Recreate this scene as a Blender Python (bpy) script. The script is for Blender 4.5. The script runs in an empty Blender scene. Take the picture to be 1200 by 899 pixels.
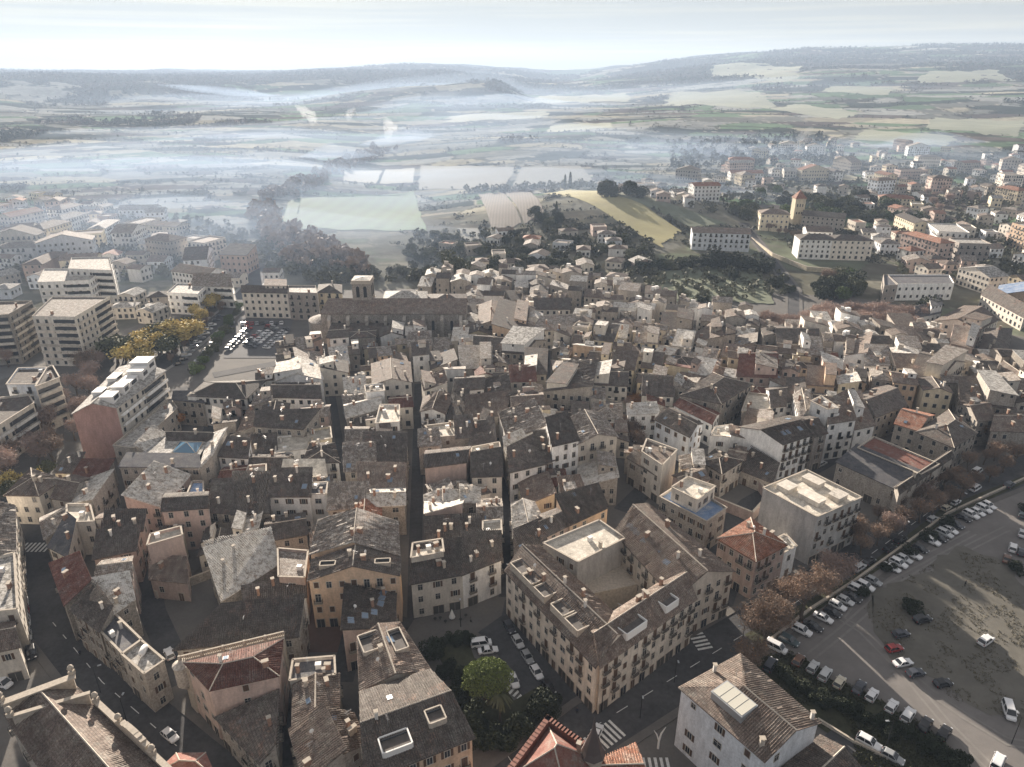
import bpy, math, random
import numpy as np
from mathutils import Vector, Matrix
R = math.radians
random.seed(7); RNG = np.random.default_rng(7)
SC = bpy.context.scene
COL = SC.collection
# ------------------------------------------------------------------ camera
CAM_H = 118.0; PITCH = R(23.92); FPX = 833.0
cam = bpy.data.cameras.new('camera'); cam.sensor_width = 36.0; cam.lens = 36.0*FPX/1200.0
cam.clip_start = 1.0; cam.clip_end = 40000.0
camo = bpy.data.objects.new('camera', cam); COL.objects.link(camo)
camo.location = (0, 0, CAM_H); camo.rotation_euler = (math.pi/2-PITCH, 0, 0)
SC.camera = camo
# ------------------------------------------------------------------ light
SUN_EL, SUN_AZ = R(14.0), R(-20.0)          # azimuth from +Y, negative = towards -X
w = bpy.data.worlds.new('World'); SC.world = w; w.use_nodes = True
nt = w.node_tree; nt.nodes.clear()
wo = nt.nodes.new('ShaderNodeOutputWorld'); bg = nt.nodes.new('ShaderNodeBackground')
sky = nt.nodes.new('ShaderNodeTexSky'); sky.sky_type = 'NISHITA'; sky.sun_disc = False
sky.sun_elevation = SUN_EL; sky.sun_rotation = SUN_AZ
sky.altitude = 700; sky.air_density = 0.85; sky.dust_density = 0.04; sky.ozone_density = 1.0
bg.inputs['Strength'].default_value = 0.060
# thin high cloud streaks low over the horizon
tc = nt.nodes.new('ShaderNodeTexCoord'); mp = nt.nodes.new('ShaderNodeMapping'); mp.inputs['Scale'].default_value = (1.3, 1.3, 55)
nz = nt.nodes.new('ShaderNodeTexNoise'); nz.inputs['Scale'].default_value = 1.7; nz.inputs['Detail'].default_value = 5; nz.inputs['Roughness'].default_value = .55
rp = nt.nodes.new('ShaderNodeValToRGB'); rp.color_ramp.elements[0].position = .44; rp.color_ramp.elements[1].position = .66
sep = nt.nodes.new('ShaderNodeSeparateXYZ'); mr = nt.nodes.new('ShaderNodeMapRange')
mr.inputs[1].default_value = 0.0; mr.inputs[2].default_value = 0.12; mr.inputs[3].default_value = 1.0; mr.inputs[4].default_value = 0.25
mu = nt.nodes.new('ShaderNodeMath'); mu.operation = 'MULTIPLY'
mixc = nt.nodes.new('ShaderNodeMix'); mixc.data_type = 'RGBA'; mixc.blend_type = 'MULTIPLY'
L = nt.links.new
L(tc.outputs['Generated'], mp.inputs[0]); L(mp.outputs[0], nz.inputs['Vector']); L(nz.outputs[0], rp.inputs[0])
L(tc.outputs['Generated'], sep.inputs[0]); L(sep.outputs[2], mr.inputs[0]); L(rp.outputs[0], mu.inputs[0]); L(mr.outputs[0], mu.inputs[1])
# an even veil of thin high cloud over the whole sky
veil = nt.nodes.new('ShaderNodeMix'); veil.data_type = 'RGBA'; veil.inputs[0].default_value = .88; veil.inputs[7].default_value = (2.36, 2.24, 2.16, 1)
L(sky.outputs[0], veil.inputs[6])
L(mu.outputs[0], mixc.inputs[0]); L(veil.outputs[2], mixc.inputs[6]); mixc.inputs[7].default_value = (1.5, 1.38, 1.15, 1)
L(mixc.outputs[2], bg.inputs[0]); L(bg.outputs[0], wo.inputs[0])
sun = bpy.data.lights.new('sun', 'SUN'); sun.energy = 5.0; sun.angle = R(0.55); sun.color = (1.0, .88, .74)
suno = bpy.data.objects.new('sun', sun); COL.objects.link(suno)
SD = Vector((math.sin(SUN_AZ)*math.cos(SUN_EL), math.cos(SUN_AZ)*math.cos(SUN_EL), math.sin(SUN_EL)))
suno.rotation_euler = SD.to_track_quat('Z', 'Y').to_euler()
SC.view_settings.view_transform = 'Standard'; SC.view_settings.look = 'None'
SC.view_settings.exposure = 1.80; SC.view_settings.gamma = 1.0
SC.render.engine = 'CYCLES'
cy = SC.cycles
cy.use_denoising = True
cy.max_bounces = 5; cy.diffuse_bounces = 3; cy.glossy_bounces = 2; cy.transmission_bounces = 2; cy.transparent_max_bounces = 8
cy.volume_bounces = 1
cy.use_adaptive_sampling = True; cy.adaptive_threshold = 0.012
cy.sample_clamp_indirect = 6
# ------------------------------------------------------------------ projection helpers
CP, SP = math.cos(PITCH), math.sin(PITCH)
def ray(u, v):
    dx = (u-600)/FPX; dy = (449.5-v)/FPX
    return Vector((dx, CP+dy*SP, -SP+dy*CP))
def G(u, v, h=0.0):
    d = ray(u, v); t = (h-CAM_H)/d.z
    return Vector((d.x*t, d.y*t, h))
def proj(p):
    q = Vector(p)-Vector((0, 0, CAM_H)); zc = q.y*CP-q.z*SP
    if zc < 1: return (-9999, -9999)
    return (600+FPX*q.x/zc, 449.5-FPX*(q.y*SP+q.z*CP)/zc)
# ------------------------------------------------------------------ terrain height
def sst(a, b, x):
    t = np.clip((x-a)/(b-a), 0, 1); return t*t*(3-2*t)
def _hash(ix, iy, s):
    n = (ix*374761393+iy*668265263+s*1442695) & 0x7fffffff
    n = ((n ^ (n >> 13))*1274126177) & 0x7fffffff
    return ((n ^ (n >> 16)) & 0xffff)/65535.0
def vnoise(x, y, s=0):
    x = np.asarray(x, float); y = np.asarray(y, float)
    ix = np.floor(x).astype(np.int64); iy = np.floor(y).astype(np.int64); fx = x-ix; fy = y-iy
    fx = fx*fx*(3-2*fx); fy = fy*fy*(3-2*fy)
    a = _hash(ix, iy, s); b = _hash(ix+1, iy, s); c = _hash(ix, iy+1, s); d = _hash(ix+1, iy+1, s)
    return (a*(1-fx)+b*fx)*(1-fy)+(c*(1-fx)+d*fx)*fy
def fbm(x, y, s=0, o=4):
    v = 0; a = .5; t = 0
    for k in range(o):
        v = v+a*vnoise(x*2**k, y*2**k, s+k*17); t += a; a *= .5
    return v/t
HILL = G(742, 250)
def T(x, y):
    x = np.asarray(x, float); y = np.asarray(y, float)
    r = np.sqrt(x*x+y*y); az = np.arctan2(x, np.maximum(y, 1e-3)); az = np.where(y <= 0, np.sign(x)*1.6, az)
    far = sst(650, 1500, r)
    z = far*(fbm(x/420, y/420, 3)-.5)*26
    z = z+sst(1500, 3500, r)*(fbm(x/1100, y/1100, 11)-.5)*70
    z = z+sst(1000, 8000, r)*sst(.02, .42, az)*285                                   # plateau that climbs on one side
    z = z+sst(3300, 4600, r+900*(fbm(x/900, y/900, 23)-.5))*sst(.10, -.16, az)*84     # low wooded ridge
    z = z+58*np.exp(-((y-2900-350*(fbm(x/700, y/700, 31)-.5))/330)**2)*sst(-.36, -.12, az)*sst(.03, -.03, az)
    for r0, h0, sd in ((5000, 40, 41), (6400, 62, 47), (8100, 78, 53)):                  # ridges one behind another up the valley
        z = z+h0*(.55+.9*(fbm(x/900, y/900, sd)-.05))*np.exp(-((r-r0-700*(fbm(x/1600, y/1600, sd+2)-.5))/480)**2)*sst(.42, .12, np.abs(az-.06))
    z = z+16*np.exp(-(((x-HILL.x)/120)**2+((y-HILL.y)/95)**2))
    z = z-14*sst(520, 800, r)*np.exp(-((az+.16)/.13)**2)*sst(2500, 1200, r)
    return z*sst(400, 520, r)
_ga = np.linspace(-1.25, 1.25, 520); _gr = np.linspace(math.log(395), math.log(14500), 560)
_A, _Rr = np.meshgrid(_ga, np.exp(_gr)); _TG = T(np.sin(_A)*_Rr, np.cos(_A)*_Rr); _TL = _TG.tolist()
def Tz(x, y):
    """height of the land from a table of T"""
    r = math.hypot(x, y)
    if r < 400: return 0.0
    a = (math.atan2(x, y)+1.25)/2.5*519; b = (math.log(r)-_gr[0])/(_gr[-1]-_gr[0])*559
    if not 0 <= a < 519 or not 0 <= b < 559: return float(T(x, y))
    i, j = int(a), int(b); a -= i; b -= j; r0, r1 = _TL[j], _TL[j+1]
    return (r0[i]*(1-a)+r0[i+1]*a)*(1-b)+(r1[i]*(1-a)+r1[i+1]*a)*b
def P(u, v, h=0.0):
    """point of the land seen through photo pixel u, v"""
    d = ray(u, v)
    if d.z > -1e-4: d.z = -1e-4
    q = G(u, v, h)
    if q.length < 395: return q
    t = max(20.0, (60-CAM_H)/d.z*.5); o = Vector((0, 0, CAM_H)); step = 4.0
    while t < 14000:
        p = o+d*t
        if p.z <= Tz(p.x, p.y)+h: break
        t += step; step = max(4.0, t*.006)
    lo, hi = t-step, t
    for _ in range(12):
        m = (lo+hi)/2; p = o+d*m
        if p.z <= Tz(p.x, p.y)+h: hi = m
        else: lo = m
    p = o+d*hi
    return Vector((p.x, p.y, Tz(p.x, p.y)+h))
# ------------------------------------------------------------------ materials
MATS = {}
def newmat(name):
    m = bpy.data.materials.new(name); m.use_nodes = True; nt = m.node_tree
    b = nt.nodes['Principled BSDF']; return m, nt, b
def nd(nt, t, **k):
    n = nt.nodes.new(t)
    for a, v in k.items(): setattr(n, a, v)
    return n
def simple(name, col, rough=.7, spec=.3, metal=0, noise=0, nscale=1.0):
    if name in MATS: return MATS[name]
    m, nt, b = newmat(name); b.inputs['Base Color'].default_value = (*col, 1); b.inputs['Roughness'].default_value = rough
    b.inputs['Specular IOR Level'].default_value = spec; b.inputs['Metallic'].default_value = metal
    if noise:
        n = nd(nt, 'ShaderNodeTexNoise'); n.inputs['Scale'].default_value = nscale; n.inputs['Detail'].default_value = 5
        g = nd(nt, 'ShaderNodeNewGeometry'); nt.links.new(g.outputs['Position'], n.inputs['Vector'])
        h = nd(nt, 'ShaderNodeMapRange'); h.inputs[1].default_value = .25; h.inputs[2].default_value = .75; h.inputs[3].default_value = 1-noise; h.inputs[4].default_value = 1+noise
        mx = nd(nt, 'ShaderNodeVectorMath', operation='SCALE'); mx.inputs[0].default_value = col
        nt.links.new(n.outputs[0], h.inputs[0]); nt.links.new(h.outputs[0], mx.inputs['Scale']); nt.links.new(mx.outputs[0], b.inputs['Base Color'])
    MATS[name] = m; return m
def roofmat(name, col, frost=0.0, ribs=True):
    m, nt, b = newmat('roof_'+name); l = nt.links.new
    b.inputs['Roughness'].default_value = .85; b.inputs['Specular IOR Level'].default_value = .25
    uv = nd(nt, 'ShaderNodeUVMap'); uv.uv_map = 'uv'
    g = nd(nt, 'ShaderNodeNewGeometry'); oi = nd(nt, 'ShaderNodeObjectInfo')
    n1 = nd(nt, 'ShaderNodeTexNoise'); n1.inputs['Scale'].default_value = .55; n1.inputs['Detail'].default_value = 6; n1.inputs['Roughness'].default_value = .65
    n2 = nd(nt, 'ShaderNodeTexNoise'); n2.inputs['Scale'].default_value = 3.6; n2.inputs['Detail'].default_value = 3
    l(g.outputs['Position'], n1.inputs[0]); l(g.outputs['Position'], n2.inputs[0])
    # single tiles: tone per tile from a brick texture, ribs from its height
    mp = nd(nt, 'ShaderNodeMapping'); mp.inputs['Rotation'].default_value = (0, 0, math.pi/2); l(uv.outputs[0], mp.inputs[0])
    br = nd(nt, 'ShaderNodeTexBrick'); br.offset = 0.0; br.inputs['Scale'].default_value = 1.0; br.inputs['Mortar Size'].default_value = .055
    br.inputs['Brick Width'].default_value = .55; br.inputs['Row Height'].default_value = .38; br.inputs['Mortar Smooth'].default_value = .6
    br.inputs['Color1'].default_value = (.72, .72, .72, 1); br.inputs['Color2'].default_value = (1.3, 1.3, 1.3, 1); br.inputs['Mortar'].default_value = (.42, .42, .42, 1)
    l(mp.outputs[0], br.inputs[0])
    def mr(src, a, c, d, e):
        x = nd(nt, 'ShaderNodeMapRange'); x.inputs[1].default_value = a; x.inputs[2].default_value = c; x.inputs[3].default_value = d; x.inputs[4].default_value = e
        l(src, x.inputs[0]); return x.outputs[0]
    def mul(a, c):
        x = nd(nt, 'ShaderNodeMath', operation='MULTIPLY'); l(a, x.inputs[0]); l(c, x.inputs[1]); return x.outputs[0]
    f = mul(mul(mr(n1.outputs[0], .28, .72, .62, 1.38), mr(n2.outputs[0], .3, .7, .75, 1.25)), mr(oi.outputs['Random'], 0, 1, .75, 1.3))
    mx = nd(nt, 'ShaderNodeMix', data_type='RGBA'); l(mr(n1.outputs[0], .45, .68, 0, .55), mx.inputs[0])
    mx.inputs[6].default_value = (*col, 1); gr = sum(col)/3; mx.inputs[7].default_value = (gr*1.15, gr*1.08, gr*.95, 1)
    n4 = nd(nt, 'ShaderNodeTexNoise'); n4.inputs['Scale'].default_value = .21; n4.inputs['Detail'].default_value = 4; n4.inputs['Roughness'].default_value = .8
    of = nd(nt, 'ShaderNodeVectorMath', operation='ADD'); l(g.outputs['Position'], of.inputs[0]); cx = nd(nt, 'ShaderNodeCombineXYZ'); l(oi.outputs['Random'], cx.inputs[2]); s9 = nd(nt, 'ShaderNodeVectorMath', operation='SCALE'); s9.inputs['Scale'].default_value = 60; l(cx.outputs[0], s9.inputs[0]); l(s9.outputs[0], of.inputs[1]); l(of.outputs[0], n4.inputs[0])
    m7 = nd(nt, 'ShaderNodeMix', data_type='RGBA'); l(mr(n4.outputs[0], .56, .66, 0, .5 if ribs else .1), m7.inputs[0]); l(mx.outputs[2], m7.inputs[6]); m7.inputs[7].default_value = (min(.3, gr*2.0+.03), min(.2, gr*1.25+.015), min(.15, gr*.95+.01), 1)
    m8 = nd(nt, 'ShaderNodeMix', data_type='RGBA'); l(mr(n4.outputs[0], .44, .34, 0, .55), m8.inputs[0]); l(m7.outputs[2], m8.inputs[6]); m8.inputs[7].default_value = (gr*1.5+.03, gr*1.45+.028, gr*1.3+.022, 1)
    sc = nd(nt, 'ShaderNodeVectorMath', operation='SCALE'); l(m8.outputs[2], sc.inputs[0]); l(f, sc.inputs['Scale'])
    out = sc.outputs[0]
    if ribs:
        m2 = nd(nt, 'ShaderNodeMix', data_type='RGBA', blend_type='MULTIPLY'); m2.inputs[0].default_value = .85
        l(out, m2.inputs[6]); l(br.outputs[0], m2.inputs[7]); out = m2.outputs[2]
        bu = nd(nt, 'ShaderNodeBump'); bu.inputs['Strength'].default_value = .7; bu.inputs['Distance'].default_value = .08
        l(br.outputs[1], bu.inputs['Height']); bu.invert = True; l(bu.outputs[0], b.inputs['Normal'])
    if frost:
        n3 = nd(nt, 'ShaderNodeTexNoise'); n3.inputs['Scale'].default_value = .9; n3.inputs['Detail'].default_value = 7; n3.inputs['Roughness'].default_value = .75
        l(g.outputs['Position'], n3.inputs[0])
        m3 = nd(nt, 'ShaderNodeMix', data_type='RGBA'); l(mr(n3.outputs[0], .55-.2*frost, .62-.1*frost, 0, frost), m3.inputs[0]); l(out, m3.inputs[6]); m3.inputs[7].default_value = (.74, .72, .685, 1); out = m3.outputs[2]
    l(out, b.inputs['Base Color']); return m
def wallmat(name, col, stone=0.0):
    m, nt, b = newmat('wall_'+name); l = nt.links.new
    b.inputs['Roughness'].default_value = .9; b.inputs['Specular IOR Level'].default_value = .2
    g = nd(nt, 'ShaderNodeNewGeometry'); oi = nd(nt, 'ShaderNodeObjectInfo')
    mpp = nd(nt, 'ShaderNodeMapping'); mpp.inputs['Scale'].default_value = (1, 1, .28); l(g.outputs['Position'], mpp.inputs[0])
    n1 = nd(nt, 'ShaderNodeTexNoise'); n1.inputs['Scale'].default_value = .7; n1.inputs['Detail'].default_value = 7; n1.inputs['Roughness'].default_value = .7; l(mpp.outputs[0], n1.inputs[0])
    n2 = nd(nt, 'ShaderNodeTexNoise'); n2.inputs['Scale'].default_value = 2.4; n2.inputs['Detail'].default_value = 4; l(g.outputs['Position'], n2.inputs[0])
    def mr(src, a, c, d, e):
        x = nd(nt, 'ShaderNodeMapRange'); x.inputs[1].default_value = a; x.inputs[2].default_value = c; x.inputs[3].default_value = d; x.inputs[4].default_value = e
        l(src, x.inputs[0]); return x.outputs[0]
    def mul(a, c):
        x = nd(nt, 'ShaderNodeMath', operation='MULTIPLY'); l(a, x.inputs[0]); l(c, x.inputs[1]); return x.outputs[0]
    f = mul(mul(mr(n1.outputs[0], .3, .7, .72, 1.16), mr(n2.outputs[0], .3, .7, 1-.12-.25*stone, 1.1+.25*stone)), mr(oi.outputs['Random'], 0, 1, .82, 1.15))
    sc = nd(nt, 'ShaderNodeVectorMath', operation='SCALE'); sc.inputs[0].default_value = col; l(f, sc.inputs['Scale'])
    l(sc.outputs[0], b.inputs['Base Color'])
    bu = nd(nt, 'ShaderNodeBump'); bu.inputs['Strength'].default_value = .3; bu.inputs['Distance'].default_value = .05; l(n2.outputs[0], bu.inputs['Height']); l(bu.outputs[0], b.inputs['Normal'])
    return m
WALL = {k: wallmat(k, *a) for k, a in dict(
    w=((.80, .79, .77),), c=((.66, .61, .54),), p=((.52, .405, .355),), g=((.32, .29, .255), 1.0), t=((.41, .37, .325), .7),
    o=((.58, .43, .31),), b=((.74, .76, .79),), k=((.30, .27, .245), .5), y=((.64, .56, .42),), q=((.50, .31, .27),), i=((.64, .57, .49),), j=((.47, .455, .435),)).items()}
WN = dict(w='white', c='cream', p='dusty pink', g='grey stone', t='tan stone', o='ochre', b='pale white', k='taupe', y='yellowish', q='brick pink', i='sandy', j='weathered beige')
ROOF = {k: roofmat(k, *a) for k, a in dict(
    d=((.115, .097, .086),), m=((.195, .152, .127),), l=((.36, .32, .275), .7), r=((.30, .135, .085),), n=((.17, .075, .058),),  # pale l and dark d also carry sunlit and shaded roof tone, besides frost
    s=((.085, .085, .095), 0, False), y=((.46, .42, .36), 0, False), u=((.17, .25, .40), 0, False), e=((.22, .185, .16), .3), v=((.21, .09, .07), 0, False), z=((.2, .187, .172), .5, False)).items()}
RN = dict(d='dark tiled', m='brown tiled', l='frosted pale tiled', r='terracotta', n='maroon tiled', s='dark slate', y='pale flat', u='blue decked', e='weathered tiled', v='red sheeted', z='grey frosted')
M_PANE = simple('window_pane', (.035, .04, .048), .12, .6)
M_FRAME = simple('window_frame', (.46, .43, .38), .7)
M_SHUT = simple('shutter', (.10, .062, .042), .7)
M_IRON = simple('iron', (.02, .02, .022), .5)
M_STONE = simple('trim_stone', (.42, .37, .31), .85, noise=.2, nscale=2)
M_WHITE = simple('white_paint', (.72, .71, .69), .6)
M_BRICK = simple('chimney_brick', (.30, .19, .14), .9, noise=.3, nscale=3)
M_PLASTER = simple('chimney_plaster', (.46, .41, .35), .9, noise=.25, nscale=2)
M_SKYL = simple('skylight_glass', (.16, .22, .30), .12, .7)
M_METAL = simple('metal_sheet', (.42, .44, .46), .4, .5, .5)
# ------------------------------------------------------------------ mesh builder
class MB:
    def __init__(s): s.v = []; s.f = []; s.m = []
    def face(s, pts, m=0):
        i = len(s.v); s.v.extend([tuple(p) for p in pts]); s.f.append(tuple(range(i, i+len(pts)))); s.m.append(m)
    def box(s, c, d, a=0.0, m=0, top=None):
        ca, sa = math.cos(a), math.sin(a); x, y, z = c; hx, hy, hz = d[0]/2, d[1]/2, d[2]/2
        q = []
        for dz in (-hz, hz):
            for dx, dy in ((-hx, -hy), (hx, -hy), (hx, hy), (-hx, hy)): q.append((x+dx*ca-dy*sa, y+dx*sa+dy*ca, z+dz))
        i = len(s.v); s.v.extend(q)
        for k, f in enumerate(((3, 2, 1, 0), (4, 5, 6, 7), (0, 1, 5, 4), (1, 2, 6, 5), (2, 3, 7, 6), (3, 0, 4, 7))):
            s.f.append(tuple(i+j for j in f)); s.m.append(top if (top is not None and k == 1) else m)
    def prism(s, poly, z0, z1, m=0, top=None, cap=True):
        n = len(poly); i = len(s.v)
        s.v.extend([(p[0], p[1], z0) for p in poly]); s.v.extend([(p[0], p[1], z1) for p in poly])
        for k in range(n):
            j = (k+1) % n; s.f.append((i+k, i+j, i+n+j, i+n+k)); s.m.append(m)
        if cap:
            s.f.append(tuple(i+n+k for k in range(n))); s.m.append(m if top is None else top)
            s.f.append(tuple(i+k for k in reversed(range(n)))); s.m.append(m)
    def slab(s, top, th, m=0):
        s.tops = getattr(s, 'tops', [])+list(top)
        """faces (lists of points) that share corners: closed slab, th thick, below them"""
        idx = {}; base = len(s.v); vs = []
        def k(p):
            q = (round(p[0], 4), round(p[1], 4), round(p[2], 4))
            if q not in idx: idx[q] = len(vs); vs.append(q)
            return idx[q]
        fs = [[k(p) for p in f] for f in top]; n = len(vs)
        s.v.extend(vs); s.v.extend([(x, y, z-th) for x, y, z in vs])
        ed = {}
        for f in fs:
            s.f.append(tuple(base+i for i in f)); s.m.append(m); s.f.append(tuple(base+n+i for i in reversed(f))); s.m.append(m)
            for a, b in zip(f, f[1:]+f[:1]): ed[(a, b)] = 1
        for a, b in ed:
            if (b, a) not in ed: s.f.append((base+b, base+a, base+n+a, base+n+b)); s.m.append(m)
    def tube(s, pts, rad, n=5, m=0):
        rings = []
        for i, p in enumerate(pts):
            p = Vector(p); d = (Vector(pts[min(i+1, len(pts)-1)])-Vector(pts[max(i-1, 0)]))
            d = d.normalized() if d.length > 1e-6 else Vector((0, 0, 1))
            a = d.cross(Vector((0, 0, 1)) if abs(d.z) < .9 else Vector((1, 0, 0))).normalized(); b = d.cross(a); r = rad[i]
            j = len(s.v); rings.append(j)
            for k in range(n):
                t = 2*math.pi*k/n; s.v.append(tuple(p+a*(math.cos(t)*r)+b*(math.sin(t)*r)))
        for a, b in zip(rings, rings[1:]):
            for k in range(n): s.f.append((a+k, b+k, b+(k+1) % n, a+(k+1) % n)); s.m.append(m)
        s.f.append(tuple(rings[-1]+k for k in range(n))); s.m.append(m)
    def mesh(s, name, mats, uv=False, smooth=False):
        me = bpy.data.meshes.new(name); me.from_pydata(s.v, [], s.f)
        for m in (mats if isinstance(mats, (list, tuple)) else [mats]): me.materials.append(m)
        if any(s.m): me.polygons.foreach_set('material_index', s.m)
        if smooth: me.polygons.foreach_set('use_smooth', [True]*len(s.f))
        if uv:
            ul = me.uv_layers.new(name='uv'); d = []
            for p in me.polygons:
                n = p.normal; t = Vector((0, 0, 1)).cross(n)
                t = t.normalized() if t.length > .02 else Vector((1, 0, 0)); b = n.cross(t)
                for vi in p.vertices:
                    c = me.vertices[vi].co; d += [c.dot(t), c.dot(b)]
            ul.data.foreach_set('uv', d)
        me.update(); return me
    def build(s, name, mats, parent=None, uv=False, smooth=False, loc=None, kind=None):
        return link(name, s.mesh(name, mats, uv, smooth), parent, loc, kind)
def link(name, data, parent=None, loc=None, kind=None, rz=0):
    o = bpy.data.objects.new(name, data); COL.objects.link(o)
    if parent is not None: o.parent = parent
    if loc is not None: o.location = loc
    if rz: o.rotation_euler = (0, 0, rz)
    if kind: o['kind'] = kind
    return o
def thing(name, label, cat, loc=(0, 0, 0), rz=0, group=None):
    o = link(name, None, None, loc, None, rz); o.empty_display_size = .5
    return tag(o, label, cat, group)
def tag(o, label, cat, group=None):
    o['label'] = label; o['category'] = cat
    if group: o['group'] = group
    return o
def copy_tree(o, loc=None, rz=None):
    c = o.copy(); COL.objects.link(c)
    for ch in list(o.children):
        d = copy_tree(ch); d.parent = c; d.matrix_parent_inverse = ch.matrix_parent_inverse.copy()
    if loc is not None: c.location = loc
    if rz is not None: c.rotation_euler = (0, 0, rz)
    return c
ORD = 'first second third fourth fifth sixth seventh eighth ninth tenth eleventh twelfth thirteenth fourteenth fifteenth sixteenth seventeenth eighteenth nineteenth twentieth'.split()
def ordn(i):
    if i < 20: return ORD[i]
    t, o = divmod(i+1, 10); T10 = {2: 'twenty', 3: 'thirty', 4: 'forty', 5: 'fifty', 6: 'sixty', 7: 'seventy', 8: 'eighty', 9: 'ninety'}
    return (T10[t][:-1]+'ieth') if o == 0 else T10[t]+'-'+ORD[o-1]
def inpoly(x, y, poly):
    c = False; j = len(poly)-1
    for i in range(len(poly)):
        xi, yi = poly[i][0], poly[i][1]; xj, yj = poly[j][0], poly[j][1]
        if (yi > y) != (yj > y) and x < (xj-xi)*(y-yi)/(yj-yi)+xi: c = not c
        j = i
    return c
def ccw(p):
    a = sum(p[i][0]*p[(i+1) % len(p)][1]-p[(i+1) % len(p)][0]*p[i][1] for i in range(len(p)))
    return p if a > 0 else list(reversed(p))
HAZE_D = 0.000135
# ------------------------------------------------------------------ shared small parts
def rect_frame(mb, wd, ht, t, y0, y1, m):
    for cx, cz, dx, dz in ((-wd/2-t/2, 0, t, ht+2*t), (wd/2+t/2, 0, t, ht+2*t), (0, ht/2+t/2, wd, t), (0, -ht/2-t/2, wd+.1, t)):
        mb.box((cx, -(y0+y1)/2, cz), (dx, y1-y0, dz), 0, m)
def t_window(wd, ht, shut=0, fm=0):
    mb = MB(); mb.box((0, -.012, 0), (wd, .024, ht), 0, 1); rect_frame(mb, wd, ht, .12, .0, .07, 0)
    if shut == 1:
        for s in (-1, 1): mb.box((s*(wd/4+.01), -.05, 0), (wd/2-.04, .05, ht-.03), 0, 2)
    elif shut == 2:
        for s in (-1, 1): mb.box((s*(wd*.75+.14), -.06, 0), (wd/2, .05, ht+.05), 0, 2)
        mb.box((0, -.03, 0), (.06, .05, ht), 0, 0)
    else:
        mb.box((0, -.03, 0), (.06, .05, ht), 0, 0); mb.box((0, -.03, ht*.18), (wd, .05, .05), 0, 0)
    return mb.mesh('window', [M_STONE if fm else M_FRAME, M_PANE, M_SHUT])
WIN_T = [t_window(1.05, 1.6), t_window(1.05, 1.5, 1), t_window(.95, 1.55, 2), t_window(.95, 1.1), t_window(1.6, 1.4), t_window(.95, 1.65, 0, 1)]
FR_T = [t_window(1.15, 2.2), t_window(1.15, 2.2, 1)]
def t_balcony(wd=1.9, dp=.75):
    mb = MB(); mb.box((0, -dp/2, -.08), (wd, dp, .15), 0, 0)
    for z in (.12, .98): mb.box((0, -dp+.03, z), (wd, .04, .05), 0, 1)
    for s in (-1, 1):
        for z in (.12, .98): mb.box((s*(wd/2-.02), -dp/2, z), (.04, dp-.06, .05), 0, 1)
        for k in range(3): mb.box((s*(wd/2-.02), -.1-k*.26, .55), (.03, .03, .84), 0, 1)
    n = int(wd/.12)
    for k in range(n+1): mb.box((-wd/2+.03+k*(wd-.06)/n, -dp+.03, .55), (.035, .035, .84), 0, 1)
    return mb.mesh('balcony', [M_STONE, M_IRON])
BALC_T = [t_balcony(), t_balcony(2.6, .8)]
def t_door(wd, ht, m):
    mb = MB(); mb.box((0, -.03, 0), (wd, .06, ht), 0, 1); rect_frame(mb, wd, ht, .16, 0, .1, 0); mb.box((0, -.06, -.1), (.05, .05, ht-.3), 0, 0)
    return mb.mesh('door', [M_STONE, m])
DOOR_T = [t_door(1.2, 2.3, M_SHUT), t_door(2.5, 2.5, simple('garage_door', (.07, .065, .06), .6)), t_door(1.7, 2.5, M_PANE)]
def t_chimney(a, b, h, m):
    mb = MB(); mb.box((0, 0, h/2-.5), (a, b, h+1.0), 0, 0)
    for s in (-1, 1): mb.box((s*(a/2-.08), 0, h+.12), (.1, b, .26), 0, 0)
    mb.box((0, 0, h+.3), (a+.25, b+.25, .1), 0, 1); return mb.mesh('chimney', [m, M_STONE])
CHIM_T = [t_chimney(.75, .6, 1.3, M_PLASTER), t_chimney(.6, .6, 1.7, M_BRICK), t_chimney(1.1, .6, 1.2, M_BRICK), t_chimney(.55, .5, 1.5, simple('chimney_white', (.6, .58, .55), .8, noise=.15))]
def t_skyl(a, b):
    mb = MB(); mb.box((0, 0, .03), (a+.2, b+.2, .16), 0, 0); mb.box((0, 0, .1), (a, b, .08), 0, 1); return mb.mesh('skylight', [simple('skylight_frame', (.2, .2, .21), .5), M_SKYL])
SKY_T = [t_skyl(.8, 1.2), t_skyl(1.3, 1.7)]
def t_ant():
    mb = MB(); mb.tube([(0, 0, -.3), (0, 0, 2.4)], [.035, .03], 4)
    mb.box((0, 0, 2.2), (1.3, .03, .03)); [mb.box((x, 0, 2.2), (.02, .5-.12*abs(x), .02)) for x in (-.6, -.35, -.1, .15, .4, .62)]
    mb.box((0, 0, 1.6), (.7, .03, .03)); return mb.mesh('antenna', [simple('antenna_grey', (.25, .25, .26), .4, .5, .6)])
ANT_T = t_ant()
def t_dish():
    mb = MB(); mb.tube([(0, 0, -.2), (0, 0, .6)], [.04, .04], 4); n = 10; c = (0, -.05, .75)
    rim = [(math.cos(2*math.pi*k/n)*.42, -.25+.12*math.sin(2*math.pi*k/n)*-1, .75+math.sin(2*math.pi*k/n)*.4) for k in range(n)]
    for k in range(n): mb.face([c, rim[k], rim[(k+1) % n]]); mb.face([(c[0], c[1]+.03, c[2]), rim[(k+1) % n], rim[k]])
    return mb.mesh('satellite_dish', [M_WHITE])
DISH_T = t_dish()
def t_tank():
    mb = MB(); mb.box((0, 0, .55), (1.1, .9, 1.1)); mb.box((0, 0, 1.14), (1.2, 1.0, .08)); return mb.mesh('roof_box', [M_WHITE])
BOX_T = t_tank()
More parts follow.
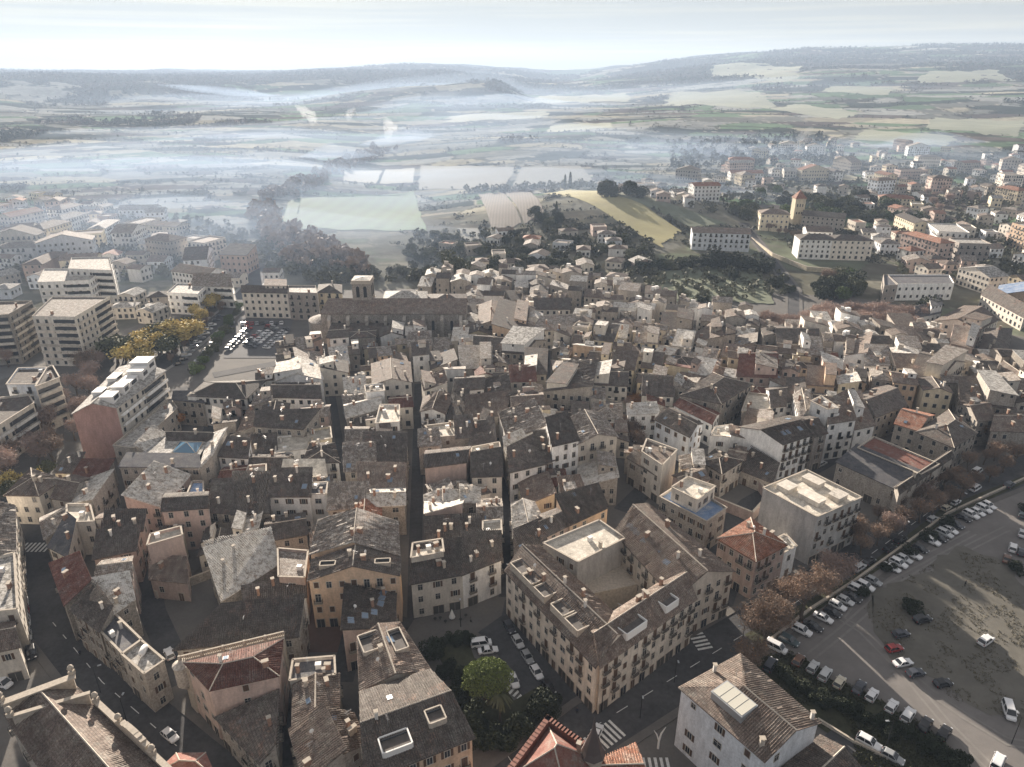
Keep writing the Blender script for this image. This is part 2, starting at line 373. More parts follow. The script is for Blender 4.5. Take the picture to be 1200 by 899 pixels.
# ------------------------------------------------------------------ houses
SPEC = []          # every building before it is built: dict
def H(px, h, roof, wall, rc, name='house', label=None, rise=None, ground=None, world=None, **k):
    if world is None:
        q = [(px[i], px[i+1]) for i in range(0, len(px), 2)]
        gz = ground or 0.0
        pts = [G(u, v, h+gz) for u, v in q]
    else: pts = world; gz = ground or 0.0
    pts = [Vector((p[0], p[1])) for p in pts]
    a = sum(pts[i].x*pts[(i+1) % len(pts)].y-pts[(i+1) % len(pts)].x*pts[i].y for i in range(len(pts)))
    if a < 0: pts = [pts[1], pts[0], pts[3], pts[2]] if len(pts) == 4 else pts[::-1]
    c = sum(pts, Vector((0, 0)))/len(pts)
    d = dict(p=pts, h=h+random.uniform(-.04, .04), roof=roof, wall=wall, rc=rc, name=name, label=label, rise=rise, gz=gz, traced=label is not None, c=c, near=c.length, k=k,
             bb=(min(p.x for p in pts), min(p.y for p in pts), max(p.x for p in pts), max(p.y for p in pts)))
    SPEC.append(d); return d
CELL = {}; NIDX = [0]
def occupied(x, y, z=0, skip=None):
    while NIDX[0] < len(SPEC):                       # file new buildings by 16 m cell
        s = SPEC[NIDX[0]]; NIDX[0] += 1; b = s['bb']
        for i in range(int(b[0]//16), int(b[2]//16)+1):
            for j in range(int(b[1]//16), int(b[3]//16)+1): CELL.setdefault((i, j), []).append(s)
    for s in CELL.get((int(x//16), int(y//16)), ()):
        if s.get('gone'): continue
        b = s['bb']
        if s is skip or x < b[0] or x > b[2] or y < b[1] or y > b[3] or s['h']+s['gz'] < z: continue
        if inpoly(x, y, s['p']): return True
    return False
CAMXY = Vector((0, 0))
def build_house(s, parts=True):
    p, h, gz, roof, k = s['p'], s['h'], s['gz'], s['roof'], s['k']
    rnd = random.Random(int(abs(s['c'].x*131+s['c'].y*977)*10)); n = len(p); c = s['c']
    q = [v-c for v in p]
    root = thing(s['name'], s['label'], k.get('cat', s['name'].replace('_', ' ').split()[-1]), (c.x, c.y, gz), 0, k.get('group'))
    s['root'] = root; wm = WALL[s['wall']]; rm = ROOF[s['rc']]; bot = -k.get('deep', .6)
    wb = MB(); rb = MB(); zf = lambda s_, t_: h; ridge = None
    if roof == 'F' or n != 4:
        zt = h+k.get('parapet', .7); inn = []
        for i in range(n):
            a, b, d = q[i-1], q[i], q[(i+1) % n]
            e1 = (b-a).normalized(); e2 = (d-b).normalized(); n1 = Vector((-e1.y, e1.x)); n2 = Vector((-e2.y, e2.x))
            m = (n1+n2); m = m/max(.35, m.length_squared)*2*.16*1.0
            inn.append(b+m*1.0)
        for i in range(n):
            j = (i+1) % n
            wb.face([(q[i].x, q[i].y, bot), (q[j].x, q[j].y, bot), (q[j].x, q[j].y, zt), (q[i].x, q[i].y, zt)])
            wb.face([(q[i].x, q[i].y, zt), (q[j].x, q[j].y, zt), (inn[j].x, inn[j].y, zt), (inn[i].x, inn[i].y, zt)], 1)
            wb.face([(inn[j].x, inn[j].y, h), (inn[i].x, inn[i].y, h), (inn[i].x, inn[i].y, zt), (inn[j].x, inn[j].y, zt)])
        rb.slab([[(v.x, v.y, h+.02) for v in inn]], .25)
        B = (lambda s_, t_: (q[0]*(1-s_)+q[1]*s_)*(1-t_)+(q[3]*(1-s_)+q[2]*s_)*t_) if n == 4 else (lambda s_, t_: q[0].lerp(q[n//2], .25+.5*s_).lerp(Vector((0, 0)), .3+.4*t_))
    else:
        B = lambda s_, t_: (q[0]*(1-s_)+q[1]*s_)*(1-t_)+(q[3]*(1-s_)+q[2]*s_)*t_
        lx = ((q[1]-q[0]).length+(q[2]-q[3]).length)/2; ly = ((q[3]-q[0]).length+(q[2]-q[1]).length)/2
        ov = k.get('ov', .45); es, et = ov/lx, ov/ly; pit = k.get('pitch', rnd.uniform(.27, .36)); rs = s['rise']
        if roof == 'h' and lx < ly: ax = 'y'
        else: ax = 'x'
        if rs is None: rs = pit*{'x': ly/2, 'y': lx/2, 'n': ly, 'f': ly, 'l': lx, 'r': lx, 'h': min(lx, ly)/2, 'q': lx/2}[roof]
        if roof in 'nflr' and s['rise'] is None: rs = min(rs, 3.4)
        V = lambda s_, t_: (*B(s_, t_), zf(s_, t_))
        if roof == 'x': zf = lambda s_, t_: h+rs*(1-abs(2*t_-1))
        elif roof in 'yq': zf = lambda s_, t_: h+rs*(1-abs(2*s_-1))
        elif roof == 'n': zf = lambda s_, t_: h+rs*t_
        elif roof == 'f': zf = lambda s_, t_: h+rs*(1-t_)
        elif roof == 'l': zf = lambda s_, t_: h+rs*s_
        elif roof == 'r': zf = lambda s_, t_: h+rs*(1-s_)
        a0, a1, b0, b1 = -es, 1+es, -et, 1+et
        if roof == 'x':
            rb.slab([[V(a0, b0), V(a1, b0), V(a1, .5), V(a0, .5)], [V(a0, .5), V(a1, .5), V(a1, b1), V(a0, b1)]], .22); ridge = (V(a0, .5), V(a1, .5))
        elif roof == 'y':
            rb.slab([[V(a0, b0), V(.5, b0), V(.5, b1), V(a0, b1)], [V(.5, b0), V(a1, b0), V(a1, b1), V(.5, b1)]], .22); ridge = (V(.5, b0), V(.5, b1))
        elif roof == 'q':
            tq = max(.5, 1-.5*lx/ly); e = V(.5, tq)
            rb.slab([[V(a0, b0), V(.5, b0), e, V(a0, b1)], [V(.5, b0), V(a1, b0), V(a1, b1), e], [V(a1, b1), V(a0, b1), e]], .22); ridge = (V(.5, b0), e)
            z0 = zf; zf = lambda s_, t_: min(z0(s_, t_), h+rs*max(0, 1-t_)/max(1e-3, 1-tq))
        elif roof == 'h':
            qq = min(.5, .5*min(lx, ly)/max(lx, ly)); zz = lambda s_, t_: (*B(s_, t_), h-rs*.12)
            if ax == 'x': r0, r1 = (*B(qq, .5), h+rs), (*B(1-qq, .5), h+rs)
            else: r0, r1 = (*B(.5, qq), h+rs), (*B(.5, 1-qq), h+rs)
            c0, c1, c2, c3 = zz(a0, b0), zz(a1, b0), zz(a1, b1), zz(a0, b1)
            if qq > .49: r0 = r1 = (*B(.5, .5), h+rs); rb.slab([[c0, c1, r0], [c1, c2, r0], [c2, c3, r0], [c3, c0, r0]], .22); ridge = None
            elif ax == 'x': rb.slab([[c0, c1, r1, r0], [c1, c2, r1], [c2, c3, r0, r1], [c3, c0, r0]], .22); ridge = (r0, r1)
            else: rb.slab([[c0, c1, r0], [c1, c2, r1, r0], [c2, c3, r1], [c3, c0, r0, r1]], .22); ridge = (r0, r1)
            zf = (lambda s_, t_: h+rs*min(1, 2*t_, 2-2*t_, s_/qq, (1-s_)/qq)) if ax == 'x' else (lambda s_, t_: h+rs*min(1, 2*s_, 2-2*s_, t_/qq, (1-t_)/qq))
            for cc in (c0, c1, c2, c3):
                rr = r0 if (Vector(cc)-Vector(r0)).length < (Vector(cc)-Vector(r1)).length else r1
                if s['near'] < 330: rb.tube([Vector(cc)+Vector((0, 0, .02)), Vector(rr)+Vector((0, 0, .04))], [.13, .13], 4, 1)
        else: rb.slab([[V(a0, b0), V(a1, b0), V(a1, b1), V(a0, b1)]], .22)
        if ridge and s['near'] < 330: rb.tube([Vector(ridge[0])+Vector((0, 0, .03)), Vector(ridge[1])+Vector((0, 0, .03))], [.15, .15], 4, 1)
        cor = [(0, 0), (1, 0), (1, 1), (0, 1)]
        for i in range(4):
            j = (i+1) % 4; a, b = cor[i], cor[j]; md = ((a[0]+b[0])/2, (a[1]+b[1])/2)
            pa, pb = B(*a), B(*b); za, zb, zm = zf(*a)-.1, zf(*b)-.1, zf(*md)-.1
            f = [(*pa, bot), (*pb, bot), (*pb, zb)]
            if zm > max(za, zb)+.05 and roof != 'h' and not (roof == 'q' and i == 2): f.append((*B(*md), zm))
            f.append((*pa, za)); wb.face(f)
    s['zf'] = zf; s['B'] = B
    if roof != 'F' and n == 4 and s['near'] < 250 and s['rc'] not in 'syuvz': tile_rows(rb.tops, rm, root, rnd)
    if parts and k.get('attic', s['near'] > (235 if s['traced'] else 150) and s['near'] < 420 and roof not in 'Fhq' and n == 4 and k.get('clutter', True)):
        if lx*ly > 45 and rnd.random() < .5:                       # a raised part of the house with a roof of its own
            a0_, a1_ = rnd.choice(((0.02, rnd.uniform(.35, .6)), (rnd.uniform(.4, .65), .98))); c0_, c1_ = rnd.choice(((.04, .96), (.3, .97), (.04, .6))); up = rnd.uniform(1.6, 3.0); sl = rnd.uniform(.8, 1.6); zb = max(zf(a0_, c0_), zf(a1_, c0_), zf(a0_, c1_), zf(a1_, c1_), zf((a0_+a1_)/2, (c0_+c1_)/2)); zl = min(zf(a0_, c0_), zf(a1_, c1_), zf(a0_, c1_), zf(a1_, c0_))-.5
            hi = rnd.choice((0, 1, 2, 3)); cs = [B(a0_, c0_), B(a1_, c0_), B(a1_, c1_), B(a0_, c1_)]; zz = [zb+up-(sl if (m_-hi) % 4 in (0, 1) else 0)-.3 for m_ in range(4)]; wb2 = MB(); rb2 = MB(); cc = sum(cs, Vector((0, 0)))/4
            for m_ in range(4): a_, b_ = cs[m_], cs[(m_+1) % 4]; wb2.face([(a_.x, a_.y, zl), (b_.x, b_.y, zl), (b_.x, b_.y, zz[(m_+1) % 4]-.08), (a_.x, a_.y, zz[m_]-.08)])
            d_ = cs[1]-cs[0]; e_ = d_.length; an = math.atan2(d_.y, d_.x); nn = Vector((d_.y, -d_.x))/max(.1, e_)
            for m_ in range(max(1, int(e_/2.4))):
                if c0_ > .2 or rnd.random() < .6: w_ = cs[0].lerp(cs[1], (m_+.5)/max(1, int(e_/2.4))); wb2.box((w_.x+nn.x*.02, w_.y+nn.y*.02, min(zz[0], zz[1])-1.0), (.75, .1, .9), an, 1)
            rb2.slab([[(*(cc+(v_-cc)*1.09), z_) for v_, z_ in zip(cs, zz)]], .18); wb2.build('upper_storey', [WALL[rnd.choice((s['wall'], 'w', 'c', 't', s['wall']))], M_PANE], root); rb2.build('upper_roof', ROOF[rnd.choice((s['rc'], s['rc'], 'm', 'e', 'l', 'z'))], root, uv=True)
        elif rnd.random() < .35:
            s_, t_ = rnd.uniform(.22, .78), rnd.uniform(.3, .75); b_ = B(s_, t_); an = math.atan2(*(q[1]-q[0]).yx); wd, dp = rnd.uniform(1.8, 3.4), rnd.uniform(1.6, 2.8); z0 = zf(s_, t_); hh = rnd.uniform(.7, 1.7); mb = MB(); ca, sa = math.cos(an), math.sin(an)
            mb.box((b_.x, b_.y, z0+hh/2-.9), (wd, dp, hh+1.8), an, 0); cr = [(b_.x+x*ca-y*sa, b_.y+x*sa+y*ca, z0+hh+(.5 if y > 0 else 0)) for x, y in ((-wd/2-.2, -dp/2-.2), (wd/2+.2, -dp/2-.2), (wd/2+.2, dp/2+.2), (-wd/2-.2, dp/2+.2))]; mb.slab([cr], .14, 1)
            mb.build('attic_room', [WALL[rnd.choice((s['wall'], 'w', 'c'))], ROOF[rnd.choice('mdez')]], root, uv=True)
    if s['near'] < 300:                                            # string course under the eaves, plinth
        for i in range(n):
            a, b = q[i], q[(i+1) % n]; d = (b-a); ln = d.length; an = math.atan2(d.y, d.x); m = (a+b)/2; nn = Vector((d.y, -d.x))/ln
            if roof != 'F' and n == 4 and i in ({'x': (0, 2), 'y': (1, 3), 'h': (0, 1, 2, 3), 'q': (1, 2, 3), 'n': (0,), 'f': (2,), 'l': (3,), 'r': (1,)}[roof]):
                wb.box((m.x+nn.x*.09, m.y+nn.y*.09, h-.32), (ln+.2, .18, .16), an, 1)
            elif roof == 'F': wb.box((m.x+nn.x*.05, m.y+nn.y*.05, h+k.get('parapet', .7)-.02), (ln+.24, .42, .12), an, 1)
    wmats = [wm, M_STONE]
    if k.get('gablemat'):
        wmats.append(WALL[k['gablemat']])
    w_o = wb.build('wall', wmats, root); r_o = rb.build('roof', [rm, M_PLASTER], root, uv=True)
    if k.get('gablemat'):
        w_o.data.polygons[k['gable_i']].material_index = 2
    # windows, doors, balconies
    near = s['near'] < 232 and k.get('wpart', True); mbw = MB(); nmb = 0; style = rnd.choice([0, 0, 1, 2, 5, 0]); fst = k.get('storey', 2.95)
    dens = k.get('dens', 1.0); balp = k.get('balc', .3 if rnd.random() < .6 else 0); done = 0
    for i in range(n):
        if not k.get('win', True): break
        a, b = q[i], q[(i+1) % n]; d = b-a; ln = d.length
        if ln < 2.6: continue
        nn = Vector((d.y, -d.x))/ln; mid = (a+b)/2+c; tocam = (CAMXY-mid).normalized()
        if nn.dot(tocam) < -.05: continue
        if i in k.get('blank', ()): continue
        if n == 4 and i in (1, 3) and ln > 0 and rnd.random() < .12 and 'blank' not in k: continue
        an = math.atan2(d.y, d.x); sp = k.get('sp', rnd.uniform(2.3, 3.2)); cnt = max(1, int((ln-.9)/sp)); ns = max(1, int((h-.4)/fst)); st = (h-.15)/ns
        for lev in range(ns):
            for j in range(cnt):
                if rnd.random() > dens*.93: continue
                f = (j+.5)/cnt; pos = a.lerp(b, f); z = lev*st+st*.52+rnd.uniform(-.06, .06); pos = pos+d/ln*rnd.uniform(-.12, .12)
                if lev == ns-1 and z+.9 > h-.3: z = h-1.35
                ox, oy = pos.x+c.x+nn.x*1.3, pos.y+c.y+nn.y*1.3
                if occupied(ox, oy, z+gz+.3, s): continue
                if near:
                    lc = (pos.x, pos.y, z)
                    if lev == 0:
                        if rnd.random() < k.get('shop', .55): t = rnd.choice(DOOR_T); o = link('door', t, root, (pos.x, pos.y, 1.28 if t is not DOOR_T[0] else 1.2), None, an)
                        else: link('window', WIN_T[style], root, lc, None, an)
                    elif rnd.random() < balp and lev < ns:
                        link('window', FR_T[rnd.random() < .4], root, (pos.x, pos.y, z-.15), None, an)
                        link('balcony', BALC_T[0], root, (pos.x, pos.y, z-1.3), None, an)
                    else: link('window', WIN_T[style if rnd.random() < .66 else rnd.choice((0, 1, 2, 3, 4))], root, lc, None, an)
                    done += 1
                else:
                    wd, ht = (1.1, 1.45) if lev or rnd.random() < .6 else (1.6, 2.0)
                    if balp and rnd.random() < balp*1.5 and lev: 
                        ht = 2.1; mbw.box((pos.x+nn.x*.35, pos.y+nn.y*.35, z-1.15), (wd+.8, .7, .12), an, 0); mbw.box((pos.x+nn.x*.68, pos.y+nn.y*.68, z-.65), (wd+.8, .05, .9), an, 2)
                    mbw.box((pos.x, pos.y, z), (wd+.28, .1, ht+.25), an, 0); mbw.box((pos.x+nn.x*.045, pos.y+nn.y*.045, z), (wd, .06, ht), an, 1); nmb += 1
    if k.get('bands'):
        for i in range(n):
            a, b = q[i], q[(i+1) % n]; d = b-a; ln = d.length; nn = Vector((d.y, -d.x))/ln
            if nn.dot((CAMXY-((a+b)/2+c)).normalized()) < -.05 or i in k.get('blank', ()): continue
            an = math.atan2(d.y, d.x); ns = max(1, int((h-.4)/fst)); st = (h-.15)/ns
            for lev in range(1, ns):
                bm2 = MB()
                for f0, f1 in ((.03, .47), (.53, .97)) if ln > 16 else ((.05, .95),):
                    m_ = a.lerp(b, (f0+f1)/2); L_ = ln*(f1-f0); z = lev*st; bm2.box((m_.x+nn.x*.55, m_.y+nn.y*.55, z), (L_, 1.1, .16), an, 0); bm2.box((m_.x+nn.x*1.05, m_.y+nn.y*1.05, z+.5), (L_, .1, .9), an, 0)
                bm2.box((m_.x+nn.x*.03, m_.y+nn.y*.03, z+1.75), (L_, .12, 1.5), an, 1); bm2.build('balcony', [WALL[k['bands']], M_PANE], root)  # dark strip stands for recess shade and glazing behind the balcony
    if nmb: mbw.build('window_glazing', [M_FRAME, M_PANE, M_IRON], root, kind='stuff')
    # roof things
    if parts and k.get('clutter', True) and s['near'] < 420:
        nch = k.get('chim', rnd.choice((0, 1, 1, 2, 2, 3)) if s['near'] < 300 else rnd.choice((0, 1, 1)))
        for _ in range(nch):
            s_, t_ = rnd.uniform(.12, .88), rnd.uniform(.15, .85); b_ = B(s_, t_)
            link('chimney', rnd.choice(CHIM_T), root, (b_.x, b_.y, zf(s_, t_)), None, rnd.choice((0, 1.57))+rnd.uniform(-.2, .2)+math.atan2(*(q[1]-q[0]).yx))
        if s['near'] < 330:
            if rnd.random() < k.get('ant', .45):
                s_, t_ = rnd.uniform(.2, .8), rnd.uniform(.2, .8); b_ = B(s_, t_); link('antenna', ANT_T, root, (b_.x, b_.y, zf(s_, t_)), None, rnd.uniform(0, 3))
            for _ in range(k.get('sky', rnd.choice((0, 0, 0, 0, 1, 1)) if roof != 'F' else 0)):
                s_, t_ = rnd.choice((rnd.uniform(.12, .4), rnd.uniform(.6, .88))), rnd.choice((rnd.uniform(.12, .4), rnd.uniform(.6, .88)))
                put_skylight(s, s_, t_, SKY_T[rnd.random() < .3])
            if roof == 'F' and rnd.random() < .8:
                s_, t_ = rnd.uniform(.2, .8), rnd.uniform(.2, .8); b_ = B(s_, t_); link('roof_box', BOX_T, root, (b_.x, b_.y, h), None, math.atan2(*(q[1]-q[0]).yx))
            if rnd.random() < .15:
                s_, t_ = rnd.uniform(.2, .8), rnd.uniform(.2, .8); b_ = B(s_, t_); link('satellite_dish', DISH_T, root, (b_.x, b_.y, zf(s_, t_)), None, rnd.uniform(0, 6))
    return root
def tile_rows(tops, rm, root, rnd):
    """cover tiles: one run of short, uneven humps for every column of tiles"""
    mb = MB()
    for f in tops:
        P_ = [Vector(p) for p in f]; nrm = (P_[1]-P_[0]).cross(P_[2]-P_[0])
        if nrm.length < 1e-6: continue
        nrm.normalize()
        if nrm.z < 0: nrm = -nrm
        t = Vector((0, 0, 1)).cross(nrm)
        if t.length < .03: continue
        t.normalize(); b = nrm.cross(t); uv = [(p.dot(t), p.dot(b)) for p in P_]; o = P_[0].dot(nrm); u0, u1 = min(a for a, _ in uv), max(a for a, _ in uv); u = math.ceil((u0+.15)/.46)*.46
        while u < u1-.1:
            vs = []
            for (ua, va), (ub, vb) in zip(uv, uv[1:]+uv[:1]):
                if (ua <= u) != (ub <= u): vs.append(va+(vb-va)*(u-ua)/(ub-ua))
            if len(vs) >= 2:
                v, ve = min(vs)+.03, max(vs)-.03
                while v < ve:
                    w = min(ve, v+rnd.uniform(1.1, 1.9)); du = rnd.uniform(-.035, .035); hh = rnd.uniform(.07, .13)
                    if rnd.random() > .03:
                        q = [t*(u+du+x)+b*y+nrm*(o+z) for y in (v, w) for x, z in ((-.13, .004), (0, hh), (.13, .004))]; i = len(mb.v); mb.v.extend([tuple(x) for x in q]); mb.f += [(i, i+1, i+4, i+3), (i+1, i+2, i+5, i+4), (i, i+2, i+1)]; mb.m += [0, 0, 0]
                    v = w+.02
            u += .46
    if mb.f: mb.build('roof_tile_row', rm, root, uv=True, kind='stuff')
def put_skylight(s, s_, t_, tm):
    B, zf = s['B'], s['zf']; e = .02
    p0 = Vector((*B(s_, t_), zf(s_, t_))); px = Vector((*B(s_+e, t_), zf(s_+e, t_)))-p0; py = Vector((*B(s_, t_+e), zf(s_, t_+e)))-p0
    nrm = px.cross(py).normalized(); x = px.normalized(); y = nrm.cross(x)
    o = link('skylight', tm, s['root']); o.matrix_local = Matrix(((x.x, y.x, nrm.x, p0.x), (x.y, y.y, nrm.y, p0.y), (x.z, y.z, nrm.z, p0.z), (0, 0, 0, 1)))
    return o
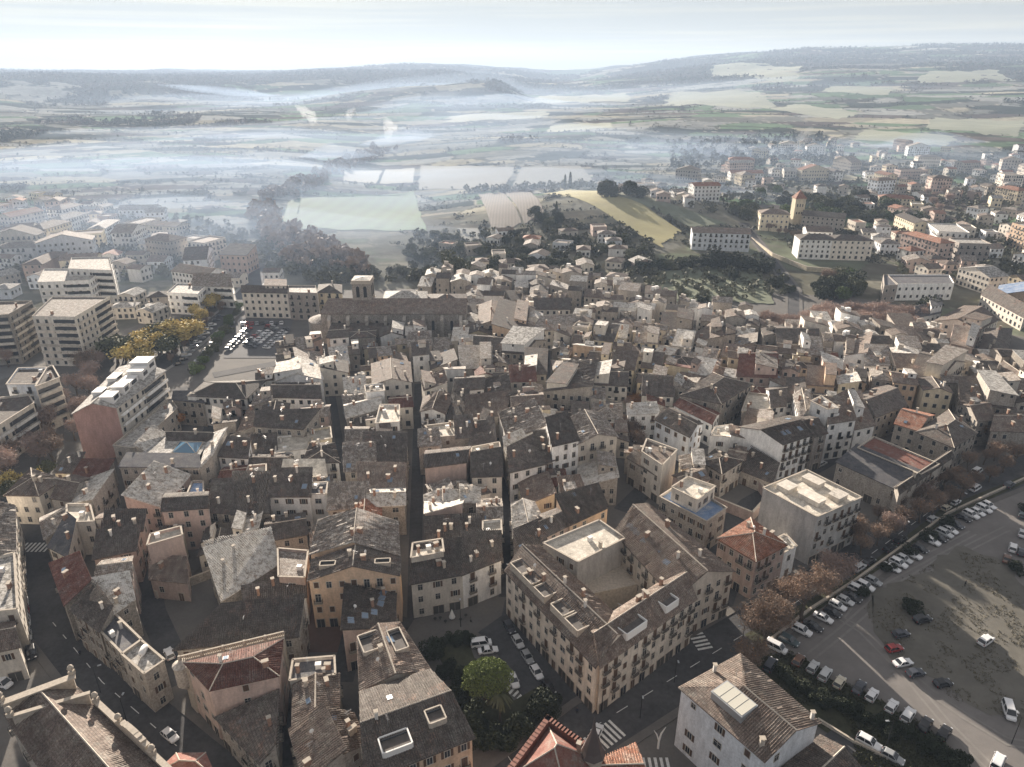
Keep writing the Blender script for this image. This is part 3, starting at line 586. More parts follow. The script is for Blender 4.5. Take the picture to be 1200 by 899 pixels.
# ------------------------------------------------------------------ traced buildings: height roof wall tiles | eave corners in photo pixels | label
DATA = '''
11 l g n|76 707 108 689 94 656 59 660|maroon tiled corner house with terraces beside the curving street
11 n g d|84 713 116 738 133 717 112 690|dark tiled street house between the maroon corner house and the round water tank
10.5 r g l|112 689 134 717 157 702 152 681|sunlit pale tiled house backing onto the corner row alley
11.5 x p e|112 678 153 674 154 652 120 657|pink house with a white terrace at the head of the corner row
9.5 F g s|118 741 144 768 166 752 135 722|low stone house with a sunken dark terrace in the corner row
10 F t z|144 769 170 792 193 776 166 753|grey flat topped end house carrying a white round tank
12.5 F p y|173 641 214 629 212 619 177 628|brown blank walled cube house with a lit flat roof
6 n p m|176 678 219 682 219 661 178 659|low annexe with tiled lean-to under the brown cube house
11 n p d|118 629 166 621 172 606 127 608|long dark roofed pink house, upper of two in its terrace
10 n p d|110 654 158 644 165 624 117 631|long dark roofed pink house, lower of two in its terrace
13 x p d|190 598 243 594 243 576 195 578|pink fronted house with blue shutters above the dark courtyard
9 x t e|52 630 79 613 79 592 48 606|striped tile house at the top of the curving street by the crossing
10 F c y|79 614 111 613 106 593 79 593|pale flat topped house next to the striped tile house
8 n c s|57 640 78 651 92 622 82 614|low house with a plain slate roof and pale gable beside the crossing
10 n g l|260 702 326 660 318 632 243 656|large sunlit lean-to roofed house over a grey side wall
8.5 n w d|288 711 358 698 357 680 286 694|pale rear house with a dark roof strip under the big lean-to
11 F p e|327 678 357 679 361 648 326 645|pink framed roof terrace house beside the orange gable house
11 n g d|207 760 347 745 357 711 262 722|wide dark mossy roof sloping down behind the terrace mansion
13.5 h p n|246 807 325 790 329 750 219 776|pink stone mansion with maroon hip roof and a balustraded terrace
8 r t d|256 840 325 820 324 880 303 893|long low wing with dark tiles running down to the corner from the mansion
10 F c s|340 800 393 793 392 772 344 776|cream house with a sunken dark roof terrace on the narrow alley
10 y t m|344 852 396 829 396 790 345 803|brown tiled gable house on the narrow alley below the sunken terrace
10 l t m|358 915 404 888 379 836 341 856|big sunlit tiled roof at the alley mouth, ribs running to the street
10 r t m|404 888 428 870 413 836 379 836|small pale tiled house joined to the big ribbed roof at the alley mouth
13 y c m|424 808 502 784 468 730 420 750|brown tiled corner block with roof terraces facing the planted square
14 x o d|430 912 553 863 503 785 423 811|orange fronted block with many chimneys facing the planted square
9 r p d|403 750 461 734 463 695 408 680|dark mossy roofed house with a line of blue skylights
14 y o d|362 679 467 673 468 651 367 656|orange cream gable house with iron balconies over the red courtyard
14.5 y o e|364 648 467 649 465 611 374 609|wide grey roofed gable house with a square dormer, behind the orange gable
10.5 n c d|482 683 542 672 542 642 484 652|cream four storey house with cafe tables on the square
13 F c y|482 656 520 649 518 634 484 639|pale flat roofed attic block rising above the cream cafe house
10.5 n w d|542 672 587 655 586 634 542 636|white rounded house with three rows of balconies on the square
11 n t d|501 635 541 635 541 613 499 616|dark roofed house with a bright strip, behind the cream cafe house
10.5 n t d|541 634 566 632 566 611 541 612|narrow dark tiled house behind the white rounded house
12 F w y|566 634 588 628 587 611 566 613|white terrace house at the street corner behind the rounded house
11.5 f p l|499 611 541 600 543 585 499 588|sunlit tiled house with a pink gable, in the long middle terrace
11 x t e|560 612 588 612 587 588 560 590|weathered house on the long narrow street, in the middle terrace
10.5 y p l|602 628 636 609 626 588 600 592|sunlit tiled house with pink gable across the narrow street
10 n c d|604 650 640 635 634 617 603 630|dark roofed cream house at the narrow street beside the courtyard block
11 x p d|635 630 672 612 662 592 630 604|pink house with drying loft behind the courtyard block
12 n o d|668 614 712 594 700 576 652 590|ochre long house with dark tiles above the courtyard block
12 h p r|842 630 886 656 921 637 880 607|villa with a bright terracotta hip roof beside the bare trees
8 F w y|918 650 933 642 920 628 908 634|white terrace wing attached to the terracotta roofed villa
14.5 F j y|894 574 957 608 1009 585 945 553|large white walled block with sunlit roof terraces by the tree lined road
10 h g d|1075 505 1118 523 1145 506 1112 480|stone hall with a dark hip roof beside the market hall
9.5 x t r|1049 496 1076 504 1094 486 1062 478|reddish roofed stone house joined to the hip roofed hall
13 x w d|917 520 955 508 925 487 868 500|white house with blank gable, balcony grids and two roof lights
13 x k d|955 511 969 507 944 487 927 489|taupe fronted house with balconies beside the blank white gable
17 F w e|950 472 970 482 983 480 962 466|slim white tower house with small windows in one column
14 n w m|971 496 1003 491 990 468 970 478|white house with a garage door next to the slim white tower house
9 n w m|1002 503 1025 498 1006 468 990 473|low white terrace house between the tower house and the curved stone row
10 x t d|1027 488 1063 474 1037 450 1003 463|curved stone house with dark green tiles ending the terrace
10 x g m|1146 493 1166 491 1150 468 1126 473|stone house with a brown roof behind the hip roofed hall
9 x g m|1162 504 1208 506 1202 483 1166 484|long stone house among bare trees at the end of the road
11 n t d|1126 470 1190 479 1162 448 1122 452|broad dark roofed house with a white end wall
13 x p d|498 547 546 541 551 523 500 528|dark ridge house with a tall blank pale pink back wall
11 F c y|552 540 587 532 585 520 553 526|lit yellowish parapet house beside the tall blank pink wall
10.5 n c d|553 558 588 557 587 536 553 542|cream house with dark roof stepping down to the narrow street
11 y t l|498 600 541 594 540 575 498 580|sunlit rough tiled house with chimneys at the foot of the pink wall
10.5 r t l|541 594 562 589 562 571 540 574|tan tiled small house at the foot of the pink wall
11 F w y|565 604 588 603 587 587 565 588|white arched loggia house on the narrow street
10.5 n t e|491 523 516 521 513 508 491 510|weathered little house at the head of the narrow street
10.5 F t y|513 514 536 512 531 497 498 501|light flat roofed little house by the blue box terrace
11 n t d|535 513 553 512 553 495 533 497|dark square roofed house left of the tall chimney
11.5 x g d|552 506 569 504 567 489 552 490|tall little dark roofed house with a stone parapet
10 n t d|550 521 580 519 578 493 567 490|dark roofed house along the narrow street with a lone chimney
10 y w m|493 482 521 484 531 462 497 465|brown gable house with white front and a pale canopy
8 n t d|525 491 546 489 550 462 533 461|sunken dark roof between white walled houses
11 x w d|532 458 567 455 567 440 535 441|white house with a blue shuttered gable in the old town middle
9 l t d|566 476 599 471 595 447 570 445|steep dark roof beside the white blue shuttered house
9 n t m|545 493 592 485 598 468 547 474|broad brown roof in front of the steep dark roof
11 l w e|596 516 640 509 625 478 585 483|pale house with rooflights and a glazed terrace on the narrow street
10 x o m|600 479 637 477 635 460 598 462|orange walled house below the palace with bare trees
11 n w d|598 553 639 543 625 520 595 535|white stone house with dark roof and a metal corner, on the narrow street
11.5 n t l|594 533 623 521 611 511 590 520|frosty roofed house on the narrow street above the dark roofed white house
11 n k d|638 542 651 538 646 515 626 517|narrow dark roofed house with timber balconies
16 n w d|648 522 678 515 664 494 640 501|tall white house with scattered windows and a dark roof
14.5 y c e|677 520 723 511 706 484 664 491|tall cream house with patchwork tiles and columns of balconies
11 x b d|768 491 808 511 823 496 790 478|long pale blue walled house with a row of small windows
11 n w l|736 485 772 484 768 476 735 478|white house with a frosty roof closing the small plaza
9 x t d|736 536 771 557 786 545 752 527|old beige house with a dark roof below the bare plaza tree
13 F c m|752 531 776 547 793 529 758 516|stepped beige tower house with a dark loggia
10 F t u|773 584 828 613 851 597 800 566|stone building with arched windows and a blue roof deck
13.5 F c y|787 573 817 588 838 572 806 561|boxy flat top storey rising above the blue roof deck
9 h t d|822 540 846 554 869 539 839 526|old stone house with broken dark tiles beside the ruined court
9 x p m|800 570 831 561 818 547 789 557|reddish tiled house wedged between beige tower and ruined court
5 n t d|868 550 905 565 911 551 880 534|low dark shed roof under the blank white gable
9 r w m|856 515 881 515 872 501 854 504|white house with brown tiles on its corner end
9 F w y|832 512 857 514 858 499 838 502|white walled low house with a lit flat roof
12 h g d|798 462 845 472 881 449 836 436|large grey palace with a broad dark hip roof
9 x w n|790 474 834 496 843 484 805 466|dark maroon roofed house beside the grey palace
9 F t y|869 484 905 481 905 465 877 462|blocky beige flat roofed house behind the white gable house
10 x w d|904 477 921 475 919 452 898 455|white house with a recessed dark balcony and a dark roof
10 n w d|920 471 943 469 941 452 921 453|white house with a small terrace under a dark roof
13 y w e|938 491 950 479 948 456 930 462|white gable end house beside the slim tower house
18 y c z|85 484 136 477 193 434 140 430|apartment building with a blank brick pink gable and curved balconies
8 F t z|133 524 158 527 208 480 200 468|long low gallery with a frosted roof between street and palace
10 n g s|202 468 238 471 236 463 205 463|grey stone house over the red leaved courtyard tree
12 h w d|222 463 288 466 311 445 240 447|white convent house with dark hip roof and snow bright far slope
11 n t d|298 499 355 502 374 487 302 489|long tan stone house with rows of small windows
9 l t m|279 506 298 502 297 477 293 478|low end wing beside the long tan stone house
11 n w d|256 534 289 536 294 521 268 520|white house with four attic openings and a dark roof
8 x t d|291 549 331 549 341 532 298 532|low dark roof below the long tan stone house
10 h w d|356 541 397 541 391 519 364 519|white walled house with a dark hip roof beside the narrow street
11 n w d|315 581 363 581 366 559 321 560|white modern house with a flat dark roof and a corner terrace
10.5 F w s|363 581 382 581 384 567 366 568|white corner terrace of the modern house by the narrow street
9.5 n t d|244 599 272 601 275 573 252 574|dark mossy roof at the end of the low row
9.5 n t d|272 602 315 600 316 565 276 565|broad dark mossy roof beside the white modern house
9 n c y|330 557 382 557 380 545 334 545|cream lean-to with a pale roof behind the white modern house
9 F p y|286 563 312 562 312 546 292 548|small pink house with a bright flat roof
10 h c m|6 579 45 580 72 561 36 549|cream villa-like house with a brown hip roof and arched loggia
9 l t l|82 590 110 592 134 558 108 560|frosty roofed house with three tall flues
9.5 x t m|60 583 82 586 104 560 84 556|brown tiled house behind the three flues
10 r p l|148 592 190 594 222 556 184 553|frost covered roof with pink side walls below the palace
9 F t u|212 600 240 594 238 566 226 566|narrow house with a slate blue terrace below the palace
10 n t e|384 597 430 593 432 574 388 575|weathered roof beside the narrow left lane
9.5 y p r|408 606 446 604 446 590 410 590|house with an orange tiled slope in the left terrace
10 x t l|430 593 474 591 474 572 432 573|sunlit tile roof along the long narrow street
10 n t m|420 572 474 570 474 552 420 552|brown roof beside the long narrow street
9.5 n t e|404 552 440 551 440 530 404 531|weathered roof at the bend of the left lane
10.5 n k d|424 540 475 540 477 517 428 518|dark roof with white dishes beside the long narrow street
10 x c e|406 520 430 519 432 500 406 500|pale house on the left lane with a white shed roof
11 F w y|440 498 468 496 468 476 446 476|white flat topped house with a lit cornice beside the long narrow street
10 x t l|406 489 446 478 446 464 404 474|frosty roofed curved house at the top of the left lane
12 y c m|437 450 482 447 480 424 436 426|cream gable house with white blue windowed front
11 x w d|318 465 376 466 374 448 320 449|white house with dark roof beside the left lane, below the church
11 y w l|321 447 378 444 372 424 330 426|white walled house with frosty gables below the church
'''
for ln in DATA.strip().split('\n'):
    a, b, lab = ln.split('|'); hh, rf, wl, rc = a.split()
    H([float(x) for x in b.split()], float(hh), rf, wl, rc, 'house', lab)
def lab(s): return next(x for x in SPEC if x['label'] and x['label'].startswith(s))
lab('apartment building with a blank')['k'].update(gablemat='q', gable_i=0, blank=(0,), balc=.75, sp=3.0); lab('apartment building with a blank')['name'] = 'apartment_building'
lab('brown blank')['k'].update(blank=(0, 3)); lab('dark ridge house')['k'].update(blank=(0,)); lab('white house with blank gable')['k'].update(blank=(3,), balc=.8, dens=1.1)
lab('large white walled block')['k'].update(blank=(0,), balc=.6, dens=1.05); lab('orange cream gable')['k'].update(balc=.3)
lab('cream four storey')['k'].update(sp=2.9, dens=1.08, balc=.2); lab('white rounded')['k'].update(sp=3.4, dens=1.1, balc=.95)
lab('tall cream house')['k'].update(balc=.5, dens=1.05); lab('large grey palace')['k'].update(dens=.7); lab('villa with')['k'].update(dens=1.1, sp=2.4); lab('villa with')['name'] = 'villa'
lab('long tan stone')['k'].update(sp=3.0, dens=1.05); lab('pink stone mansion')['k'].update(dens=.5); lab('white convent')['k'].update(dens=1.05)
lab('large sunlit')['k'].update(blank=(0,)); lab('wide dark mossy')['k'].update(ant=0, chim=0, sky=0)
# the left edge row, whose roofs run out of the frame
H([-40, 662, 17, 648, 16, 592, -40, 592], 11, 'y', 'c', 'e', label='lit cream house on the outer bend opposite the crossing', balc=.3)
H([-40, 722, 21, 716, 17, 650, -40, 664], 11, 'F', 'c', 'z', label='cream house with a pale flat roof along the parked cars')
H([-40, 770, 21, 757, 15, 728, -40, 736], 9, 'x', 'c', 'm', label='cream house with an oval window where the street widens')
# white block by the car park
s = H([896, 889, 959, 845, 868, 767, 799, 805], 15, 'q', 'b', 'm', label='white apartment block with a glass roof lantern beside the car park', balc=0, sp=4.4, dens=.9, chim=0, sky=0)
s['name'] = 'apartment_building'; WHITEB = s
H([905, 912, 962, 863, 1012, 905, 960, 960], 10, 'x', 'c', 'd', label='dark roofed house with a pale parapet below the white apartment block')
# courtyard block: four ranges round a yard
UB = [H([593, 668, 698, 779, 742, 738, 632, 640], 13.0, 'x', 'i', 'm', 'apartment_building', 'stone apartment range with roof terraces facing the parked cars', balc=.35, sp=2.7, dens=1.15, chim=5, sky=0, rise=3.6, pitch=.3),
      H([704, 779, 815, 700, 789, 672, 690, 735], 13.2, 'x', 'i', 'm', 'apartment_building', 'stone apartment range with a pink far roof slope facing the avenue', balc=.6, sp=2.8, dens=1.15, chim=4, sky=0, rise=3.4),
      H([791, 700, 859, 668, 760, 590, 722, 624], 13.4, 'y', 'i', 'm', 'apartment_building', 'long stone apartment range with a line of roof windows', balc=.5, sp=2.8, dens=1.15, chim=5, sky=0, rise=3.8),
      H([677, 661, 732, 633, 702, 612, 637, 639], 13.3, 'F', 'j', 'y', 'apartment_building', 'plain pale block with sunny terraces standing inside the courtyard block', blank=(0,), chim=1)]
for u in UB: u['k']['shop'] = .95; u['k']['group'] = 'ranges round the courtyard'  # dark doors stand in for the shade of the ground floor arcade
# palace round a skylit court: four ranges
PAL = [H([140, 546, 234, 547, 233, 536, 150, 534], 11.6, 'n', 't', 's', 'palace', 'front range of the skylit courtyard palace with small square windows', chim=1, ant=0, rise=.9, sp=2.6),
       H([234, 548, 250, 540, 266, 508, 246, 509], 11.7, 'l', 't', 'l', 'palace', 'frost speckled side range of the courtyard palace facing the white house', chim=1, ant=0, rise=2.0),
       H([160, 527, 172, 528, 197, 509, 180, 508], 11.5, 'r', 't', 'l', 'palace', 'side range of the courtyard palace along the gallery', chim=0, ant=0, rise=2.0),
       H([197, 515, 246, 516, 250, 508, 196, 507], 11.9, 'x', 't', 'd', 'palace', 'rear range of the courtyard palace with a bright ridge', chim=1, ant=0, rise=1.6)]
for u in PAL: u['k'].update(group='ranges of the courtyard palace', sky=0)
# market hall with the red deck
MK = [H([981, 541, 1054, 574, 1078, 558, 1004, 527], 8.6, 'n', 't', 's', 'market_hall', 'grey roofed front bay of the market hall', rise=1.8, sky=0, ant=0, chim=0, dens=.3),
      H([1005, 526, 1079, 557, 1100, 545, 1024, 513], 10.0, 'F', 't', 'v', 'market_hall', 'red decked main roof of the market hall', parapet=.5, dens=.3, clutter=False),
      H([1054, 577, 1117, 534, 1110, 530, 1049, 570], 9.6, 'x', 't', 'd', 'market_hall', 'narrow roadside wing of the market hall', rise=1.0, dens=.6, sky=0)]
for u in MK: u['k']['group'] = 'bays of the market hall'
# large flats on the hazy side
FL = [([38, 372, 88, 373, 129, 349, 62, 349], 22, 'F', 'c', 'e', 'six storey cream apartment building with wrap around balconies'),
      ([-24, 372, 10, 370, 38, 354, -20, 356], 22, 'F', 't', 'e', 'tan apartment building with striped balconies next to the six storey one'),
      ([44, 332, 105, 330, 122, 316, 52, 316], 15, 'F', 'w', 'z', 'white terraced apartment building, lower step of the stepped pair'),
      ([80, 316, 132, 318, 128, 302, 84, 303], 18, 'F', 'w', 'z', 'white terraced apartment building, upper step of the stepped pair'),
      ([8, 452, 42, 452, 60, 432, 22, 433], 16, 'F', 'b', 'd', 'pale apartment building beside the pink winter trees'),
      ([42, 455, 70, 444, 62, 430, 56, 432], 17, 'F', 'c', 'd', 'cream speckled end tower beside the pink winter trees'),
      ([-20, 512, 40, 474, 34, 464, -20, 470], 13, 'F', 'c', 'd', 'long balconied apartment building at the edge of the pink winter trees'),
      ([196, 344, 232, 346, 243, 334, 208, 333], 11, 'F', 'w', 'z', 'white apartment building with upper terraces on the boulevard'),
      ([225, 334, 272, 336, 268, 322, 232, 322], 12, 'x', 'w', 'e', 'white balconied apartment building at the end of the boulevard'),
      ([283, 342, 337, 343, 337, 335, 285, 335], 14, 'x', 'c', 'd', 'pink and cream long building behind the parking lot'),
      ([337, 344, 372, 345, 370, 336, 338, 336], 14, 'F', 'k', 'z', 'grey apartment building behind the parking lot'),
      ([372, 342, 400, 343, 400, 333, 374, 333], 14, 'h', 'y', 'd', 'yellowish house with green shutters beside the church tower'),
      ([257, 298, 288, 299, 288, 294, 259, 294], 12, 'n', 'p', 's', 'lone brick pink block across the river road'),
      ([812, 272, 880, 274, 880, 266, 815, 264], 11, 'x', 'b', 'm', 'pale blue slab of flats with dark branching balcony patterns'),
      ([938, 280, 982, 281, 985, 271, 942, 269], 13, 'h', 'w', 'd', 'white institute wing with tall arched windows'),
      ([976, 281, 1024, 282, 1022, 270, 980, 270], 13.3, 'h', 'c', 'd', 'cream institute main front with two rows of arched windows'),
      ([946, 271, 976, 272, 976, 260, 950, 259], 11, 'x', 'w', 'm', 'white rear wing of the institute'),
      ([892, 250, 926, 251, 928, 240, 897, 240], 12, 'h', 'y', 'm', 'ochre convent block with a long row of windows'),
      ([940, 252, 990, 256, 986, 247, 944, 243], 10, 'x', 't', 'd', 'convent church range with a dark roof'),
      ([1052, 334, 1118, 333, 1112, 323, 1040, 323], 9, 'F', 'w', 's', 'modern school with slit windows and a dark roof'),
      ([1036, 336, 1052, 335, 1040, 323, 1035, 323], 9.2, 'F', 'k', 's', 'dark glazed end block of the modern school'),
      ([1168, 345, 1200, 348, 1206, 336, 1172, 334], 9, 'l', 'o', 'u', 'orange building covered with solar panels'),
      ([1168, 432, 1205, 458, 1212, 446, 1182, 424], 9, 'x', 'c', 'm', 'long cream hall with a brown roof at the end of the red avenue trees'),
      ([857, 203, 895, 203, 892, 194, 860, 194], 8, 'x', 'w', 'r', 'white industrial shed with a red roof'),
      ([1150, 345, 1200, 372, 1210, 362, 1166, 336], 7, 'x', 'c', 'd', 'long white walled dark roofed hall beside the solar building'),
      ([1094, 376, 1148, 386, 1170, 374, 1130, 358], 7, 'y', 'c', 'm', 'low broad brown roofed hall with white walls'),
      ([1074, 372, 1103, 366, 1098, 350, 1068, 360], 6, 'x', 'w', 's', 'white hall with a slate roof next to the round dark shrub'),
      ([1186, 262, 1206, 268, 1212, 252, 1192, 248], 16, 'F', 'o', 'z', 'tall tan flats at the far road'),
      ([1112, 280, 1124, 286, 1142, 284, 1130, 277], 12, 'F', 'k', 'z', 'bare grey flats with a lit square windowed end'),
      ([1086, 262, 1100, 272, 1120, 268, 1104, 258], 11, 'F', 'w', 'z', 'long white terrace flats behind the bare grey flats'),
      ([138, 246, 182, 245, 180, 238, 140, 239], 9, 'x', 'b', 'z', 'pale industrial hall in the mist'),
      ([170, 249, 192, 248, 190, 239, 168, 240], 11, 'x', 'b', 'z', 'taller pale hall beside the misty industrial hall')]
for px, hh, rf, wl, rc, lb in FL:
    q = [(px[i], px[i+1]) for i in range(0, 8, 2)]; cu = sum(a for a, _ in q)/4; cv = sum(b for _, b in q)/4
    pp = P(cu, cv+hh*833/ (450 if cv > 300 else 700)*.9); gz = max(0.0, pp.z)
    wp = None
    if cv < 300:
        a_, b_ = G(px[0], px[1], hh+gz), G(px[2], px[3], hh+gz); d_ = (b_-a_).normalized(); nn_ = Vector((-d_.y, d_.x, 0))*(15 if 'flats' not in lb or 'slab' in lb else 20); wp = [a_, b_, b_+nn_, a_+nn_]
    nm = 'apartment_building' if ('partment' in lb or 'flats' in lb or 'tower' in lb) else 'hall' if ('hall' in lb or 'shed' in lb) else 'building'
    H(px, hh, rf, wl, rc, nm, lb, world=wp, ground=gz, deep=9 if gz > 1 else .6, balc=.5 if nm == 'apartment_building' else 0, dens=1.1, sp=3.2, chim=1)
lab('pale blue slab')['k'].update(sp=3.4); lab('six storey')['k'].update(balc=.9); lab('tan apartment')['k'].update(balc=1.0); lab('white terraced apartment building, lower')['k'].update(balc=1.0)
for t_, b_ in (('six storey', 'i'), ('tan apartment', 'c'), ('white terraced apartment building, lower', 'w'), ('white terraced apartment building, upper', 'w'), ('long balconied', 'w'), ('white apartment building with upper', 'w'), ('white balconied', 'w'), ('cream speckled', 'c')): lab(t_)['k'].update(bands=b_, balc=0)
lab('apartment building with a blank')['k'].update(bands='w', balc=0)
N_TRACED = len(SPEC)
# ------------------------------------------------------------------ streets (ground pixels, width)
def gl(*uv): return [G(uv[i], uv[i+1]) for i in range(0, len(uv), 2)]
STREETS = [(gl(486, 730, 487, 640, 489, 560, 491, 450), 3.6), (gl(593, 700, 592, 600, 580, 500), 3.6), (gl(404, 640, 404, 560, 392, 480, 385, 440, 386, 400), 2.5),
           (gl(642, 500, 640, 440, 640, 380), 3.4), (gl(355, 760, 356, 700, 358, 660), 3.0), (gl(22, 580, 40, 660, 62, 730, 120, 800, 260, 920), 13), (gl(215, 800, 180, 720, 168, 650, 190, 600), 5.5),
           (gl(560, 960, 700, 850, 870, 745, 1000, 665, 1110, 585, 1230, 540), 15), (gl(830, 745, 850, 690, 830, 640, 880, 590, 960, 545, 1000, 522, 1060, 490), 6),
           (gl(730, 600, 790, 540, 830, 515, 860, 480), 6), (gl(120, 470, 200, 420, 270, 365, 300, 330, 310, 290), 14), (gl(150, 610, 220, 560, 250, 500, 210, 455), 6), (gl(335, 899, 335, 780, 345, 755), 4),
           (gl(480, 735, 420, 720, 400, 800), 5), (gl(250, 440, 330, 425, 380, 400, 384, 378), 6), (gl(930, 380, 930, 340, 900, 300, 870, 270), 9), (gl(790, 380, 900, 392, 1000, 384, 1100, 400, 1210, 420), 5)]
PLAZA = gl(478, 728, 590, 702, 612, 740, 705, 835, 640, 905, 555, 905, 500, 780)
CARPARK = gl(872, 770, 950, 712, 1110, 610, 1215, 566, 1260, 640, 1260, 930, 1165, 930, 1080, 860, 960, 800)
PLOT = gl(262, 420, 330, 420, 345, 372, 280, 372)
SMALLPL = gl(700, 480, 736, 500, 740, 540, 790, 560, 830, 545, 830, 510, 770, 520, 735, 482)
COURTS = [[G(u, v, 11) for u, v in ((160, 531), (231, 533), (248, 510), (190, 508))], gl(178, 700, 255, 680, 262, 712, 250, 735, 205, 765, 188, 735), gl(355, 770, 405, 770, 405, 705, 362, 705), gl(396, 860, 424, 860, 422, 770, 398, 770), gl(835, 592, 890, 612, 892, 565, 845, 560)]
def sdist(x, y, pl):
    best = 1e9
    for a, b in zip(pl, pl[1:]):
        dx, dy = b.x-a.x, b.y-a.y; t = max(0, min(1, ((x-a.x)*dx+(y-a.y)*dy)/(dx*dx+dy*dy))); best = min(best, math.hypot(x-a.x-dx*t, y-a.y-dy*t))
    return best
def open_ground(x, y, m=.4):
    if inpoly(x, y, PLAZA) or inpoly(x, y, CARPARK) or inpoly(x, y, PLOT) or inpoly(x, y, SMALLPL) or any(inpoly(x, y, c) for c in COURTS): return True
    return any(sdist(x, y, p) < w_/2+m for p, w_ in STREETS)
# ------------------------------------------------------------------ the rest of the old town, house by house
TOWN = gl(40, 590, 100, 560, 150, 600, 205, 575, 250, 545, 240, 500, 320, 470, 335, 430, 400, 405, 430, 372, 470, 372, 500, 335, 560, 336, 680, 330, 760, 358, 850, 380, 940, 392, 1000, 393, 1088, 400, 1160, 420, 1215, 470, 1215, 520,
          1080, 500, 1000, 515, 900, 575, 820, 610, 740, 590, 600, 650, 590, 690, 480, 725, 400, 745, 360, 740, 240, 730, 180, 690, 160, 640, 50, 650)
rf_ = random.Random(11); NF = 0
CHURCH_ZONE = gl(365, 412, 545, 412, 548, 350, 372, 350)
def try_house(cx, cy, wd, dp, an, hmin, hmax):
    global NF
    if not inpoly(cx, cy, TOWN) or inpoly(cx, cy, CHURCH_ZONE): return False
    ca, sa = math.cos(an), math.sin(an)
    def W(s_, t_): return (cx+s_*wd/2*ca-t_*dp/2*sa, cy+s_*wd/2*sa+t_*dp/2*ca)
    for s_ in (-.85, 0, .85):
        for t_ in (-.85, 0, .85):
            x, y = W(s_, t_)
            if occupied(x, y) or open_ground(x, y): return False
    j = lambda: rf_.uniform(-.5, .5)
    p = [(W(a, b)[0]+j(), W(a, b)[1]+j()) for a, b in ((-.98, -.98), (.98, -.98), (.98, .98), (-.98, .98))]
    roof = rf_.choice('xxxnnnyylrfFh'); wl = rf_.choice('ctgptckcywwoty'); rc = rf_.choice('dddmmmeeelln')
    if roof == 'F': rc = rf_.choice('yze')
    H(None, rf_.uniform(hmin, hmax), roof, wl, rc, 'house', None, world=p); NF += 1; return True
def bang(x): return (.11 if x < 20 else -.28 if x > 60 else -.08)
for ps, (n_, w0, w1, d0, d1) in enumerate(((6000, 7.2, 11.5, 8, 12), (7000, 6, 8.5, 6.5, 9), (9000, 4.4, 6.5, 4.8, 7.5))):
    for _ in range(n_):
        y = 126+290*rf_.random(); x = rf_.uniform(-(40+y*.9), 40+y*.9)
        an = bang(x)+.18*math.sin(x*.021+y*.013)+rf_.uniform(-.06, .06)
        try_house(x, y, rf_.uniform(w0, w1), rf_.uniform(d0, d1), an, 6.0 if y < 215 else 7.0, 8.5 if y < 215 else 12.0)
# ------------------------------------------------------------------ fields that stand out in the landscape
FIELDS = (('frosted_meadow', 'mead', (612, 122, 742, 119, 735, 109, 645, 112)), ('frosted_meadow', 'mead', (778, 124, 905, 127, 892, 107, 785, 109)), ('frosted_meadow', 'mead', (1075, 97, 1192, 95, 1168, 89, 1085, 89)), ('frosted_meadow', 'mead', (832, 91, 932, 95, 938, 87, 838, 86)), ('frosted_meadow', 'mead', (905, 128, 985, 140, 1010, 132, 930, 122)), ('frosted_meadow', 'mead', (960, 108, 1040, 112, 1050, 102, 975, 101)), ('frosted_meadow', 'mead', (1000, 163, 1110, 172, 1120, 160, 1010, 152)), ('frosted_meadow', 'mead', (1080, 150, 1195, 160, 1200, 142, 1095, 138)), ('frosted_meadow', 'mead', (520, 145, 640, 138, 640, 130, 530, 136)), ('frosted_meadow', 'mead', (640, 155, 720, 150, 715, 144, 645, 147)), ('wheat_field', 'wheat', (345, 268, 500, 270, 485, 224, 352, 232)), ('wheat_field', 'wheat', (330, 262, 345, 268, 352, 232, 338, 236)), ('meadow', 'lit', (770, 288, 800, 272, 668, 222, 636, 228)), ('meadow', 'gr', (812, 268, 850, 262, 740, 228, 700, 226)),
                   ('ploughed_field', 'soil', (576, 268, 612, 264, 590, 226, 561, 228)), ('ploughed_field', 'soil', (614, 262, 640, 256, 622, 226, 592, 226)), ('frosted_field', 'white', (402, 212, 440, 216, 448, 200, 404, 200)), ('frosted_field', 'white', (444, 216, 484, 214, 486, 197, 452, 199)),
                   ('pale_field', 'pale', (598, 222, 700, 216, 680, 195, 612, 196)), ('pale_field', 'pale', (490, 222, 592, 220, 605, 196, 494, 194)), ('frosted_grass', 'gr', (756, 352, 905, 356, 890, 306, 772, 308)), ('pale_field', 'pale', (545, 285, 575, 300, 560, 268, 535, 268)))
FPOLY = [[P(px[i], px[i+1]) for i in range(0, 8, 2)] for _, _, px in FIELDS]
# ------------------------------------------------------------------ special buildings
hall = H([84, 954, 256, 962, 90, 806, 8, 838], 11, 'y', 't', 'm', 'civic_hall', 'stone civic hall with scrolled parapets and a broad tiled roof by the curving street', chim=0, ant=0, sky=0, dens=.6, rise=3.2)
H([186, 905, 250, 910, 240, 884, 206, 884], 9, 'h', 'p', 'v', 'house', 'small red roofed pavilion with pink cornice behind the civic hall', chim=0, ant=0, sky=0)
redb = H([598, 908, 668, 950, 694, 886, 642, 849], 12.5, 'h', 'p', 'v', 'building', 'red hip roofed building with toothed ridges and a spire beside the crossing', chim=1, sky=0, ant=0, rise=4.5)
H([697, 908, 760, 925, 744, 874, 698, 893], 11, 'x', 'o', 'r', 'house', 'sunlit orange roofed wing with toothed edges next to the crossing', chim=0, sky=0, ant=0)
H([449, 352, 500, 353, 500, 341, 452, 341], 13, 'h', 't', 'z', 'palace', 'bishop palace wing with frosted roofs beside the church nave', chim=1)
H([500, 356, 548, 357, 546, 344, 502, 344], 11, 'h', 't', 'd', 'palace', 'bishop palace front with two round windows beside the church', chim=1)
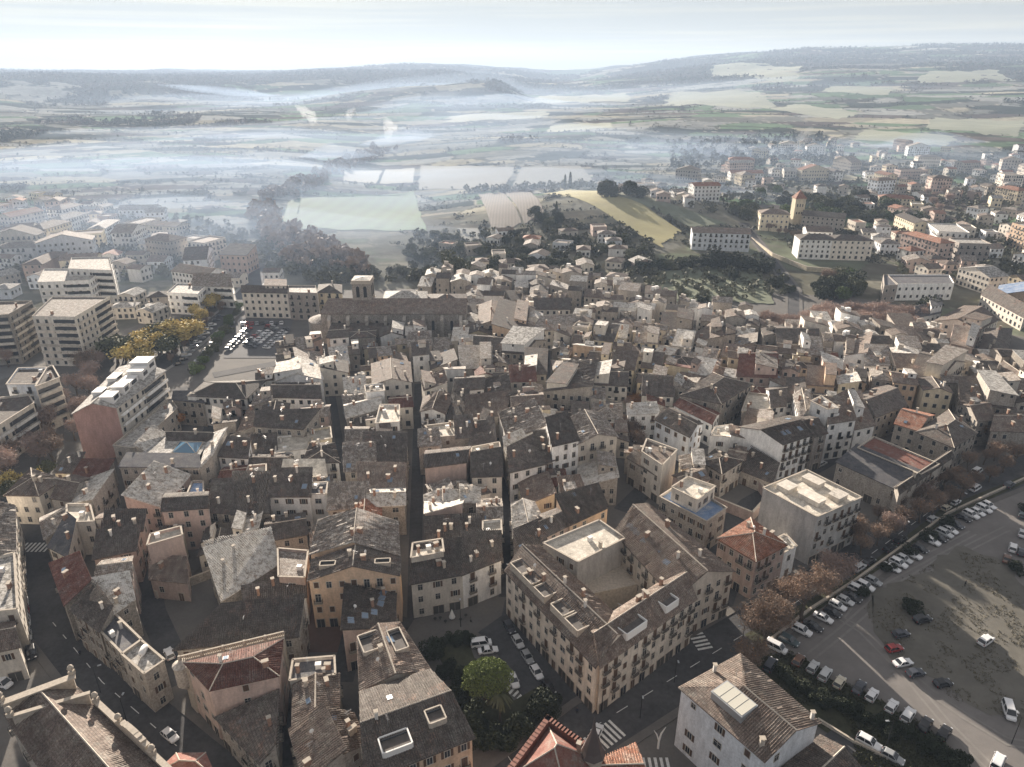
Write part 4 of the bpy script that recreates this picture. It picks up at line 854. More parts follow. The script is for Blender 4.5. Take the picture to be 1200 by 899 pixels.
for q, hh, rf, wl, rc, lb in [([561, 380, 588, 380, 590, 354, 562, 357], 13, 'y', 'g', 'm', 'grey stone gable house with six square windows behind the town middle'),
        ([577, 388, 616, 391, 620, 358, 586, 357], 13, 'r', 'o', 'd', 'ochre fronted house with tall dark roof and a chimney stack'),
        ([624, 362, 668, 362, 668, 349, 628, 349], 11, 'x', 'c', 'd', 'cream house with two stacked dark roofs at the town edge'),
        ([626, 388, 682, 384, 678, 368, 640, 370], 10, 'x', 'c', 'e', 'house with a blue patched roof at the town edge'),
        ([555, 410, 614, 414, 640, 398, 557, 392], 11, 'x', 't', 'd', 'long dark roofed house in the upper old town'),
        ([540, 432, 576, 430, 576, 414, 538, 414], 10, 'n', 't', 'e', 'stone house with a sunlit hipped back in the upper old town'),
        ([614, 438, 640, 438, 641, 418, 616, 416], 11, 'n', 't', 'd', 'dark brown gabled house above the palace lane'),
        ([638, 458, 693, 462, 700, 430, 672, 423], 12, 'l', 't', 'd', 'stone palace with a large dark roof and lit corner by the winter trees'),
        ([695, 450, 735, 452, 736, 434, 700, 434], 11, 'x', 'c', 'd', 'cream house with brown shutters beside the large dark roofed palace'),
        ([774, 386, 811, 386, 812, 374, 776, 374], 10, 'n', 'c', 'd', 'cream house with a tented canopy at the town edge'),
        ([811, 400, 846, 402, 842, 380, 818, 388], 9, 'l', 't', 'm', 'house with a sunlit steep brown gable at the town edge'),
        ([864, 440, 910, 442, 908, 412, 868, 414], 11, 'x', 'p', 'n', 'house with a red roof terrace among brown roofs'),
        ([912, 402, 960, 400, 955, 384, 904, 382], 11, 'x', 't', 'd', 'long mossy roofed stone house with blue panels beyond'),
        ([990, 416, 1014, 420, 1020, 396, 990, 396], 11, 'l', 'w', 'm', 'white side walled house stepping along the upper lane'),
        ([1014, 428, 1042, 428, 1038, 414, 1012, 412], 11, 'n', 'w', 'e', 'white house with a frosted roof at the end of the upper lane'),
        ([1045, 400, 1082, 402, 1078, 392, 1046, 390], 8, 'n', 'c', 'm', 'courtyard house with pale edges in the upper quarter'),
        ([1066, 440, 1100, 446, 1132, 424, 1084, 412], 11, 'x', 'c', 'd', 'cream blank gabled house with a long dark roof in the upper quarter'),
        ([1115, 402, 1140, 408, 1150, 384, 1118, 380], 10, 'x', 'p', 'm', 'pinkish villa with tall windows near the brown roofed hall'),
        ([1148, 408, 1180, 420, 1186, 384, 1156, 384], 8, 'h', 'g', 'd', 'grey stone house near the orange avenue trees')]:
    H(q, hh, rf, wl, rc, 'house', lb, chim=2)
# filler houses must not stand inside what was traced after them
_tr = SPEC[-23:]
for s in SPEC:
    if s['label'] is None and any(inpoly(s['c'].x, s['c'].y, t['p']) for t in _tr): s['gone'] = True
SPEC[:] = [s for s in SPEC if not s.get('gone')]; NIDX[0] = len(SPEC)
# suburbs: detached houses on the land
rv = random.Random(5); VIL = []
def clear_of(x, y, m):
    for s in SPEC:
        b = s['bb']
        if b[0]-m < x < b[2]+m and b[1]-m < y < b[3]+m: return False
    return True
def villas(zone, n, smin=13, hm=(5.5, 8.5), big=.1, tag_=''):
    us = [z[0] for z in zone]; vs = [z[1] for z in zone]; k = 0; tries = 0
    while k < n and tries < n*40:
        tries += 1; u = rv.uniform(min(us), max(us)); v = rv.uniform(min(vs), max(vs))
        if not inpoly(u, v, zone): continue
        p = P(u, v)
        if inpoly(p.x, p.y, TOWN) or inpoly(p.x, p.y, CHURCH_ZONE) or any(inpoly(p.x, p.y, f_) for f_ in FPOLY) or not clear_of(p.x, p.y, smin*.55) or open_ground(p.x, p.y, 3): continue
        b = rv.random() < big; wd, dp = (rv.uniform(18, 34), rv.uniform(11, 15)) if b else (rv.uniform(9, 14), rv.uniform(8, 11)); an = rv.choice((.2, .2+math.pi/2, -.25, -.25+math.pi/2))+rv.uniform(-.2, .2)
        ca, sa = math.cos(an), math.sin(an); q = [(p.x+a*wd/2*ca-c*dp/2*sa, p.y+a*wd/2*sa+c*dp/2*ca) for a, c in ((-1, -1), (1, -1), (1, 1), (-1, 1))]
        # keep the first corner the one nearest the town
        i0 = min(range(4), key=lambda i: q[i][1]-abs(q[i][0])*.01); q = q[i0:]+q[:i0]
        H(None, rv.uniform(*hm)*(1.6 if b else 1), rv.choice('xyhhxF'), rv.choice('wwccybtp'), rv.choice('mmdeezr'), 'apartment_building' if b else 'villa', None, world=q, ground=p.z, deep=4, clutter=not b, zone=tag_); k += 1
villas([(790, 205), (900, 195), (1060, 190), (1210, 180), (1210, 345), (1060, 318), (1050, 255), (900, 225), (800, 250)], 120, 15, (6, 9), .22, 'eastern suburb')
villas([(850, 180), (960, 165), (1060, 172), (1130, 178), (1060, 190), (900, 194)], 26, 18, (6, 9), .2, 'misty upper suburb')
villas([(540, 285), (620, 270), (700, 268), (760, 300), (740, 340), (640, 335), (560, 325), (480, 300)], 24, 16, (4.5, 6.5), .0, 'garden plots')
villas([(690, 222), (760, 215), (820, 235), (800, 250), (740, 246)], 12, 15, (5, 7), 0, 'hilltop')
villas([(-10, 240), (60, 232), (130, 245), (200, 262), (250, 290), (270, 318), (190, 330), (0, 352)], 62, 15, (6, 9.5), .35, 'hazy suburb')
villas([(1000, 268), (1060, 268), (1210, 345), (1210, 385), (1120, 345), (1040, 310)], 18, 16, (6, 8), .2, 'eastern suburb')
villas([(140, 350), (250, 325), (300, 318), (330, 328), (250, 345), (200, 375), (140, 380)], 9, 15, (6, 8), .3, 'hazy suburb')
# a house can stand as its own thing for the 300 that show largest; the rest of the old roofs are one mass
hs = sorted([s for s in SPEC if s['name'] == 'house'], key=lambda s: s['near'])
TAKE = 296
REST = [s for s in hs[TAKE:] if s['label'] is None]
for s in REST: s['skip'] = True
# ---- labels that point from landmarks
LM = [('the umbrella pine', 572, 790), ('the church tower', 424, 340), ('the courtyard block', 725, 680), ('the terracotta roofed villa', 882, 632), ('the pink gabled flats', 110, 490),
      ('the skylit palace', 205, 525), ('the long tan stone house', 330, 492), ('the orange cream gable house', 413, 680), ('the cafe house', 512, 680), ('the market hall', 1045, 540),
      ('the blank white gable', 893, 505), ('the slim white tower house', 966, 480), ('the large grey palace', 840, 458), ('the white blue gabled house', 550, 448), ('the tall white house', 662, 510),
      ('the tall pink blank wall', 522, 535), ('the balustraded mansion', 285, 785), ('the church nave', 470, 360), ('the hip roofed stone hall', 1110, 505), ('the dark roofed stone palace', 672, 445),
      ('the stone gable with six windows', 575, 368), ('the white convent house', 265, 458), ('the ruined court', 850, 560), ('the curved stone house', 1035, 470), ('the red roof terrace house', 888, 428),
      ('the pale blue slab flats', 846, 280), ('the institute', 985, 275), ('the convent tower', 932, 240), ('the modern school', 1080, 328), ('the red roofed shed', 876, 200), ('the misty industrial hall', 160, 242),
      ('the stepped white flats', 95, 318), ('the six storey flats', 80, 375), ('the yellow lit field', 705, 255), ('the green field', 410, 250), ('the twin cypresses', 665, 215), ('the solar building', 1185, 342),
      ('the tan far flats', 1198, 258), ('the brick pink block', 272, 296), ('the unfinished grey flats', 1127, 280), ('the pine park', 1000, 240), ('the avenue trees', 1010, 365), ('the parking lot', 300, 397)]
def where(u, v, cnt, extra='', maxr=None):
    b = min(LM, key=lambda l: ((u-l[1])*.8)**2+((v-l[2])*1.5)**2); du, dv = u-b[1], (v-b[2])*1.6
    if abs(du) < 7 and abs(dv) < 7: d = 'close to'
    else:
        a = math.degrees(math.atan2(-dv, du)) % 360
        d = ['to the right of', 'behind and right of', 'behind', 'behind and left of', 'to the left of', 'before and left of', 'in front of', 'before and right of'][int((a+22.5)//45) % 8]
    return b[0], d
cnt = {}
WD = {'F': 'flat topped', 'h': 'hip roofed', 'x': '', 'y': 'gabled', 'n': 'lean-to', 'f': '', 'l': '', 'r': '', 'q': ''}
todo = [s for s in SPEC if not s.get('skip') and s['label'] is None]
for s in todo:
    u, v = proj((s['c'].x, s['c'].y, s['gz']+s['h'])); s['uv'] = (u, v); s['rel'] = where(u, v, cnt)
    b = next(l for l in LM if l[0] == s['rel'][0]); s['ld'] = math.hypot((u-b[1])*.8, (v-b[2])*1.5)
for s in sorted(todo, key=lambda s: s['ld']):
    lm, d = s['rel']; nm = s['name'].replace('_', ' '); desc = f"{RN[s['rc']]} {WN[s['wall']]}"; key = (lm, d, nm); i = cnt.get(key, 0); cnt[key] = i+1
    st = WD[s['roof']]; s['label'] = f"{desc} {st+' ' if st else ''}{nm}, {ordn(i)} {d} {lm}"
    if len(s['label'].split()) > 15: s['label'] = f"{RN[s['rc']]} {nm}, {ordn(i)} {d} {lm}"
    s['k']['group'] = {'villa': 'detached houses of the suburbs', 'apartment_building': 'apartment buildings of the suburbs', 'house': 'houses of the old town'}[s['name']]
for s in SPEC:
    if s['name'] == 'house': s['k'].setdefault('group', 'houses of the old town')
for s in SPEC:
    if not s.get('skip'): build_house(s)
# the mass of far roofs
if REST:
    rr = random.Random(21); groups = {}
    for s in REST: groups.setdefault(rr.choice('dmel'), []).append(s)
    for grp, lst in groups.items():
        mbw, mbr, gl2 = {}, MB(), MB()
        for s in lst:
            q = s['p']; zb = s['gz']; zt = zb+s['h']+rr.uniform(-1.5, 2); wl = rr.choice('ttcwg'); mw = mbw.setdefault(wl, MB()); mw.prism([(p.x, p.y) for p in q], zb-.5, zt, 0, cap=False)
            if rr.random() < .5: q = q[1:]+q[:1]
            lx = (q[1]-q[0]).length; ly = (q[3]-q[0]).length; c = s['c']; e = [c+(p-c)*1.05 for p in q]
            if rr.random() < .3:
                rs = .22*ly; E = [(e[0].x, e[0].y, zt-.05), (e[1].x, e[1].y, zt-.05), (e[2].x, e[2].y, zt+rs), (e[3].x, e[3].y, zt+rs)]; mbr.slab([E], .2)
                mw.face([(q[1].x, q[1].y, zt), (q[2].x, q[2].y, zt), (q[2].x, q[2].y, zt+rs-.1)]); mw.face([(q[3].x, q[3].y, zt), (q[0].x, q[0].y, zt), (q[3].x, q[3].y, zt+rs-.1)]); mw.face([(q[2].x, q[2].y, zt), (q[3].x, q[3].y, zt), (q[3].x, q[3].y, zt+rs-.1), (q[2].x, q[2].y, zt+rs-.1)])
            else:
                rs = .3*ly/2; E = [(p.x, p.y, zt-.05) for p in e]; m0, m1 = (e[3]+e[0])/2, (e[1]+e[2])/2; A, B_ = (m0.x, m0.y, zt+rs), (m1.x, m1.y, zt+rs); mbr.slab([[E[0], E[1], B_, A], [A, B_, E[2], E[3]]], .2)
                mw.face([(q[3].x, q[3].y, zt), (q[0].x, q[0].y, zt), ((q[3].x+q[0].x)/2, (q[3].y+q[0].y)/2, zt+rs-.1)]); mw.face([(q[1].x, q[1].y, zt), (q[2].x, q[2].y, zt), ((q[1].x+q[2].x)/2, (q[1].y+q[2].y)/2, zt+rs-.1)])
            for _ in range(rr.choice((0, 1, 2))): b = q[0].lerp(q[2], rr.uniform(.2, .8)); mw.box((b.x, b.y, zt+1.2), (rr.uniform(.6, 3), rr.uniform(.6, 2.4), 3.0), rr.uniform(0, 3))
            a, b = s['p'][0], s['p'][1]; d = b-a; an = math.atan2(d.y, d.x); nw = max(1, int(d.length/2.8))
            for k_ in range(nw):
                for z_ in (2.2, 5.0, 7.8):
                    if z_+1 < zt-zb and rr.random() < .8: p_ = a.lerp(b, (k_+.5)/nw); gl2.box((p_.x, p_.y, zb+z_), (.95, .12, 1.4), an)
        r = link('far_roofscape', None); tag(r, f"packed small {RN[grp]} houses of the far old town edge", 'houses'); r['kind'] = 'stuff'
        for wl, mw in mbw.items(): mw.build('wall', WALL[wl], r, kind='stuff')
        mbr.build('roof', ROOF[grp], r, uv=True, kind='stuff'); gl2.build('window_glazing', M_PANE, r, kind='stuff')
print('BUILDINGS', len(SPEC), 'houses', len(hs), 'rest', len(REST), 'filler', NF)
# ---- extra parts of the traced ones
def local_box(s, mb, s0, t0, s1, t1, z0, z1, th, m=0):
    a, b = s['B'](s0, t0), s['B'](s1, t1); d = b-a; mm = (a+b)/2; mb.box((mm.x, mm.y, (z0+z1)/2), (d.length, th, z1-z0), math.atan2(d.y, d.x), m)
# civic hall: parapets with scrolls and balls
mb = MB(); local_box(hall, mb, 0, 1.0, 1, 1.0, 9, 14.2, .9); local_box(hall, mb, -.02, .985, 1.02, .985, 14.2, 14.5, 1.5); mb.build('front_parapet', M_STONE, hall['root'])
mb = MB(); local_box(hall, mb, .02, .86, .98, .86, 10, 13.6, .5); local_box(hall, mb, .0, .86, 1, .86, 13.6, 13.85, .8); mb.build('inner_parapet', M_STONE, hall['root'])
mb = MB(); local_box(hall, mb, 1.01, 0, 1.01, .85, 10, 12.2, .6); local_box(hall, mb, 1.01, 0, 1.01, .85, 12.2, 12.45, 1.0)
for t in np.linspace(.43, .63, 9):
    a = (t-.53)/.1; b = hall['B'](1.01, t); mb.box((b.x, b.y, 12.4+1.6*math.sqrt(max(.02, 1-a*a))/2), (1.0, 1.5, 1.6*math.sqrt(max(.02, 1-a*a))+.3), math.atan2(*(hall['B'](1, 1)-hall['B'](1, 0)).yx)+math.pi/2)
mb.build('side_parapet', M_STONE, hall['root'])
def t_urn():
    mb = MB(); mb.box((0, 0, .4), (.9, .9, .8)); mb.tube([(0, 0, .8), (0, 0, 1.1), (0, 0, 1.5), (0, 0, 1.9), (0, 0, 2.2)], [.2, .45, .6, .45, .1], 8); return mb.mesh('finial', [M_STONE])
URN = t_urn()
for s_, t_, z in ((0, 1, 14.5), (1, 1, 14.5), (1.01, .83, 12.4), (1.01, .65, 12.4), (1.01, .41, 12.4), (1.01, .2, 12.4), (1.01, .04, 12.4), (0, .86, 13.8)):
    b = hall['B'](s_, t_); link('finial', URN, hall['root'], (b.x, b.y, z))
# mansion terrace: balustrade
man = lab('pink stone mansion'); q0, q1 = man['B'](-.02, 1.28), man['B'](1.02, 1.28)
mb = MB()
for z, t in ((12.2, .4), (13.25, .3)): d = q1-q0; m_ = (q0+q1)/2; mb.box((m_.x, m_.y, z), (d.length, t, .2), math.atan2(d.y, d.x))
for k in range(60): b = q0.lerp(q1, k/59); mb.box((b.x, b.y, 12.7), (.16 if k % 12 else .45, .16 if k % 12 else .45, 1.0 if k % 12 else 1.4))
mb.build('balustrade', M_STONE, man['root'])
mb = MB(); a0, a1, a2, a3 = man['B'](-.02, 1.0), man['B'](1.02, 1.0), man['B'](1.02, 1.27), man['B'](-.02, 1.27); mb.prism([(p.x, p.y) for p in (a0, a1, a2, a3)], -.5, 12.08); mb.build('terrace', M_STONE, man['root'])
mb = MB(); b = man['B'](-.03, 1.2); mb.tube([(b.x, b.y, 5.5), (b.x, b.y, 7), (b.x, b.y, 11), (b.x, b.y, 11.8), (b.x, b.y, 12.6)], [.3, 1.5, 1.5, 1.7, .2], 12); mb.build('turret', WALL['t'], man['root'])
# tank on the end house
e = lab('grey flat topped'); mb = MB(); b = e['B'](.35, .7); a = math.atan2(*(e['B'](1, 0)-e['B'](0, 0)).yx)
pts = [Vector((b.x+math.cos(a+2.3)*x, b.y+math.sin(a+2.3)*x, e['h']+.75)) for x in (-1.4, -1.25, -.8, .8, 1.25, 1.4)]; mb.tube(pts, [.1, .5, .68, .68, .5, .1], 12); mb.build('water_tank', M_WHITE, e['root'], smooth=True)
# skylights in rows
s = lab('dark mossy roofed house with a line'); [put_skylight(s, x, y, SKY_T[1]) for x, y in ((.15, .12), (.42, .22), (.6, .32), (.72, .55), (.74, .7), (.76, .85))]
s = UB[2]; [put_skylight(s, .22, t, SKY_T[1]) for t in (.9, .84, .78, .66, .55, .47, .32)]
s = lab('white house with blank gable'); [put_skylight(s, x, .25, SKY_T[1]) for x in (.3, .42, .75)]
# roof terraces cut into the stone ranges: shallow boxes with a dark floor and a white back wall
def roof_terrace(s, s_, t_, wd, dp, m=M_WHITE):
    b = s['B'](s_, t_); z = s['zf'](s_, t_); ex = (s['B'](1, .5)-s['B'](0, .5)); an = math.atan2(ex.y, ex.x); mb = MB(); zz = z+.75
    ca, sa = math.cos(an), math.sin(an)
    def bx(x, y, dx, dy, z0, z1, mm): mb.box((b.x+x*ca-y*sa, b.y+x*sa+y*ca, (z0+z1)/2), (dx, dy, z1-z0), an, mm)
    for x in (-wd/2, wd/2): bx(x, 0, .25, dp, z-1, zz, 0)
    for y in (-dp/2, dp/2): bx(0, y, wd-.25, .25, z-1, zz, 0)
    bx(0, 0, wd-.25, dp-.25, z-.9, z+.25+.05, 1); bx(0, dp*.3, wd-.4, .1, z, z+.7, 2); mb.build('roof_terrace', [m, M_TERR, M_PANE], s['root'])
M_TERR = simple('terrace_floor', (.10, .09, .085), .8, noise=.3)
for t in (.88, .74, .62, .4, .27): roof_terrace(UB[0], 1-t, .22, 5.0, 3.6, M_PLASTER)
roof_terrace(UB[1], .33, .25, 6, 3.2); roof_terrace(UB[1], .72, .24, 4, 3)
roof_terrace(lab('brown tiled corner block'), .25, .75, 4, 5, M_PLASTER); roof_terrace(lab('brown tiled corner block'), .75, .6, 2.6, 6, M_PLASTER); roof_terrace(lab('orange fronted'), .3, .2, 5, 3.2); roof_terrace(lab('orange fronted'), .75, .3, 3, 3, M_PLASTER)
roof_terrace(lab('orange cream'), .2, .4, 3.4, 1.6, M_STONE); roof_terrace(lab('orange cream'), .82, .4, 3.4, 1.6, M_STONE)
b_ = lab('large white walled')
for s_, t_, w_, d_ in ((.2, .3, 3.5, 4), (.62, .35, 6, 3.2), (.3, .78, 5, 3), (.8, .72, 3, 4)):
    mb = MB(); b = b_['B'](s_, t_); a = math.atan2(*(b_['B'](1, 0)-b_['B'](0, 0)).yx); mb.box((b.x, b.y, b_['h']+.7), (w_, d_, 1.4), a); mb.box((b.x, b.y, b_['h']+1.45), (w_+.4, d_+.4, .12), a); mb.build('roof_structure', WALL['c'], b_['root'])
mb = MB(); mb.prism([tuple((G(u, v, 6)-Vector((*UB[3]['c'], 0))).xy) for u, v in ((672, 700), (800, 674), (735, 622), (640, 655))], -.5, 6.0); mb.build('courtyard_deck', M_PLASTER, UB[3]['root'])
# glass lantern on the white block
s = WHITEB; mb = MB(); b = s['B'](.27, .55); z = s['zf'](.27, .55); a = math.atan2(*(s['B'](0, 1)-s['B'](0, 0)).yx); mb.box((b.x, b.y, z-.1), (6.6, 4.2, 1.6), a, 2); mb.box((b.x, b.y, z+.78), (6.8, 4.4, .14), a, 2)
for k in range(4): mb.box((b.x+math.cos(a)*(k-1.5)*1.62, b.y+math.sin(a)*(k-1.5)*1.62, z+.9), (1.45, 3.9, .1), a, 1)
mb.build('glass_lantern', [M_WHITE, simple('blind', (.55, .53, .46), .35, .6), M_METAL], s['root'])
# frosted deck and glazed pyramid inside the palace
rt = PAL[0]; o_ = Vector((rt['c'].x, rt['c'].y, 0)); c = [G(u, v, 11.6) for u, v in ((164, 533), (233, 535), (249, 509), (188, 508))]
mb = MB(); mb.slab([[tuple(p-o_) for p in c]], .5, 0); mb.build('court_deck', ROOF['z'], rt['root'], uv=True)
c2 = [G(u, v, 11.7) for u, v in ((201, 531), (230, 532), (238, 518), (211, 517))]; cc = sum(c2, Vector())/4; mb = MB(); ap = cc-o_+Vector((0, 0, 1.8))
for i in range(4): mb.face([tuple(c2[i]-o_), tuple(c2[(i+1) % 4]-o_), tuple(ap)], 0); mb.tube([c2[i]-o_, ap], [.09, .09], 4, 1); mb.tube([c2[i]-o_, c2[(i+1) % 4]-o_], [.2, .2], 4, 1)
mb.build('glass_pyramid', [simple('pyramid_glass', (.10, .20, .30), .15, .7), M_STONE], rt['root'])
s = WHITEB
for x, y, t in ((.5, .97, CHIM_T[3]), (.93, .04, CHIM_T[3]), (.1, .1, CHIM_T[0])): b = s['B'](x, y); link('chimney', t, s['root'], (b.x, b.y, s['zf'](x, y)))
s = lab('apartment building with a blank'); an = math.atan2(*(s['B'](.5, 1)-s['B'](.5, 0)).yx)
for x, y, w_, d_, h_ in ((.72, .14, 5, 4, 2.6), (.74, .33, 4, 4, 3.2), (.70, .52, 6, 4, 2.4), (.72, .72, 5, 5, 3.6), (.66, .9, 6, 6, 4.2), (.3, .3, 4, 3, 2), (.3, .62, 5, 3, 2.2)):
    b = s['B'](x, y); z = s['zf'](x, y); mb = MB(); mb.box((b.x, b.y, z+h_/2-1), (w_, d_, h_), an, 0); mb.box((b.x, b.y, z+h_-.95), (w_+.3, d_+.3, .14), an, 0); nn = Vector((-math.sin(an), math.cos(an)))*-1; mb.box((b.x+nn.x*d_/2, b.y+nn.y*d_/2, z+h_*.45-.6), (w_*.6, .12, 1.3), an, 1); mb.build('attic_volume', [M_WHITE, M_PANE], s['root'])
# red building: teeth along the ridges, spire
mb = MB(); q = [v-redb['c'] for v in redb['p']]; r0 = q[3].lerp(q[0], 0)
tips = []
for a, b in ((q[3], q[0]), (q[3], q[2])):
    for k in range(15): p = a.lerp(b, k/14); mb.box((p.x, p.y, 13.3), (1.0, 1.0, 1.7), math.atan2(*(b-a).yx))
mb.build('toothed_parapet', simple('red_glazed_tile', (.22, .10, .075), .5, noise=.3, nscale=2), redb['root'])
p = q[2]; mb = MB(); mb.tube([(p.x, p.y, 8), (p.x, p.y, 13.5)], [1.9, 1.9], 8, 1); mb.tube([(p.x, p.y, 13.4), (p.x, p.y, 14.4), (p.x, p.y, 18.5), (p.x, p.y, 21.5)], [2.3, 1.7, .4, .04], 8, 0); mb.build('spire', [simple('spire_slate', (.09, .07, .065), .6), M_STONE], redb['root'])
# church
CT = G(424, 408); ch = thing('church', 'large grey stone church with a buttressed nave and square bell tower above the old town', 'church', (CT.x, CT.y, 0))
a_ = G(376, 367, 15); b2 = G(545, 368, 15); yy = (a_.y+b2.y)/2; wdt = 17
X0, X1 = a_.x-CT.x, b2.x-CT.x; Y0 = yy-CT.y; Y1 = Y0+wdt
mb = MB(); mb.prism([(X0, Y0), (X1, Y0), (X1, Y1), (X0, Y1)], -.5, 15.2, 0, cap=False); mb.face([(X1, Y0, 15.2), (X1, Y1, 15.2), (X1, (Y0+Y1)/2, 19.5)])
n = 9; ap = [(X0+math.cos(math.pi/2+math.pi*k/n)*8.2, (Y0+Y1)/2+math.sin(math.pi/2+math.pi*k/n)*8.4) for k in range(n+1)]; mb.prism(ap, -.5, 9.5, 0); mb.build('nave_wall', WALL['g'], ch)
mb = MB(); m_ = (Y0+Y1)/2; mb.slab([[(X0-.4, Y0-.5, 15.1), (X1+.5, Y0-.5, 15.1), (X1+.5, m_, 19.7), (X0+2, m_, 19.7)], [(X0+2, m_, 19.7), (X1+.5, m_, 19.7), (X1+.5, Y1+.5, 15.1), (X0-.4, Y1+.5, 15.1)], [(X0-.4, Y1+.5, 15.1), (X0-.4, Y0-.5, 15.1), (X0+2, m_, 19.7)]], .3)
mb.build('nave_roof', ROOF['m'], ch, uv=True)
mb = MB(); tp = (X0+1, m_, 12.5)
for k in range(n): mb.face([(ap[k][0]*1.0, ap[k][1], 9.6), (ap[k+1][0], ap[k+1][1], 9.6), tp])
mb.build('apse_roof', ROOF['e'], ch, uv=True)
for k in range(8):
    mb = MB(); x = X0+4+k*(X1-X0-6)/7; mb.prism([(x-.7, Y0-2.6), (x+.7, Y0-2.6), (x+.7, Y0+.1), (x-.7, Y0+.1)], -.5, 12.5, 0); mb.face([(x-.75, Y0-2.7, 12.45), (x+.75, Y0-2.7, 12.45), (x+.75, Y0+.1, 14.2), (x-.75, Y0+.1, 14.2)]); mb.build('buttress', WALL['t'], ch)
for k in range(7):
    mb = MB(); x = X0+4+(k+.5)*(X1-X0-6)/7; mb.box((x, Y0-.03, 9), (1.3, .12, 4.2), 0, 0); mb.box((x, Y0-.05, 11.2), (.9, .12, .6), 0, 0); link('lancet_window', mb.mesh('lancet_window', [M_PANE]), ch)
TX, TY = G(424, 353, 19).x-CT.x, m_+3; mb = MB(); tw = 8.6
mb.box((TX, TY, 13.5), (tw, tw, 28)); 
for z in (18.5, 27.2): mb.box((TX, TY, z), (tw+.7, tw+.7, .5), 0, 1)
mb.box((TX, TY, 28.0), (tw+.2, tw+.2, 1.1), 0, 1); mb.build('bell_tower', [WALL['g'], M_STONE], ch)
mb = MB(); mb.face([(TX-4, TY-4, 28.56), (TX+4, TY-4, 28.56), (TX, TY, 29.2)]); mb.face([(TX+4, TY-4, 28.56), (TX+4, TY+4, 28.56), (TX, TY, 29.2)]); mb.face([(TX+4, TY+4, 28.56), (TX-4, TY+4, 28.56), (TX, TY, 29.2)]); mb.face([(TX-4, TY+4, 28.56), (TX-4, TY-4, 28.56), (TX, TY, 29.2)]); mb.build('tower_roof', ROOF['z'], ch, uv=True)
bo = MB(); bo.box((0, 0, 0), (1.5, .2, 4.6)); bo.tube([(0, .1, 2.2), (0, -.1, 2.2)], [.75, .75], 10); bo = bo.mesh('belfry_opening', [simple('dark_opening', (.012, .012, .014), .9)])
for sx, sy, rz in ((0, -1, 0), (1, 0, math.pi/2), (-1, 0, -math.pi/2), (0, 1, math.pi)):
    for k in (-1, 1): link('belfry_opening', bo, ch, (TX+sx*(tw/2+.02)+(k*1.7 if sy else 0), TY+sy*(tw/2+.02)+(k*1.7 if sx else 0), 22.8), None, rz)
mb = MB(); mb.box((X0+18, Y0-7, 4), (26, 12, 8)); mb.box((X0+16, Y0-12.6, 3), (12, 2, 6)); mb.build('sacristy', WALL['t'], ch); mb = MB(); mb.slab([[(X0+4.6, Y0-13.4, 8), (X0+31.4, Y0-13.4, 8), (X0+31.4, Y0-.1, 10.5), (X0+4.6, Y0-.1, 10.5)]], .25); mb.build('sacristy_roof', ROOF['d'], ch, uv=True)
# convent tower and blue glass lantern house
p = P(932, 262); t = thing('convent_tower', 'square convent tower with a red pyramid roof beside the long windowed block', 'tower', p)
mb = MB(); mb.box((0, 0, 9), (8, 8, 22)); mb.box((0, 0, 20), (8.6, 8.6, .5)); mb.build('wall', WALL['y'], t); mb = MB()
for k in range(4): a0 = math.pi/4+k*math.pi/2; mb.face([(math.cos(a0)*6.6, math.sin(a0)*6.6, 20.2), (math.cos(a0+math.pi/2)*6.6, math.sin(a0+math.pi/2)*6.6, 20.2), (0, 0, 26.5)])
mb.build('roof', ROOF['r'], t, uv=True); mb = MB()
for k in range(3): mb.box((-2+k*2, -4.04, 15), (.9, .12, 2.2)); mb.box((-2+k*2, -4.04, 9), (.9, .12, 1.6))
mb.build('window_glazing', M_PANE, t, kind='stuff')
# ------------------------------------------------------------------ terrain with its fields
def azarr(step_f, half=54):
    a = list(np.arange(-half, half+.001, step_f)); b = list(np.arange(half+4, 360-half-1, 5.0)); return np.radians(np.array(a+b))
AZ = azarr(.19); RR = np.concatenate([[14], np.geomspace(30, 400, 26), np.geomspace(408, 10800, 400)])
AA, RG = np.meshgrid(AZ, RR); TX_, TY_ = np.sin(AA)*RG, np.cos(AA)*RG
ZZ = T(TX_, TY_)
NS = 3600
_sr = np.exp(RNG.uniform(math.log(380), math.log(12500), NS)); _sa = RNG.uniform(-1.0, 1.0, NS); SEED = np.stack([np.sin(_sa)*_sr, np.cos(_sa)*_sr], 1).astype(np.float32)
FKIND = RNG.random(NS); FTONE = RNG.uniform(.78, 1.2, NS); FANG = RNG.random(NS)
def vor(x, y):
    """nearest field, and how far inside its border"""
    x = np.asarray(x, np.float32).ravel(); y = np.asarray(y, np.float32).ravel(); wx = x+60*(vnoise(x/260, y/260, 5)-.5).astype(np.float32); wy = y+60*(vnoise(x/260, y/260, 6)-.5).astype(np.float32)
    i1 = np.zeros(len(x), np.int32); ed = np.zeros(len(x), np.float32)
    ln = np.log(np.hypot(wx, wy)); order = np.argsort(ln); sl = np.log(np.hypot(SEED[:, 0], SEED[:, 1])); so = np.argsort(sl)
    for c in np.array_split(order, max(1, len(x)//3000)):
        lo, hi = ln[c].min()-.34, ln[c].max()+.34; k = so[np.searchsorted(sl[so], lo):np.searchsorted(sl[so], hi)]
        d = np.hypot(wx[c, None]-SEED[None, k, 0], (wy[c, None]-SEED[None, k, 1])*1.9)
        p = np.argpartition(d, 1, axis=1)[:, :2]; dd = np.take_along_axis(d, p, 1); sw = dd[:, 0] > dd[:, 1]
        i1[c] = k[np.where(sw, p[:, 1], p[:, 0])]; ed[c] = np.abs(dd[:, 0]-dd[:, 1])
    return i1, ed
